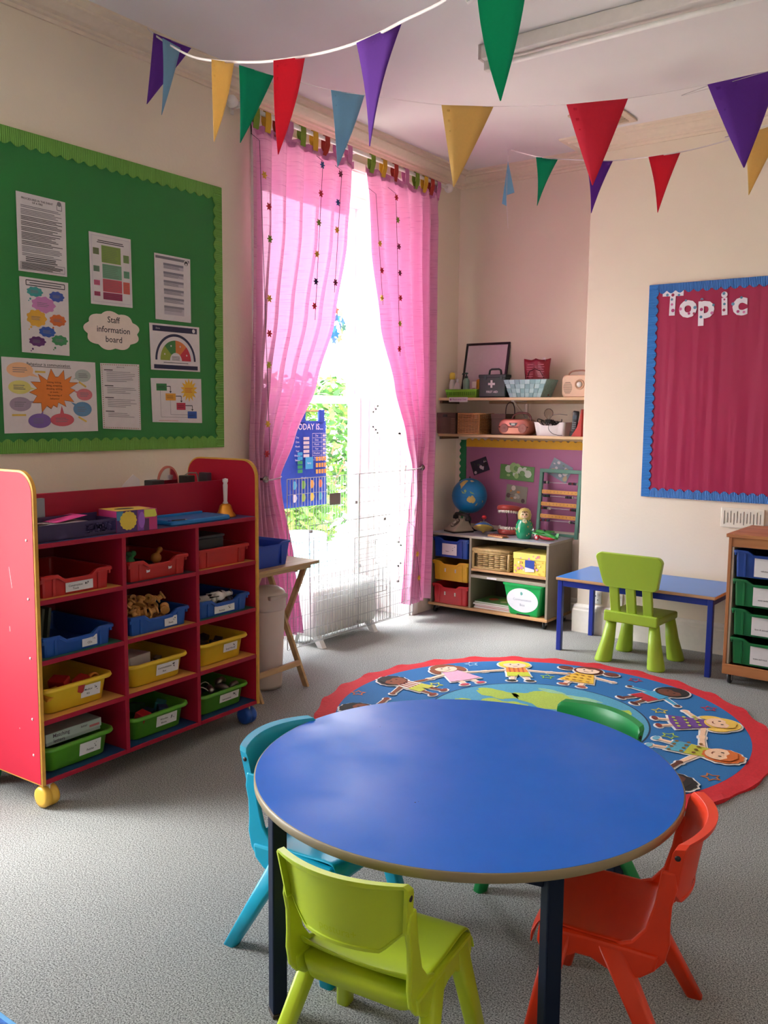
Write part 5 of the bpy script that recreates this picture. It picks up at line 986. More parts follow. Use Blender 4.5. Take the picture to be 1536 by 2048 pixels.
def chair_proto(name, col, label, loc, rotz):
    m_ = mat(col, .38, .03, 8, .08, bscale=300, bd=.001); t = thing(name, label, 'chair', loc, rotz); SH = .31
    # seat shell with upturned back and side uprights
    prof = [(.158, .268), (.158, .294), (.142, .309), (.10, .309), (.03, .304), (-.05, .302), (-.09, .306), (-.118, .322), (-.134, .348), (-.142, .375), (-.147, .405), (-.151, .435), (-.155, .462), (-.158, .485)]
    NV = len(prof)-1; US = 22
    def pr_(v):
        f = v*NV; i = min(NV-1, int(f)); k = f-i; return prof[i][0]*(1-k)+prof[i+1][0]*k, prof[i][1]*(1-k)+prof[i+1][1]*k
    def S(u, v, th=0):
        y, z = pr_(v); a = (u-.5)*2
        hw = .152+.012*min(1, max(0, (.2-v)/.2)) if v < .45 else .152+.014*min(1, (v-.45)/.3)
        back = max(0, min(1, (v-.5)/.25)); x = a*hw
        y2 = y - max(0, v-.6)*.02 + back*(.055-.03*min(1, max(0, v-.55)*4))*a*a - back*.028*(1-a*a)*min(1, (v-.5)*2.5)
        z2 = z + (1-back)*(.007*a*a) - (.004*(1-a*a) if .2 < v < .5 else 0) - (.02*abs(a)**6 if v < .12 else 0)
        if th: 
            if v < .1: y2 -= th*.7; z2 -= th*.6
            elif v < .5: z2 -= th
            else: k = min(1, (v-.5)/.12); z2 -= th*(1-k); y2 -= th*k
        return Vector((x, y2, z2))
    keep = lambda u, v: v < .585
    b = MB(); b.field(US, NV*2, lambda u, v: S(u, v), lambda u, v: S(u, v, .007), m_, keep); seat = b.build('seat', t)
    ss = seat.modifiers.new('sub', 'SUBSURF'); ss.levels = ss.render_levels = 1
    # skirt under the seat
    b = MB(); b.loft([rrect(-.146, -.135, .146, .160, .04, z, 5) if False else [Vector((p.x*q, p.y*q+.0, z)) for p in rrect(-.146, -.128, .146, .150, .04, z, 5)] for z, q in ((.250, .94), (.275, .99), (.292, 1.0))], m_, smooth=True); b.build('seat_skirt', t)
    # backrest panel with turned-back rim
    def outl(a):  # lower and upper edge height
        a = abs(a); k = max(0, (a-.62)/.38); return .400+.050*min(1, k*1.15), .572-.005*a*a-.010*max(0, a-.95)/.05
    def Bp(u, v, d):
        a = (u-.5)*2; lo, hi = outl(a); z = lo+(hi-lo)*v; y = -.150-(z-.40)*.16 - .032*(1-a*a) + .018*a*a
        return Vector((a*(.149+.012*v), y - d, z + d*.16))
    us = [0, .022, .026] + [.026+.948*i/22 for i in range(1, 22)] + [.974, .978, 1]; vsn = [0, .05, .055, .15, .3, .45, .6, .75, .86, .925, .932, .97, 1]
    nu, nv = len(us)-1, len(vsn)-1; g_ = lambda L, x: L[int(round(x*(len(L)-1)))]
    def bk(u, v):
        uu, vv = g_(us, u), g_(vsn, v); d = .007
        if uu < .025 or uu > .975 or vv > .93: d = .027
        elif vv < .052: d = .010
        return Bp(uu, vv, d)
    b = MB(); b.field(nu, nv, lambda u, v: Bp(g_(us, u), g_(vsn, v), 0) + Vector((0, -.004*max(0, (g_(vsn, v)-.9)/.1), 0)), bk, m_); bo = b.build('backrest', t, sharp=38, bevel=.0025)
    for s in (-1, 1): b = MB(); p = Bp(.5+s*.5, .80, .014); b.lathe([(.0065, -s*.003), (.0065, s*.0014), (0, s*.0014)], mat('20181c', .5), (p.x, p.y, p.z), 14, axis=0); b.build('side_hole', t)
    v, f = text2d('postura+', .026, .004); b = MB()      # embossed word on the rear of the back
    b.add([Bp(.5+p.x/.31, .20+p.y/.17, .0082) for p in v], f, mat(col, .25, .03, 8)); b.build('embossed_word', t, fix=False)
    # legs
    def leg(P0, P1, w0, w1, d0, d1):
        b = MB(); P0 = Vector(P0); P1 = Vector(P1); loops = []
        for k, (h_) in enumerate((0, .5, 1)):
            P = P0.lerp(P1, h_); w_ = w0+(w1-w0)*h_; d_ = d0+(d1-d0)*h_; loops.append([Vector((p.x, p.y, P.z)) for p in rrect(P.x-d_/2, P.y-w_/2, P.x+d_/2, P.y+w_/2, min(w_, d_)*.28, 0, 3)])
        b.loft(loops, m_, smooth=True); return b.build('leg', t, bevel=0)
    for s in (-1, 1):
        leg((s*.196, -.190, 0), (s*.147, -.030, .292), .040, .062, .034, .036); leg((s*.190, .150, 0), (s*.147, .088, .296), .040, .058, .034, .036)
        b = MB(); pts = [(-.138, .300), (-.130, .262), (-.100, .238), (-.060, .228), (-.020, .240), (.015, .256), (.048, .256), (.075, .240), (.100, .228), (.128, .238), (.142, .264), (.138, .304), (.03, .307), (-.06, .304)]
        b.prism([(s*.140, y, z) for y, z in pts], (s*.024, 0, 0), m_); b.build('side_web', t, bevel=.007)
        b = MB(); pts = [(-.035, .302), (-.075, .318), (-.104, .355), (-.122, .42), (-.134, .50), (-.164, .50), (-.170, .46), (-.160, .42), (-.158, .37), (-.160, .33), (-.150, .285), (-.125, .255), (-.09, .245), (-.05, .26)]
        b.prism([(s*(.144 + .000*z), y, z) for y, z in pts], (s*.013, 0, 0), m_); b.build('upright', t, bevel=.005)
    return t
chair_proto('classroom_chair', 'b9d024', 'lime green moulded classroom chair nearest the camera, tucked under the round table', (-1.112, 1.532, 0), radians(6.9))
chair_proto('classroom_chair', '00a3c4', 'turquoise moulded classroom chair at the left side of the round table', (-1.552, 1.862, 0), radians(-87.4))
chair_proto('classroom_chair', 'dc3408', 'orange-red moulded classroom chair at the right side of the round table', (-.752, 1.996, 0), radians(101))
chair_proto('classroom_chair', '0c8a44', 'dark green moulded classroom chair behind the round table by the rug', (-1.085, 2.425, 0), radians(164))

# ================================================================ SMALL BLUE DESK AND CHUNKY LIME CHAIR
t = thing('small_desk', 'small rectangular desk with a pale blue top and dark blue legs against the far wall', 'desk', (-2.395, 5.165, 0), radians(-1.2)); DB = mat('1a2f8f', .35)
DWd, DD, DH = 1.005, .535, .48
b = MB(); b.box((0, 0, DH-.020), (DWd, DD, DH-.0008), wood('b98a5e', 'cfa276', 0, 8), .004); b.build('tabletop_edge', t); b = MB(); b.box((.002, .002, DH-.0008), (DWd-.002, DD-.002, DH), mat('3c80d0', .3, .03, 6)); b.build('tabletop', t)
for x in (.012, DWd-.044):
    for y in (.006, DD-.038): b = MB(); b.box((x, y, 0), (x+.032, y+.032, DH-.0205), DB, .003); b.build('leg', t)
for q in ((.044, .010, DWd-.044, .030), (.044, DD-.034, DWd-.044, DD-.014)): b = MB(); b.box((q[0], q[1], DH-.058), (q[2], q[3], DH-.0205), DB, .002); b.build('frame_rail', t)
for x in (.018, DWd-.038): b = MB(); b.box((x, .038, DH-.058), (x+.020, DD-.038, DH-.0205), DB, .002); b.build('frame_rail', t)
LG = mat('a4c336', .4, .03, 6)
# chair front faces the desk (+y), back towards the camera
t = thing('toddler_chair', 'chunky lime green toddler chair with cone legs at the small blue desk', 'chair', (-1.865, 5.275, 0), radians(-3))
hw = .165
for (x, y) in ((-.135, -.125), (.135, -.125), (-.135, .125), (.135, .125)):
    b = MB(); sx_, sy_ = (.035 if x > 0 else -.035), (.03 if y > 0 else -.03)
    n = 20; b.loft([[Vector((x+sx_*k+r*cos(2*pi*i/n), y+sy_*k+r*sin(2*pi*i/n), z)) for i in range(n)] for z, r, k in ((0, .050, 1), (.006, .053, 1), (.012, .053, .97), (.14, .040, .4), (.268, .030, 0))], LG, smooth=True); b.build('leg', t)
b = MB(); b.box((-hw-.005, -.165, .262), (hw+.005, .165, .308), LG, .012); b.box((-hw-.006, -.172, .255), (hw+.006, -.150, .322), LG, .008); b.build('seat', t)
for x in (-.105, 0, .105): b = MB(); b.loft([[Vector((q.x, q.y+(z-.30)*-.22, z)) for q in rrect(x-.030, -.152, x+.030, -.128, .006, 0, 2)] for z in (.300, .40, .50)], LG, smooth=False); b.build('back_slat', t)
def bkL(z, i_=0):
    return z
b = MB(); pts = []; r = .035
TW, BW, z0, z1 = .208, .175, .475, .690
cs = [(TW-r, z1-r, 0), (-TW+r, z1-r, 90), (-BW+r, z0+r, 180), (BW-r, z0+r, 270)]
for cx_, cz_, a0 in cs:
    for k in range(7): a = radians(a0+15*k); pts.append((cx_+r*cos(a), cz_+r*sin(a)))
def plane(off, ins): return [Vector((x*(1-ins), -.140-(z-.30)*.22+off - .012*cos(x/TW*1.4)+.008, (z-.57)*(1-ins*1.6)+.57)) for x, z in pts]
b.loft([plane(-.018, .02), plane(-.014, 0), plane(.012, 0), plane(.016, .02)], LG, smooth=False); b.build('backrest', t)

# ================================================================ WOODEN TRAY CUPBOARD AT THE RIGHT
BW1 = wood('a8683f', 'c08250', 2, 4); BW2 = wood('a8683f', 'c08250', 0, 4); t = BU = thing('wooden_tray_cabinet', 'brown wooden mobile tray cabinet with one blue and three green trays, right edge', 'cabinet', (-1.318, 5.085, 0), radians(-1.0))
WB = .40; HB = .862; DP = .50
for x in (0, WB-.018): b = MB(); b.box((x, .002, .065), (x+.018, DP, HB-.02), BW1, .002); b.build('side_panel', t)
b = MB(); b.box((-.012, -.010, HB-.020), (WB+.012, DP+.01, HB), BW2, .003); b.build('top_board', t); b = MB(); b.box((.018, .006, HB-.072), (WB-.018, .020, HB-.020), BW2); b.build('top_rail', t)
b = MB(); b.box((.0, -.002, .060), (WB, .016, .118), BW2, .002); b.build('plinth_rail', t); b = MB(); b.box((.018, .016, .065), (WB-.018, DP, .083), BW2); b.build('bottom_board', t); b = MB(); b.box((.018, DP-.008, .083), (WB-.018, DP, HB-.02), BW2); b.build('rear_board', t)
for x in (.018, WB-.030):
    b = MB(); b.box((x, .012, .118), (x+.012, DP-.02, HB-.075), mat('d8cbb8', .5), .001)
    b.build('runner_strip', t)
for x in (.035, WB-.035):
    for y in (.04, DP-.05):
        b = MB(); b.lathe([(.012, -.010), (.026, -.010), (.030, -.006), (.030, .006), (.026, .010), (.012, .010)], mat('2a2a2c', .5), (x, y, .030), 18, axis=0); b.lathe([(.013, -.0115), (.013, .0115)], mat('c8c8c8', .3), (x, y, .03), 14, axis=0); b.build('caster', t)
        b = MB(); b.box((x-.014, y-.012, .034), (x-.011, y+.016, .06), mat('c8c8c8', .3, metal=.8)); b.box((x+.011, y-.012, .034), (x+.014, y+.016, .06), mat('c8c8c8', .3, metal=.8)); b.box((x-.016, y-.018, .056), (x+.016, y+.018, .0598), mat('c8c8c8', .3, metal=.8)); b.build('caster_fork', t)
TG = '0f6a35'
for i, (z, col, h_, txt, lab) in enumerate(((.625, '1a3f8c', .150, 'vehicles', 'deep blue tray at the top of the wooden tray cabinet'), (.462, TG, .150, 'story sacks', 'green tray labelled story, second down in the wooden cabinet'), (.295, TG, .150, 'farm & animals', 'green tray labelled farm, third down in the wooden cabinet'), (.128, TG, .150, 'trains and track', 'green tray labelled trains, lowest in the wooden cabinet'))):
    tray('tray', col, .335, .42, h_, lab, l2w(BU, (.20, -.014+.004*i, z)), radians(-1.0), 'deep trays in the wooden cabinet', (txt, .15, .105, .02))
b = MB(); b.box((0, 0, 0), (.07, .28, .315), mat('c42a30', .4), .003); b.box((.004, .004, .004), (.066, .2805, .311), PAPER); o = b.build('lever_arch_file'); tag(o, 'upright red lever arch file with a white spine label on the wooden cabinet', 'file', None, l2w(BU, (.235, .10, HB+.0003)), radians(4))
pr = Print((.012, 0, .30), (.052, 0, .30), (.012+.040, 0, .175), (.012, 0, .175), (0, -1, 0), .0006); pr.rect(0, 0, 1, 1, mat('e8e0e0', .6)); pr.text('S', .5, .78, .012, INK); pr.text('2', .5, .66, .012, INK); pr.lines(.3, .8, .15, .5, 4, GREYINK, .2); pr.build('spine_label', o)
b = MB(); b.box((0, 0, 0), (.13, .20, .006), mat('c9a25a', .6), .001); b.box((.005, -.001, .001), (.125, .19, .0065), mat('e0c890', .6)); tag(b.build('tan_booklet'), 'tan booklet lying in front of the red file on the wooden cabinet', 'book', None, l2w(BU, (.235, .012, HB+.0003)), radians(-8))

# ================================================================ FOLDING TABLE, CRATE AND BIN BESIDE THE RED UNIT
t = thing('folding_table', 'small folding wooden side table with crossed legs beside the red unit', 'table', (-3.13, 3.69, 0), radians(1.5)); FW = wood('a98a5e', 'c4a678', 1, 5)
TZ = .700
b = MB(); b.box((-.36, -.49, TZ-.016), (0, 0, TZ), FW, .003); b.build('tabletop', t)
for y in (-.085, -.452):
    b = MB(); b.prism([(-.065, y, TZ-.030), (-.028, y, TZ-.030), (-.325, y, .0), (-.362, y, .0)], (0, .018, 0), FW); b.build('leg', t, bevel=.003)
    b = MB(); b.prism([(-.335, y-.020, TZ-.030), (-.298, y-.020, TZ-.030), (.0, y-.020, .0), (-.037, y-.020, .0)], (0, .018, 0), FW); b.build('leg', t, bevel=.003)
for x in (-.046, -.316): b = MB(); b.box((x-.020, -.465, TZ-.040), (x+.020, -.045, TZ-.0165), FW, .002); b.build('cross_batten', t)
b = MB(); b.box((-.072, -.438, .115), (-.052, -.1055, .145), FW, .003); b.build('stretcher', t)
b = MB(); b.box((-.33, -.068, TZ-.070), (-.11, -.056, TZ-.0165), FW, .002); b.build('apron', t)
b = MB(); CRB = mat('1f45b0', .4, .04, 10); t = thing('blue_crate', 'open royal blue plastic crate on the folding table', 'crate', (-3.305, 3.325, TZ+.0003), radians(1.8))
def CL(ins, z, dip=0):
    P = rrect(-.145+ins, -.165+ins, .145-ins, .165-ins, .015, z, 3, 5)
    for p in P:
        if dip and p.x > .12 and abs(p.y) < .07: p.z -= dip
    return P
b.loft([CL(.022, .004), CL(.018, 0), CL(.004, .118, .0), CL(0, .120, .0), CL(0, .130, .018), CL(.006, .130, .018), CL(.012, .116, .018), CL(.026, .006)], CRB); b.build('crate_body', t)
for y in (-.09, .09): b = MB(); b.box((.126, y-.004, .01), (.1435, y+.004, .112), CRB, .002); b.build('rib', t)
t = thing('waste_bin', 'tall cream plastic bin with a domed lid under the folding table', 'bin', (-3.31, 3.455, 0)); BN = mat('cfc0b8', .45, .03, 6)
b = MB(); b.lathe([(.082, .004), (.086, 0), (.090, .02), (.108, .455), (.106, .462)], BN, n=32, sx=.82, sy=1.0); b.build('bin_body', t)
b = MB(); b.lathe([(.112, .44), (.116, .445), (.116, .515), (.113, .525), (.100, .545), (.07, .562), (0, .570)], BN, n=32, sx=.82, sy=1.0); b.build('bin_lid', t)
b = MB(); b.box((.045, -.070, .505), (.0955, .070, .528), mat('c4b4ac', .4), .006); b.build('lid_flap', t)

# ================================================================ ALCOVE SHELVES AND THEIR THINGS
SHW = wood('c9a67c', 'd9b98e', 0, 5); SF = 5.765
def shelf(z, label):
    t = thing('wall_shelf', label, 'shelf', (-3.695, SF, z-.020)); b = MB(); b.box((0, 0, 0), (1.2, YA-SF-.001, .020), SHW, .002); b.build('shelf_board', t)
    b = MB(); b.box((0, .02, -.022), (.022, YA-SF-.002, 0), mat('6a5038', .6), .002); b.box((.30, YA-SF-.022, -.022), (1.2, YA-SF-.002, 0), mat('b89a70', .6), .002); b.build('batten', t)
    if z < 1.5: return t
    b = MB(); b.box((.60, YA-SF-.010, -.15), (.625, YA-SF-.0015, 0), mat('e0d8cc', .5), .002); b.box((.60, .05, -.010), (.625, YA-SF-.0015, 0), mat('e0d8cc', .5), .002); b.prism([(.610, YA-SF-.01, -.13), (.610, YA-SF-.01, -.11), (.610, .08, -.008), (.610, .06, -.008)], (.005, 0, 0), mat('e0d8cc', .5)); b.build('bracket', t)
    return t
Z1, Z2 = 1.640, 1.366
s1 = shelf(Z1, 'upper wooden alcove shelf holding the first aid box'); s2 = shelf(Z2, 'lower wooden alcove shelf above the lilac board')
def shp(px_, z, y=None):      # x of a pixel column at a shelf height and depth
    y = y or SF+.09; d = ray(px_, 850); k = y/d.y; return CAMP.x + d.x*k
b = MB(); b.box((0, 0, 0), (.165, .0012, .036), PAPER); o = b.build('shelf_label'); tag(o, 'small white and pink printed label strip on the upper shelf edge', 'label', None, (-3.60, SF-.0015, Z1-.032))
pr = Print((0, 0, .036), (.165, 0, .036), (.165, 0, 0), (0, 0, 0), (0, -1, 0), .0004); pr.ell(.09, .5, .05, mat('a85a9a', .6)); pr.text('Resource Unit', .56, .5, .015, mat('a04a90', .6), .01); pr.build('label_print', o)
# green basket with bottles
def at1(px_, dy=.09): return shp(px_, Z1, SF+dy)
gb = at1(892, .07); t = thing('green_basket', 'lime green plastic basket at the left end of the upper shelf', 'basket', (-3.665, SF+.10, Z1+.0003)); GBK = mat('7fc032', .45)
b = MB(); b.loft([rrect(-.0+i_, -.065+i_, .285-i_, .065-i_, .012, z, 3, 4) for z, i_ in ((.003, .016), (0, .012), (.052, .002), (.056, 0), (.064, 0), (.064, .006), (.052, .008), (.004, .02))], GBK); b.build('basket_body', t)
b = MB()
for k in range(15): b.box((.020+k*.017, -.0655, .018), (.028+k*.017, -.0610, .044), mat('5f9a26', .5))
b.build('basket_slots', t)
def onb(px_, dy=0): return (at1(px_, .10+dy), SF+.10+dy, Z1+.005)
x, y, z = onb(903, .015); t = thing('spray_bottle', 'clear bottle with a yellow cap, leftmost in the green basket', 'bottle', (x, y, z)); b = MB(); b.lathe([(.024, 0), (.026, .01), (.026, .09), (.018, .125), (.012, .14)], mat('cfc8c0', .3), n=18); b.build('bottle_body', t); b = MB(); b.lathe([(.018, .138), (.022, .145), (.022, .178), (.016, .190), (0, .192)], mat('e2c84a', .4), n=18); b.build('bottle_cap', t)
x, y, z = onb(913, -.02); t = thing('lotion_bottle', 'squat white and pink patterned bottle in the green basket', 'bottle', (x, y, z)); b = MB(); b.lathe([(.028, 0), (.031, .015), (.030, .07), (.018, .105), (.009, .115)], mat('d8c8cc', .35), n=18, sy=.7); b.build('bottle_body', t); b = MB(); b.lathe([(.010, .113), (.010, .132), (.006, .140), (0, .141)], mat('e8e0e0', .4), n=12); b.build('bottle_cap', t)
b = MB(); 
for k in range(5): b.lathe([(.0, -.0312*.7), (.007, -.0312*.7), (.007, -.0305*.7)], mat('a07a84', .5), (-.012+.006*k, 0, .03+.012*(k % 3)), 8, axis=1)
b.build('bottle_pattern', t)
x, y, z = onb(931, .0); t = thing('pump_bottle', 'pale green bottle with a dark green pump in the green basket', 'bottle', (x, y, z)); b = MB(); b.lathe([(.024, 0), (.0255, .01), (.0255, .125), (.018, .142), (.009, .146)], mat('86b09a', .3), n=20); b.build('bottle_body', t); b = MB(); b.lathe([(.012, .144), (.012, .160), (.005, .161), (.005, .176), (.013, .177), (.013, .186), (0, .188)], mat('1f4a40', .4), n=14); b.tube([(0, 0, .182), (-.030, -.004, .181), (-.034, -.004, .172)], .004, mat('1f4a40', .4), 8); b.build('pump_head', t)
x, y, z = onb(947, -.015); t = thing('cream_tube', 'white upright tube beside the pale green pump bottle', 'tube', (x, y, z)); b = MB(); b.loft([rrect(-.016, -.011, .016, .011, .008, 0, 4), rrect(-.016, -.011, .016, .011, .008, .02, 4), rrect(-.018, -.002, .018, .002, .001, .118, 4)], mat('e4dcd2', .4), smooth=True); b.build('tube_body', t); b = MB(); b.box((-.012, -.012, .03), (.012, -.0095, .07), mat('b8a890', .5)); b.build('tube_label', t)
x, y, z = onb(957, .025); t = thing('orange_cloth', 'orange sponge poking up behind the white tube', 'cloth', (x, y, z)); b = MB(); b.tube([(-.005, 0, 0), (-.01, 0, .07), (0, 0, .12), (.03, 0, .125), (.055, 0, .112)], [.016, .018, .024, .020, .010], mat('e09a2c', .8, .1, 60, .4), 10); b.build('sponge', t)
# leaning frame
t = thing('leaning_frame', 'black framed blank pale board leaning against the alcove wall', 'frame', (-3.615, YA-.095, Z1+.0003)); t.rotation_euler = (radians(-11.5), 0, 0); FR = mat('20171a', .35)
FWD, FHT = .385, .435
b = MB()
for q in ((0, 0, FWD, .018), (0, FHT-.018, FWD, FHT), (0, .018, .018, FHT-.018), (FWD-.018, .018, FWD, FHT-.018)): b.box((q[0], 0, q[1]), (q[2], .018, q[3]), FR, .003)
b.build('frame_border', t); b = MB(); b.box((.018, .006, .018), (FWD-.018, .014, FHT-.018), mat('d8c4cc', .35)); b.build('frame_panel', t)
# first aid box
x = at1(958, .04); t = thing('first_aid_box', 'dark green first aid box with a white cross and carry handle', 'first aid box', (x, SF+.025, Z1+.0003), radians(2)); FA = mat('16342c', .4)
b = MB(); b.box((0, 0, 0), (.222, .080, .165), FA, .008); b.box((-.003, -.004, .146), (.225, .088, .170), FA, .005); b.build('case_body', t); b = MB(); b.tube([(.065, .04, .166), (.070, .04, .202), (.085, .04, .210), (.145, .04, .210), (.160, .04, .202), (.165, .04, .166)], .0075, FA, 8); b.build('carry_handle', t)
b = MB(); 
for q in ((.098, .072, .114, .128), (.078, .092, .134, .108)): b.box((q[0], -.0015, q[1]), (q[2], .002, q[3]), mat('e8e8e4', .5))
b.build('white_cross', t); pr = Print((0, 0, .165), (.222, 0, .165), (.222, 0, 0), (0, 0, 0), (0, -1, 0), .0006); pr.text('FIRST AID', .50, .25, .016, mat('e8e8e4', .5), .03); pr.build('lettering', t)
for xx in (.045, .175): b = MB(); b.box((xx, -.007, .130), (xx+.022, -.0045, .160), mat('1f443a', .4), .002); b.build('latch', t)
# woven pale blue basket with a red bag
x = at1(1019, .05); t = thing('woven_basket', 'pale turquoise strap-woven basket on the upper shelf', 'basket', (x, SF+.03, Z1+.0003)); W1, W2 = .25, .345
TQ = [mat('9fc6c8', .6), mat('b4d6d6', .6), mat('86b0b4', .6)]
def WP(u, v): w_ = W1+(W2-W1)*v; return w_*(u-.5)+.13
b = MB(); n = 8; m = 4
for i in range(n):
    for j in range(m):
        o_ = -.0025 if (i+j) % 2 else .0005; e = .006; z0_, z1_ = j/m, (j+1)/m
        P = [(WP(i/n, z0_), o_-.03*z0_*.3), (WP((i+1)/n, z0_), o_-.03*z0_*.3), (WP((i+1)/n, z1_), o_-.03*z1_*.3), (WP(i/n, z1_), o_-.03*z1_*.3)]
        b.prism([(P[0][0]+.001, P[0][1], .128*z0_+.001), (P[1][0]-.001, P[1][1], .128*z0_+.001), (P[2][0]-.001, P[2][1], .128*z1_-.001), (P[3][0]+.001, P[3][1], .128*z1_-.001)], (0, .003, 0), TQ[(i*7+j*5) % 3])
b.build('woven_front', t)
b = MB(); A = lambda z, i_: [Vector((p.x+.13, p.y, z)) for p in rrect(-(W1+(W2-W1)*z/.128)/2+i_, .002+i_, (W1+(W2-W1)*z/.128)/2-i_, .19-i_, .006, 0, 2)]
b.loft([A(.004, .006), A(0, .004), A(.124, .0), A(.130, 0), A(.130, .006), A(.01, .008)], mat('8fb8b4', .6, .15, 60, .3)); b.build('basket_body', t)
x = at1(1048, .12); t = thing('red_bag', 'crumpled dark red carrier bag standing in the woven basket', 'bag', (x, SF+.135, Z1+.014)); RB = mat('8a1528', .35, .2, 14)
b = MB(); b.field(14, 12, lambda u, v: Vector(((u-.5)*(.185+.02*v)+.085, -.022*sin(pi*u)+.008*sin(9*u+5*v), .27*v-.012*abs(sin(2*pi*u))*(v > .9))), lambda u, v: Vector(((u-.5)*(.185+.02*v)+.085, .020*sin(pi*u)+.01*sin(7*u+6*v)+.012, .27*v-.015*abs(sin(3*u))*(v > .9))), RB); b.build('bag_body', t)
b = MB(); b.tube([(.02, -.02, .13), (.04, -.034, .175), (.085, -.036, .195), (.13, -.034, .175), (.15, -.02, .13)], .003, mat('5a0e1c', .5), 6); b.build('bag_handle', t)
b = MB(); b.box((.135, -.012, .215), (.155, -.008, .275), mat('e0d0d0', .6)); b.build('white_tag', t)
pr = Print((0, -.020, .25), (.17, -.020, .25), (.17, -.020, .12), (0, -.020, .12), (0, -1, 0), .006); 
for k in range(6): pr.line(.08+.02*(k % 3), .15+.13*k, .40, .15+.13*k, .004, mat('c86a7a', .5)); pr.line(.62, .15+.13*k, .92-.03*(k % 2), .15+.13*k, .004, mat('c86a7a', .5))
pr.build('bag_print', t)
# cream radio
x = at1(1122, .05); t = thing('retro_radio', 'cream retro radio with a round dial and strap handle, right end of the upper shelf', 'radio', (x, SF+.045, Z1+.0003), radians(-2)); CRm = mat('dcb898', .4)
b = MB(); b.loft([[Vector((p.x, y_, p.y)) for p in rrect(i_, i_, .20-i_, .155-i_, .032, 0, 6)] for y_, i_ in ((.0, .006), (.006, 0), (.074, 0), (.08, .006))], CRm, smooth=False); b.build('radio_body', t)
b = MB(); b.lathe([(.036, 0), (.036, -.005), (.030, -.007), (.029, -.003), (.0, -.003)], mat('c9a080', .35), (.135, 0, .088), 28, axis=1); b.lathe([(.020, -.003), (.018, -.010), (0, -.011)], mat('d9d2c8', .3), (.135, 0, .088), 20, axis=1); b.build('tuning_dial', t)
b = MB()
for k in range(11): z_ = .028+k*.0075; w_ = .034*sqrt(max(.05, 1-((k-5)/6)**2)); b.box((.045-w_, -.0012, z_), (.045+w_, .001, z_+.003), mat('5a4638', .6))
b.build('speaker_slots', t); b = MB(); b.tube(spline([Vector(q) for q in ((.03, .04, .148), (.04, .035, .168), (.07, .03, .182), (.13, .03, .186), (.19, .04, .180))], 5), .006, mat('a07058', .6), 8, flat=.6); b.build('strap_handle', t)
# ---- lower shelf
def at2(px_, dy=.09): return shp(px_, Z2, SF+dy)
t = thing('brown_storage_box', 'dark brown woven storage box at the left end of the lower shelf', 'box', (-3.690, SF-.025, Z2+.0003)); BR = mat('5c3f36', .6, .1, 40, .3)
b = MB(); b.box((0, 0, 0), (.165, .24, .155), BR, .006); b.box((-.001, -.004, .125), (.168, .244, .160), mat('553a34', .6), .004); b.build('box_body', t)
b = MB(); b.box((.055, -.0062, .128), (.095, -.0035, .148), BLACK, .001)
b.build('label_holder', t); b = MB()
for k in range(9): b.box((.125, -.002, .012+k*.0125), (.160, .0012, .019+k*.0125), mat('7a5848', .6), .001)
b.build('woven_band', t, kind='stuff')
t = thing('wicker_basket', 'open-weave honey wicker basket on the lower shelf beside the brown box', 'basket', (-3.505, SF-.015, Z2+.0003)); WK = mat('c08a56', .55, .15, 50, .2); WD = mat('a87444', .6, .1, 50)
bw, bd, bh = .180, .22, .152
b = MB(); 
for q in ((0, 0), (bw, 0), (0, bd), (bw, bd)): b.tube([(q[0], q[1], 0), (q[0], q[1], bh)], .006, WD, 8)
for k in range(7): x_ = bw*(k+.5)/7; b.tube([(x_, .001, .008), (x_, .001, bh-.008)], .0028, WD, 6)
for k in range(7): y_ = bd*(k+.5)/7; b.tube([(bw, y_, .008), (bw, y_, bh-.008)], .0028, WD, 6)
b.build('upright_stakes', t)
b = MB()
for j in range(13):
    z_ = .012+j*.0105
    for (P, Q, N) in (((0, 0), (bw, 0), (0, -1)), ((bw, 0), (bw, bd), (1, 0)), ((0, 0), (0, bd), (-1, 0)), ((0, bd), (bw, bd), (0, 1))):
        pts = []; 
        for k in range(29):
            f = k/28; o_ = .0042*cos(pi*7*f+pi*j)*1.0; pts.append((P[0]+(Q[0]-P[0])*f+N[0]*o_, P[1]+(Q[1]-P[1])*f+N[1]*o_, z_))
        b.tube(pts, .0036, WK, 5, False)
b.build('woven_canes', t, kind='stuff')
b = MB(); b.tube([(0, 0, bh), (bw, 0, bh), (bw, bd, bh), (0, bd, bh), (0, 0, bh)], .0075, WK, 8); b.tube([(0, 0, .006), (bw, 0, .006), (bw, bd, .006), (0, bd, .006), (0, 0, .006)], .006, WK, 8); b.build('basket_rim', t)
b = MB(); b.box((.008, .008, .001), (bw-.008, bd-.008, .006), WD); b.box((.010, .012, .006), (bw-.012, bd-.012, .118), mat('6a4a34', .8)); b.build('basket_lining', t)
b = MB(); b.box((-.02, 0, 0), (.10, .15, .150), mat('5a4438', .6), .004); b.box((-.023, -.003, .120), (.103, .153, .155), mat('644a3c', .6), .003); o = b.build('cardboard_box'); tag(o, 'plain dark brown lidded box between the wicker basket and the pink CD player', 'box', None, (-3.270, SF+.105, Z2+.0003))
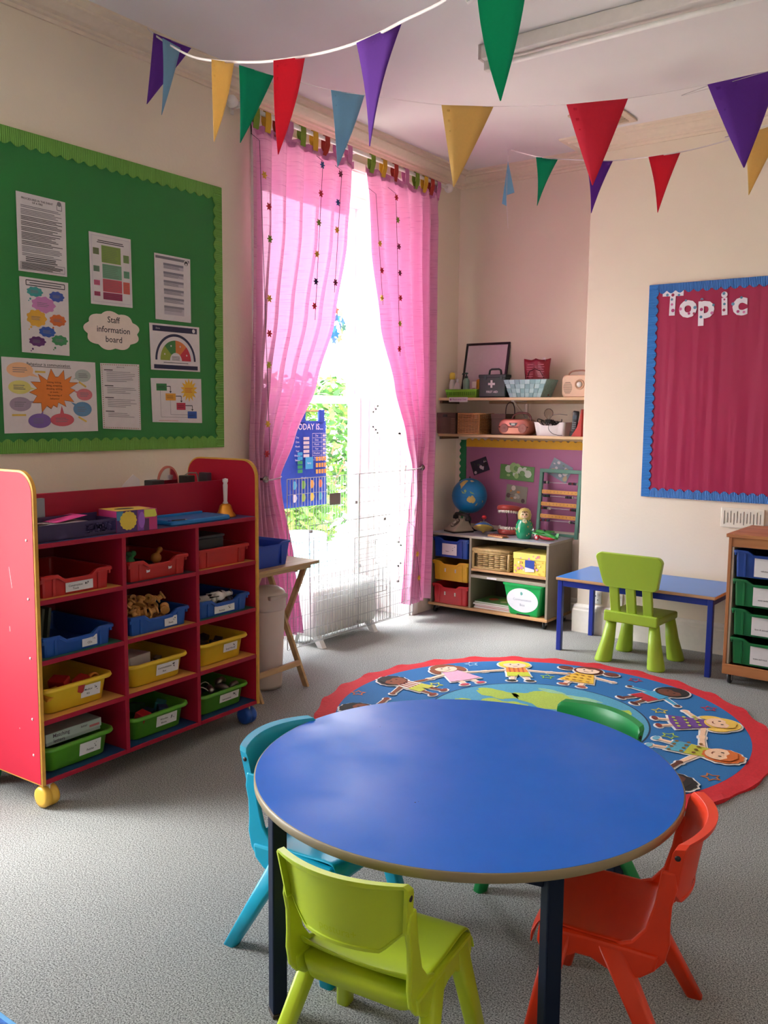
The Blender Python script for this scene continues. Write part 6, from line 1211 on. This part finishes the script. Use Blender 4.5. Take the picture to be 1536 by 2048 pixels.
# boombox
x = at2(999, .05); t = thing('cd_player', 'rose pink oval portable CD player with a loop handle on the lower shelf', 'cd player', (x, SF+.06, Z2+.0003), radians(2)); PK = mat('b8705f', .25, .03, 8, metal=.35)
b = MB(); b.loft([[Vector((p.x+.125, y_, p.y)) for p in rrect(-.125+i_, .0+i_, .125-i_, .118-i_, .052, 0, 8)] for y_, i_ in ((-.038, .012), (-.034, .004), (-.02, 0), (.11, 0), (.13, .012))], PK, smooth=True); b.build('player_body', t)
for xx in (.052, .198): b = MB(); b.lathe([(.034, -.036), (.033, -.042), (.028, -.040), (.010, -.0395), (0, -.043)], mat('94584c', .4), (xx, 0, .050), 24, axis=1); b.build('speaker', t)
b = MB(); b.prism([(.090, -.0395, .090), (.160, -.0395, .090), (.148, -.0395, .070), (.125, -.0395, .064), (.102, -.0395, .070)], (0, .003, 0), mat('2a2024', .3)); b.box((.110, -.0408, .072), (.140, -.0397, .086), mat('b8c0b0', .4)); b.build('display_panel', t)
b = MB(); b.tube(spline([Vector(q) for q in ((.075, .04, .105), (.085, .05, .140), (.12, .055, .160), (.19, .055, .158), (.225, .045, .130), (.230, .04, .100))], 5), .008, mat('6a3a34', .4), 10, flat=.6); b.build('carry_handle', t)
b = MB(); b.tube(spline([Vector(q) for q in ((0, 0, .0), (-.003, 0, .10), (.002, 0, .20), (.025, 0, .235), (.055, 0, .232), (.072, 0, .19), (.066, .01, .12), (.045, .01, .05))], 6), .0035, mat('3a2826', .5), 8); o = b.build('cable_loop'); tag(o, 'dark cable loop standing up behind the pink CD player', 'cable', None, (at2(1010, .19), YA-.075, Z2+.0003+.0036))
# white cable tray
x = at2(1069, .05); t = thing('white_tray', 'white plastic tub of black cables on the lower shelf', 'tub', (x, SF+.025, Z2+.0003)); WT = mat('e0d8d8', .35)
def TL(i_, z, dip=0):
    P = rrect(-.125+i_, -.0+i_, .125-i_, .15-i_, .02, z, 4, 9)
    for p in P:
        p.x += .125
        if dip and p.y < .03: p.z -= dip*max(0, min(1, (.085-abs(p.x-.125))/.03))
    return P
b = MB(); b.loft([TL(.020, .003), TL(.016, 0), TL(.002, .092, .022), TL(0, .098, .024), TL(.005, .098, .024), TL(.010, .088, .022), TL(.024, .006)], WT); b.build('tub_body', t)
rnd = random.Random(21)
for i in range(5):
    c_ = Vector((x+.05+.035*i, SF+.10+rnd.uniform(-.02, .03), Z2+.085)); pts = [c_+Vector((rnd.uniform(-.05, .05), rnd.uniform(-.035, .035), rnd.uniform(-.03, .035))) for _ in range(7)]; b = MB(); b.tube(spline(pts, 5), .0035, mat('18181a', .5), 6); tag(b.build('black_cable'), 'tangled black cable in the white tub', 'cable', 'tangled black cables in the white tub')
b = MB(); b.box((-.02, -.014, -.012), (.02, .014, .012), mat('1a1a1c', .5), .004); b.tube([(.02, 0, 0), (.034, 0, 0)], .004, BLACK, 6); tag(b.build('cable_plug'), 'black plug block on top of the cables in the white tub', 'plug', None, (x+.105, SF+.05, Z2+.105), .4)
t = thing('light_bulb', 'clear round glass light bulb resting on the cables in the white tub', 'light bulb', (x+.085, SF+.10, Z2+.115)); b = MB(); b.lathe([(.010, .0), (.014, .012), (.030, .030), (.034, .048), (.028, .066), (.014, .078), (0, .081)], glass_mat('f0ece8'), n=20); b.build('glass_bulb', t); b = MB(); b.lathe([(.006, -.024), (.012, -.020), (.013, 0), (.011, .004)], mat('b8b0a8', .3, metal=.8), n=14); b.lathe([(.004, .004), (.003, .03), (0, .034)], mat('e0d8c8', .4), n=8); b.build('bulb_cap', t)
b = MB(); b.tube(spline([Vector(q) for q in ((x+.11, SF+.06, Z2+.11), (x+.14, SF+.05, Z2+.145), (x+.19, SF+.05, Z2+.155), (x+.245, SF+.07, Z2+.15))], 6), .0022, mat('7a706a', .5), 6); tag(b.build('thin_wire'), 'thin grey wire running from the white tub to the cordless phone', 'wire')
b = MB(); b.tube(spline([Vector(q) for q in ((x+.130, SF+.018, Z2+.085), (x+.13, SF+.012, Z2+.05), (x+.16, SF+.008, Z2+.02), (x+.20, SF+.010, Z2+.008), (x+.235, SF+.02, Z2+.006))], 6), .0020, mat('4a4444', .5), 6); tag(b.build('thin_wire'), 'thin dark wire drooping down the front of the white tub', 'wire')
x = at2(1146, .05); t = thing('red_magazine_holder', 'slanted red plastic magazine holder at the right end of the lower shelf', 'file holder', (x, SF+.02, Z2+.0003)); b = MB(); b.prism([(0, .001, 0), (.075, .001, 0), (.075, .001, .185), (.070, .001, .19), (.060, .001, .12), (.040, .001, .06)], (0, .12, 0), mat('b5332c', .4)); b.build('holder_body', t)
t = thing('cordless_phone', 'black cordless phone handset standing against the red holder', 'phone', (x+.012, SF+.045, Z2+.030)); t.rotation_euler = (radians(8), radians(8), 0)
b = MB(); b.loft([[Vector((p.x, p.y, z)) for p in rrect(-.022*k, -.012*k, .022*k, .012*k, .007, 0, 4)] for z, k in ((0, .8), (.008, 1), (.08, .92), (.140, 1.02), (.150, .85))], mat('17171b', .35), smooth=True); b.build('handset', t)
b = MB(); b.box((-.014, -.0135, .095), (.014, -.011, .125), mat('46525a', .2)); b.build('phone_screen', t); b = MB()
for i in range(4):
    for j in range(3): b.box((-.013+j*.010, -.0138, .025+i*.014), (-.007+j*.010, -.0112, .033+i*.014), mat('8a8a90', .4), .001)
b.build('keypad', t); b = MB(); b.box((-.025, -.02, -.0297), (.018, .035, .004), mat('1c1c20', .4), .004); b.build('phone_base', t)

# ================================================================ GREY CABINET
t = GC = thing('grey_cabinet', 'low grey-brown mobile cabinet with three trays and open shelves in the alcove', 'cabinet', (-3.640, 5.598, 0), radians(-.5)); CG = mat('8d8272', .5, .05, 12); WE = wood('b98a58', 'd0a270', 0, 6)
CWD, CDP, CH_ = .990, .395, .622
b = MB(); b.box((-.004, -.006, CH_-.018), (CWD+.004, CDP, CH_-.0006), mat('a09686', .45), .002); b.box((-.002, -.004, CH_-.0006), (CWD+.002, CDP-.002, CH_), mat('b3b8c4', .3)); b.build('top_board', t)
for x in (0, .345, CWD-.018): b = MB(); b.box((x, 0, .080), (x+.018, CDP-.008, CH_-.0185), CG, .0015); b.build('side_panel' if x != .345 else 'divider', t)
b = MB(); b.box((-.012, -.008, .060), (CWD+.004, CDP, .080), WE, .002); b.build('bottom_board', t); b = MB(); b.box((.018, CDP-.014, .08), (CWD-.018, CDP-.006, CH_-.02), mat('5a5248', .6)); b.build('rear_board', t)
b = MB(); b.box((.363, .003, .362), (CWD-.018, CDP-.015, .380), WE, .001); b.build('shelf_board', t); b = MB(); b.box((.363, -.001, .312), (CWD-.018, CDP-.015, .334), mat('9a9080', .5), .001); b.box((.50, -.0018, .316), (.58, -.001, .328), PAPER); b.build('shelf_board', t)
for x in (.03, CWD-.035):
    for y in (.04, CDP-.05): b = MB(); b.lathe([(.012, -.010), (.022, -.009), (.025, -.005), (.025, .005), (.022, .009), (.012, .010)], mat('1e1e20', .5), (x, y, .025), 16, axis=0); b.box((x-.013, y-.014, .03), (x-.0105, y+.014, .0598), mat('b8b8b8', .3, metal=.7)); b.box((x+.0105, y-.014, .03), (x+.013, y+.014, .0598), mat('b8b8b8', .3, metal=.7)); b.build('caster', t)
for i, (z, col, lab, card) in enumerate(((.440, '16429c', 'blue tray with a white drawing card, top left of the grey cabinet', ('Name', .13, .085, -.01)), (.262, 'dfae2c', 'mustard yellow tray, middle left of the grey cabinet', None), (.083, 'cf2e34', 'red tray, bottom left of the grey cabinet', None))):
    q = tray('tray', col, .322, .37, .148, lab, l2w(GC, (.182, -.012, z)), radians(-.5), 'trays of the grey cabinet', card)
    if not card:
        b = MB(); 
        for xx in (-.045, .045): b.box((xx-.006, .0105, .065), (xx+.006, .0118, .092), mat('ded6c8', .5))
        b.build('label_clip', q)
t = thing('lidded_wicker_basket', 'lidded pale wicker basket on the top shelf of the grey cabinet', 'basket', l2w(GC, (.372, .012, .3803))); WK2 = mat('b99a66', .55, .15, 50, .2); WD2 = mat('8f7242', .6)
bw, bd, bh = .300, .23, .158
b = MB(); b.box((.012, .012, .002), (bw-.012, bd-.012, bh-.03), mat('6e5836', .8)); b.build('basket_lining', t)
b = MB()
for i in range(5):
    for j in range(7):
        x0 = .040+i*.047; z_ = .020+j*.0148
        if (i+j) % 2 == 0: b.tube([(x0, .004, z_), (x0+.012, -.005, z_+.001), (x0+.034, -.005, z_+.001), (x0+.047, .004, z_)], .0062, WK2, 6)
        else: b.tube([(x0, .002, z_), (x0+.047, .002, z_)], .0052, WK2, 6)
for j in range(9): z_ = .014+j*.0135; b.tube([(bw, .005, z_), (bw+.002, .08, z_), (bw-.002, .15, z_), (bw, bd, z_)], .0065, WK2, 6); b.tube([(0, .005, z_), (0, bd, z_)], .006, WK2, 6)
b.build('woven_canes', t, kind='stuff')
b = MB(); 
for q in ((.003, 0), (bw-.003, 0)): b.tube([(q[0], .001, .002), (q[0], .001, bh-.022)], .010, WK2, 8)
b.tube([(0, 0, .008), (bw, 0, .008)], .008, WK2, 8); b.tube([(0, .0, bh-.034), (bw, .0, bh-.034)], .008, WK2, 8); b.build('basket_border', t)
b = MB()
for k in range(10): b.tube([(-.004, .000+k*.0245, bh-.014), (bw+.004, .000+k*.0245, bh-.014)], .0125, WK2, 6)
b.tube([(-.004, -.002, bh-.022), (bw+.004, -.002, bh-.022)], .008, WK2, 8); b.build('basket_lid', t)
t = thing('craft_box', 'yellow cardboard box with pink blots and a dark blue window beside the wicker basket', 'box', l2w(GC, (.705, .022, .3803))); YB = mat('e2cc5a', .6)
b = MB(); b.box((0, 0, 0), (.252, .24, .150), YB, .002); b.box((-.003, -.004, .108), (.255, .243, .153), mat('e6d268', .6), .002); b.build('carton', t); pr = Print((0, 0, .15), (.252, 0, .15), (.252, 0, 0), (0, 0, 0), (0, -1, 0), .0045)
rnd = random.Random(31)
for k in range(34): pr.ell(rnd.uniform(.05, .95), rnd.uniform(.06, .94), rnd.uniform(.015, .04), mat(rnd.choice(('d9925a', 'cf7f8f', 'e0b04a', 'c88ac0', 'eee2a8')), .6), rnd.uniform(.7, 1.3), 9)
pr.rect(.37, .28, .66, .70, mat('1c3f9a', .5)); pr.poly([(.37, .12), (.66, .16), (.66, .28), (.37, .36)], PAPER); pr.build('box_print', t)
for i, (c, lab, o1) in enumerate((('d8d0c8', 'lowest thin white book in the pile at the bottom of the grey cabinet', .0), ('b85a5a', 'thin red book second from the bottom of the pile in the grey cabinet', .006), ('d9cfc0', 'cream book third from the bottom of the pile in the grey cabinet', -.004), ('5a8a4a', 'green patterned picture book on top of the pile in the grey cabinet', .004))):
    b = MB(); b.box((0, 0, 0), (.30, .25, .0035), mat(c, .4)); b.box((.002, -.0005, .0035), (.298, .248, .0095), PAPER); b.box((0, 0, .0095), (.30, .25, .013), mat(c, .4), .001); o = b.build('picture_book'); tag(o, lab, 'book', 'books in the grey cabinet', l2w(GC, (.375+o1, .03+o1, .0803+.0133*i)), radians(1-2*(i % 2)))
    if i == 3:
        pr = Print((.01, .24, .013), (.29, .24, .013), (.29, .01, .013), (.01, .01, .013), (0, 0, 1), .0004); 
        for q in ((.3, .5, .14, 'c8503a'), (.6, .6, .18, '8fb84a'), (.7, .3, .1, 'e0d8a0'), (.2, .2, .12, '3a6a3a')): pr.ell(*q[:3], mat(q[3], .5), 1, 12, 4)
        pr.build('cover_print', o)
b = MB(); b.ball((0, 0, 0), .045, mat('3a4a44', .5), 14, (1, .8, .8)); tag(b.build('dark_ball'), 'dark ball behind the green bin in the grey cabinet', 'ball', None, l2w(GC, (.62, .25, .1335+.0365)))
t = thing('green_bin', 'bright green tapered bin with a large white oval label in the grey cabinet', 'bin', l2w(GC, (.795, -.004, .0803)), radians(-1)); GN = mat('10a14e', .35)
def NL(i_, z, w0=.118, w1=.160, notch=0):
    k = z/.228; w_ = w0+(w1-w0)*k; P = rrect(-w_+i_, (.020-.02*k)+i_, w_-i_, .27-i_, .02, z, 4, 7)
    for p in P:
        if notch and abs(p.x) < .065 and p.y < .06: p.z += notch
    return P
b = MB(); b.loft([NL(.010, .008), NL(.004, 0), NL(0, .012), NL(0, .212), NL(-.006, .214), NL(-.006, .228), NL(.002, .230), NL(.006, .215), NL(.012, .012)], GN); b.build('bin_body', t)
b = MB(); b.prism([(.0+.055*x_, .0195, .0005+z_) for x_, z_ in ((-1, 0), (1, 0), (.8, .022), (-.8, .022))], (0, .006, 0), BLACK); b.build('foot_slot', t)
def OP(u, v, d=0): k = v/.228; return Vector((u, (.020-.02*k)-.0012-d, v))
b = MB(); Lo = [OP(-.005+.125*cos(2*pi*k/40), .112+.088*sin(2*pi*k/40)) for k in range(40)]; b.prism(Lo, (0, .001, 0), mat('e8e8f0', .5)); o = b.build('oval_label', t)
pr = Print(OP(-.13, .20), OP(.12, .20), OP(.12, .024), OP(-.13, .024), (0, -1, 0), .0005); pr.ell(.48, .78, .04, mat('6fb0a8', .5), 1.3, 10, 3); pr.text('Communication', .50, .52, .016, mat('9aa0b0', .6)); pr.text('Box', .50, .30, .018, mat('8a90a4', .6)); pr.build('label_print', o)

# ---- things on the grey cabinet
ZC_ = CH_+.0003
def gc(px_, py_): p = on(px_, py_, 2, ZC_); return p
def gpt(px_, y): 
    d = ray(px_, 1040); k = y/d.y; return Vector((CAMP.x+d.x*k, y, ZC_))
# globe
p = gpt(938, 5.86); t = thing('globe', 'tabletop world globe turned to Australia on a black stand', 'globe', p); R = .136; cz = .268
b = MB(); b.ball((0, 0, 0), R, mat('1478b4', .28, .05, 6), 40); g = b.build('globe_ball', t); g.location = (0, 0, cz)
vd = (Vector((0, 0, 0))-p); vd.z = 0; vd.normalize(); rt = Vector((-vd.y, vd.x, 0))
def land(pts, c, nm, mb):
    vs = []
    for (a, e) in pts:       # degrees right and up as seen from the room
        a, e = radians(a), radians(e); d = vd*cos(e)*cos(a) + rt*cos(e)*sin(a)*1 + Vector((0, 0, sin(e))); vs.append(d*(R+.0012))
    c_ = sum(vs, Vector())/len(vs); c_ = c_.normalized()*(R+.0016); mid = [(v+c_)*.5 for v in vs]; mid = [m_.normalized()*(R+.0015) for m_ in mid]; n = len(vs)
    mb.add(vs+mid+[c_], [(i, (i+1) % n, n+(i+1) % n, n+i) for i in range(n)]+[(n+i, n+(i+1) % n, 2*n) for i in range(n)], mat(c, .4))
b = MB(); LNc = 'c9ac62'
land([(-8, -4), (-2, 4), (4, 2), (8, 7), (13, 3), (17, -2), (20, -8), (18, -15), (12, -20), (7, -17), (2, -18), (-5, -14), (-9, -10)], LNc, 'a', b)
land([(24, -22), (29, -18), (27, -27), (21, -30)], LNc, 'b', b); land([(-18, 50), (-8, 62), (-28, 66), (-44, 58), (-50, 44), (-38, 36), (-32, 26), (-24, 40)], LNc, 'c', b); land([(-30, 22), (-22, 16), (-12, 12), (-24, 12)], '8fae6a', 'd', b); land([(-16, 26), (-10, 20), (-14, 14), (-20, 20)], '8fae6a', 'e', b); land([(0, 20), (12, 14), (16, 10), (4, 13)], '8fae6a', 'f', b); land([(0, 62), (16, 66), (30, 58), (10, 54)], 'd8c090', 'g', b); land([(46, -10), (52, -14), (48, -20)], LNc, 'h', b)
o = b.build('land_masses', t, fix=False, kind='stuff'); o.location = (0, 0, cz)
b = MB(); BK = mat('1a1c20', .4); b.lathe([(.070, 0), (.072, .006), (.055, .014), (.016, .026), (.012, .06), (.014, .072), (.010, .095)], BK, n=28); b.tube([(rt.x*(R+.012)*sin(a)+0, rt.y*(R+.012)*sin(a), cz-(R+.012)*cos(a)) for a in [pi*k/20-.05 for k in range(22)]] and [Vector((0, 0, cz))+(-vd*.35+rt*.0)*0+(Vector((0, 0, -cos(a)))*(R+.010)+(-vd)*(R+.010)*sin(a)) for a in [pi*k/20 for k in range(21)]], .004, BK, 8); b.build('globe_stand', t)
b = MB()
b.tube([(cos(2*pi*k/60)*(R+.0006), sin(2*pi*k/60)*(R+.0006), cz+.045*0) for k in range(61)], .0009, mat('0e5688', .4), 4, False); b.build('equator_line', t)
# rotary telephone
p = gpt(918, 5.735); t = thing('rotary_telephone', 'cream and black vintage rotary telephone left of the spinning top', 'telephone', p, radians(-28)); TC = mat('a39a86', .35)
b = MB(); b.loft([[Vector((p_.x, p_.y+dy, z)) for p_ in rrect(-w_, -d_, w_, d_, .02, 0, 4)] for z, w_, d_, dy in ((0, .084, .095, 0), (.018, .084, .095, 0), (.020, .080, .090, 0), (.05, .066, .062, .012), (.080, .052, .036, .026), (.088, .046, .028, .028))], TC, smooth=False); b.build('telephone_body', t, bevel=.003); t.scale = (.95, .95, 1.12)
b = MB(); b.loft([rrect(-.086, -.097, .086, .097, .02, z, 4) for z in (0, .010)], BLACK); b.build('base_trim', t)
nrm = Vector((0, -.62, .78)).normalized(); C0 = Vector((0, -.032, .058)); q = nrm.to_track_quat('Z', 'Y').to_matrix().to_4x4(); q.translation = C0
b = MB(q); b.lathe([(.043, -.004), (.044, .006), (.040, .009), (.020, .009), (.019, .011), (0, .011)], mat('5c5444', .4), n=32); b.lathe([(.018, .010), (.018, .0125), (0, .0128)], mat('c8c2b4', .4), n=20)
for k in range(10): a = radians(40+28*k); b.lathe([(.0055, .009), (.0055, .0102), (0, .0103)], mat('c9c2b2', .4), (.030*cos(a), .030*sin(a), 0), 10)
b.build('rotary_dial', t)
b = MB(); b.tube([(-.100, .028, .098), (-.085, .028, .112), (-.04, .028, .118), (.04, .028, .118), (.085, .028, .112), (.100, .028, .098)], [.018, .017, .012, .012, .017, .018], mat('1c1a1c', .35), 12)
for s in (-1, 1): b.lathe([(.024, .082), (.026, .090), (.022, .106)], mat('1c1a1c', .35), (s*.096, .028, 0), 16); b.box((s*.036-.008, .02, .085), (s*.036+.008, .036, .108), TC, .003)
b.build('handset', t); b = MB(); b.tube(spline([Vector((-.10, .03, .085)), Vector((-.115, .03, .05)), Vector((-.12, .01, .02)), Vector((-.095, .0, .008))], 6), .004, BLACK, 6); b.build('handset_cord', t)
# spinning top
p = gpt(966, 5.70); t = thing('spinning_top', 'tin spinning top with red knob and blue patterned skirt, leaning over', 'spinning top', (p.x+.005, p.y, p.z+.048)); t.rotation_euler = (radians(-24), radians(-12), 0)
b = MB(); b.lathe([(0, -.040), (.006, -.032), (.020, -.018), (.052, -.006), (.078, .004)], mat('b8a050', .3, metal=.5), n=32); b.build('lower_cone', t); b = MB(); b.lathe([(.078, .004), (.079, .008), (.060, .024), (.034, .040), (.012, .050), (.006, .056)], mat('2f5fa0', .3), n=32); b.build('upper_dome', t); b = MB(); rnd = random.Random(2)
for k in range(46): a = rnd.uniform(0, 6.28); u = rnd.uniform(.15, .95); r = .079-.060*u; z = .008+.040*u; b.ball((r*cos(a), r*sin(a), z+.001), .0055, mat(rnd.choice(('dcdce4', 'c83a30', 'e0c050', '5fae60', 'e8e4e0')), .4), 6, (1, 1, .5))
b.build('painted_dots', t, kind='stuff'); b = MB(); b.tube([(0, 0, .05), (0, 0, .078)], .003, mat('b8b0a0', .3, metal=.7), 8); b.build('plunger', t); b = MB(); b.lathe([(.007, .074), (.016, .080), (.020, .090), (.014, .100), (0, .102)], mat('c81e28', .3), n=18); b.build('red_knob', t)
# teeth model
p = gpt(1018, 5.84); t = thing('teeth_model', 'large open dental model with pink gums and white teeth', 'teeth model', (p.x, p.y, p.z), radians(8)); GM = mat('b0463f', .35, .05, 20); TW_ = mat('e8dfd4', .25)
def jaw(zg, zt, up_, tilt, nm, ox, oy):
    M = Matrix.Translation((ox, oy, 0)); b = MB(M); arcp = []
    for k in range(15): a = pi+pi*k/14; arcp.append(Vector((.072*cos(a), .085*sin(a)+.03, zg)))
    arcp = [Vector((-.072, .07, zg))]+arcp+[Vector((.072, .07, zg))]
    if tilt: arcp = [Vector((v.x, v.y, v.z+(v.y+.055)*tilt)) for v in arcp]
    b.tube(arcp, .0215, GM, 10); b.prism([(v.x*.95, v.y, v.z+(-.012 if not up_ else .006)) for v in arcp], (0, 0, .010), GM); o = b.build(nm, t); b = MB(M)
    for k in range(14):
        a = pi+pi*(k+.5)/14; x_, y_ = .078*cos(a), .092*sin(a)+.03; z_ = zt + ((y_+.055)*tilt if tilt else 0); w_ = .0105 if 4 < k < 9 else .0095
        b.ball((x_, y_, z_), w_, TW_, 8, (1, .8, 1.35))
    b.build('teeth', o)
jaw(.024, .052, False, 0, 'lower_jaw', 0, 0); jaw(.205, .178, True, -.18, 'upper_jaw', -.012, .01)
b = MB(); b.tube([(.02, .085, .02), (.030, .10, .10), (.012, .09, .20)], .0035, mat('6a4a48', .4), 8); b.tube([(-.05, .085, .02), (-.05, .105, .10), (-.06, .09, .20)], .0035, mat('6a4a48', .4), 8); b.build('hinge_wire', t)
b = MB(); b.box((-.105, .0, 0), (.02, .06, .008), mat('1f7a4a', .5), .003); o = b.build('green_toy_base'); tag(o, 'flat green plastic piece behind the teeth model', 'toy', None, (gpt(985, 5.92).x, 5.90, ZC_+.0003))
# dolls
p = gpt(1049, 5.72); t = thing('nesting_doll', 'green and gold painted nesting doll in front of the teeth model', 'doll', p); DG = mat('0f8a5e', .22, .05, 20, coat=.5)
b = MB(); b.lathe([(.034, 0), (.040, .004), (.048, .03), (.051, .06), (.047, .085), (.037, .103), (.0345, .109)], DG, n=32); b.build('doll_lower', t); b = MB(); b.lathe([(.0345, .109), (.037, .120), (.038, .137), (.034, .156), (.022, .170), (0, .176)], mat('c2ae66', .3), n=32); o = b.build('doll_upper', t)
fd = -p; fd.z = 0; fd.normalize(); fr_ = Vector((-fd.y, fd.x, 0)); 
def onlathe(prof, a, z, off=.0008):
    for (r0, z0), (r1, z1) in zip(prof, prof[1:]):
        if z0 <= z <= z1: r = r0+(r1-r0)*(z-z0)/(z1-z0+1e-9); break
    else: r = prof[-1][0]
    return (fd*cos(a)+fr_*sin(a))*(r+off)+Vector((0, 0, z))
PRF = [(.034, 0), (.040, .004), (.048, .03), (.051, .06), (.047, .085), (.037, .103), (.0345, .109), (.037, .120), (.038, .137), (.034, .156), (.022, .170)]
def dab(a, z, ra, rz, c, off, mb, n=12): mb.add([onlathe(PRF, a, z, off+.0004)]+[onlathe(PRF, a+ra*cos(2*pi*k/n), z+rz*sin(2*pi*k/n), off) for k in range(n)], [(0, 1+k, 1+(k+1) % n) for k in range(n)], mat(c, .35))
b = MB(); dab(0, .138, .62, .018, 'ecd2b4', .0008, b, 18); dab(-.25, .141, .10, .0035, '1c1612', .0014, b); dab(.25, .141, .10, .0035, '1c1612', .0014, b); dab(0, .128, .10, .002, 'c03a3a', .0014, b); dab(.34, .131, .12, .004, 'e0a090', .0013, b); dab(-.34, .131, .12, .004, 'e0a090', .0013, b); dab(0, .154, .5, .006, '6a4a24', .0012, b)
dab(0, .105, .35, .012, 'd8d8b0', .0012, b, 14); dab(.02, .108, .10, .005, '1f7a4a', .0018, b, 6)
rnd = random.Random(6)
t.scale = (1.28, 1.28, 1.28)
for k in range(26): dab(rnd.uniform(-.2, 1.5) if k < 18 else rnd.uniform(-1.3, -.3), rnd.uniform(.02, .15) if k < 18 else rnd.uniform(.02, .08), .06, .005, rnd.choice(('d8b860', 'e6cf88', 'b8903a', 'e9e0b0')), .0012, b, 6)
b.build('painted_face_and_flowers', t, fix=False)
# folded bamboo fan / comb
p = gpt(1005, 5.665); t = thing('rhythm_clapper', 'flat wooden comb-like clapper lying before the spinning top', 'toy', (p.x-.03, 5.66, ZC_+.0003), radians(-16)); CB = wood('b07a4a', 'd09a66', 0, 20)
b = MB(); b.box((-.075, -.035, 0), (.075, -.018, .012), CB, .003); b.box((-.075, .018, 0), (.075, .035, .010), CB, .003); b.build('clapper_rails', t); b = MB()
for k in range(13): x_ = -.066+k*.011; b.box((x_-.0035, -.022, .008), (x_+.0035, .022, .018), mat('8a3a2c' if k % 2 else 'b86a4a', .5), .001)
b.build('clapper_slats', t)
# abacus
A0 = on(1068, 1062, 2, ZC_); t = thing('abacus', 'green-grey framed counting abacus with bead rods and orange number strips', 'abacus', (-2.925, 5.925, ZC_), radians(-3)); t.rotation_euler = (radians(-5), 0, radians(-4)); AG = mat('4a7a6a', .5)
AW, AH = .345, .50
b = MB(); b.box((0, 0, 0), (.026, .024, AH), AG, .003); b.build('frame_post', t); b = MB(); b.box((AW-.026, 0, 0), (AW, .024, AH), AG, .003); b.build('frame_post', t); b = MB(); b.box((0, -.001, AH-.028), (AW, .025, AH), AG, .003); b.build('frame_top', t); b = MB(); b.box((.026, .002, .010), (AW-.026, .022, .030), AG, .003); b.build('frame_bottom', t)
BC = ('1f1c1e', '8a2430', '2a4a3a', 'b0a89a', '4a3a5a', '1f1c1e')
for r_, z in enumerate((.075, .165, .255, .355)):
    b = MB(); b.tube([(.026, .012, z+.045), (AW-.026, .012, z+.045)], .0018, mat('9a9a98', .3, metal=.8), 6, False); rod = b.build('rod', t); zz = z+.045
    rnd = random.Random(r_+3); nl = (6, 6, 5, 4)[r_]
    for k in range(10):
        x_ = (.034+.0135*k) if k < nl else AW-.034-.0135*(9-k)-(.03 if r_ == 2 else 0); b = MB(); b.lathe([(.003, -.006), (.0095, -.004), (.011, 0), (.0095, .004), (.003, .006)], mat(BC[rnd.randrange(6)], .3), (x_, .012, zz), 12, axis=0); b.build('bead', rod)
    if r_ < 3:
        b = MB(); b.box((.026, .006, z+.062), (AW-.026, .014, z+.090), mat('c98a2c', .5), .001); o = b.build('number_strip', t); pr = Print((.026, .006, z+.090), (AW-.026, .006, z+.090), (AW-.026, .006, z+.062), (.026, .006, z+.062), (0, -1, 0), .0004)
        for k in range(1, 11): pr.text(str(k), (k-.5)/10, .5, .011, mat('5a3010', .5), .01)
        pr.build('numbers', o)
t = thing('toy_aeroplane', 'green, red and silver toy aeroplane nose-down before the abacus', 'toy aeroplane', (gpt(1085, 5.70).x, 5.70, ZC_+.030), radians(-8)); PGm = mat('2c8a3a', .35); PRd = mat('b01c28', .35)
t.rotation_euler = (0, radians(6), radians(-10))
b = MB(); b.tube([(-.052, 0, .018), (-.045, 0, .020), (0, 0, .022), (.07, 0, .018), (.135, 0, .010)], [.012, .022, .025, .017, .006], PGm, 14); b.build('fuselage', t)
b = MB(); b.tube([(-.045, -.004, .003), (0, -.004, .0), (.07, -.004, .0), (.11, -.003, .002)], [.010, .020, .014, .005], PRd, 12); b.build('belly', t)
b = MB(); b.prism([(-.02, -.10, .028), (.03, -.10, .028), (.035, .10, .028), (-.02, .10, .028)], (0, 0, .006), PGm); b.build('wing', t, bevel=.002); b = MB(); b.prism([(.105, 0, .012), (.135, 0, .012), (.140, 0, .05), (.122, 0, .048)], (0, .004, 0), PGm); b.prism([(.105, -.035, .014), (.130, -.035, .014), (.130, .039, .014), (.105, .039, .014)], (0, 0, .003), PGm); b.build('tail_fin', t)
b = MB(); SV = mat('c8ccd0', .2, metal=.7); b.lathe([(.008, -.058), (.010, -.054), (.006, -.048)], SV, (0, 0, .020), 12, axis=0)
for a in (.5, 2.6, 4.7): b.prism([(-.056, .006*cos(a+1.57), .020+.006*sin(a+1.57)), (-.056, .042*cos(a)+.007*cos(a+1.57), .020+.042*sin(a)+.007*sin(a+1.57)), (-.056, .044*cos(a)-.005*cos(a+1.57), .020+.044*sin(a)-.005*sin(a+1.57)), (-.056, -.005*cos(a+1.57), .020-.005*sin(a+1.57))], (-.003, 0, 0), SV)
b.build('propeller', t)
for s in (-1, 1): b = MB(); b.lathe([(.0, -.006), (.018, -.005), (.019, .0), (.018, .005), (0, .006)], PRd, (-.022, s*.030, -.010), 16, axis=1); b.lathe([(.010, -.0065), (.010, .0065)], mat('c0b8b8', .3), (-.022, s*.030, -.010), 12, axis=1); b.tube([(-.022, s*.026, -.010), (-.018, s*.012, .006)], .002, SV, 6); b.build('wheel', t)
b = MB(); b.ball((.012, 0, .045), .011, mat('1a1a1c', .4), 10); b.build('cockpit', t)
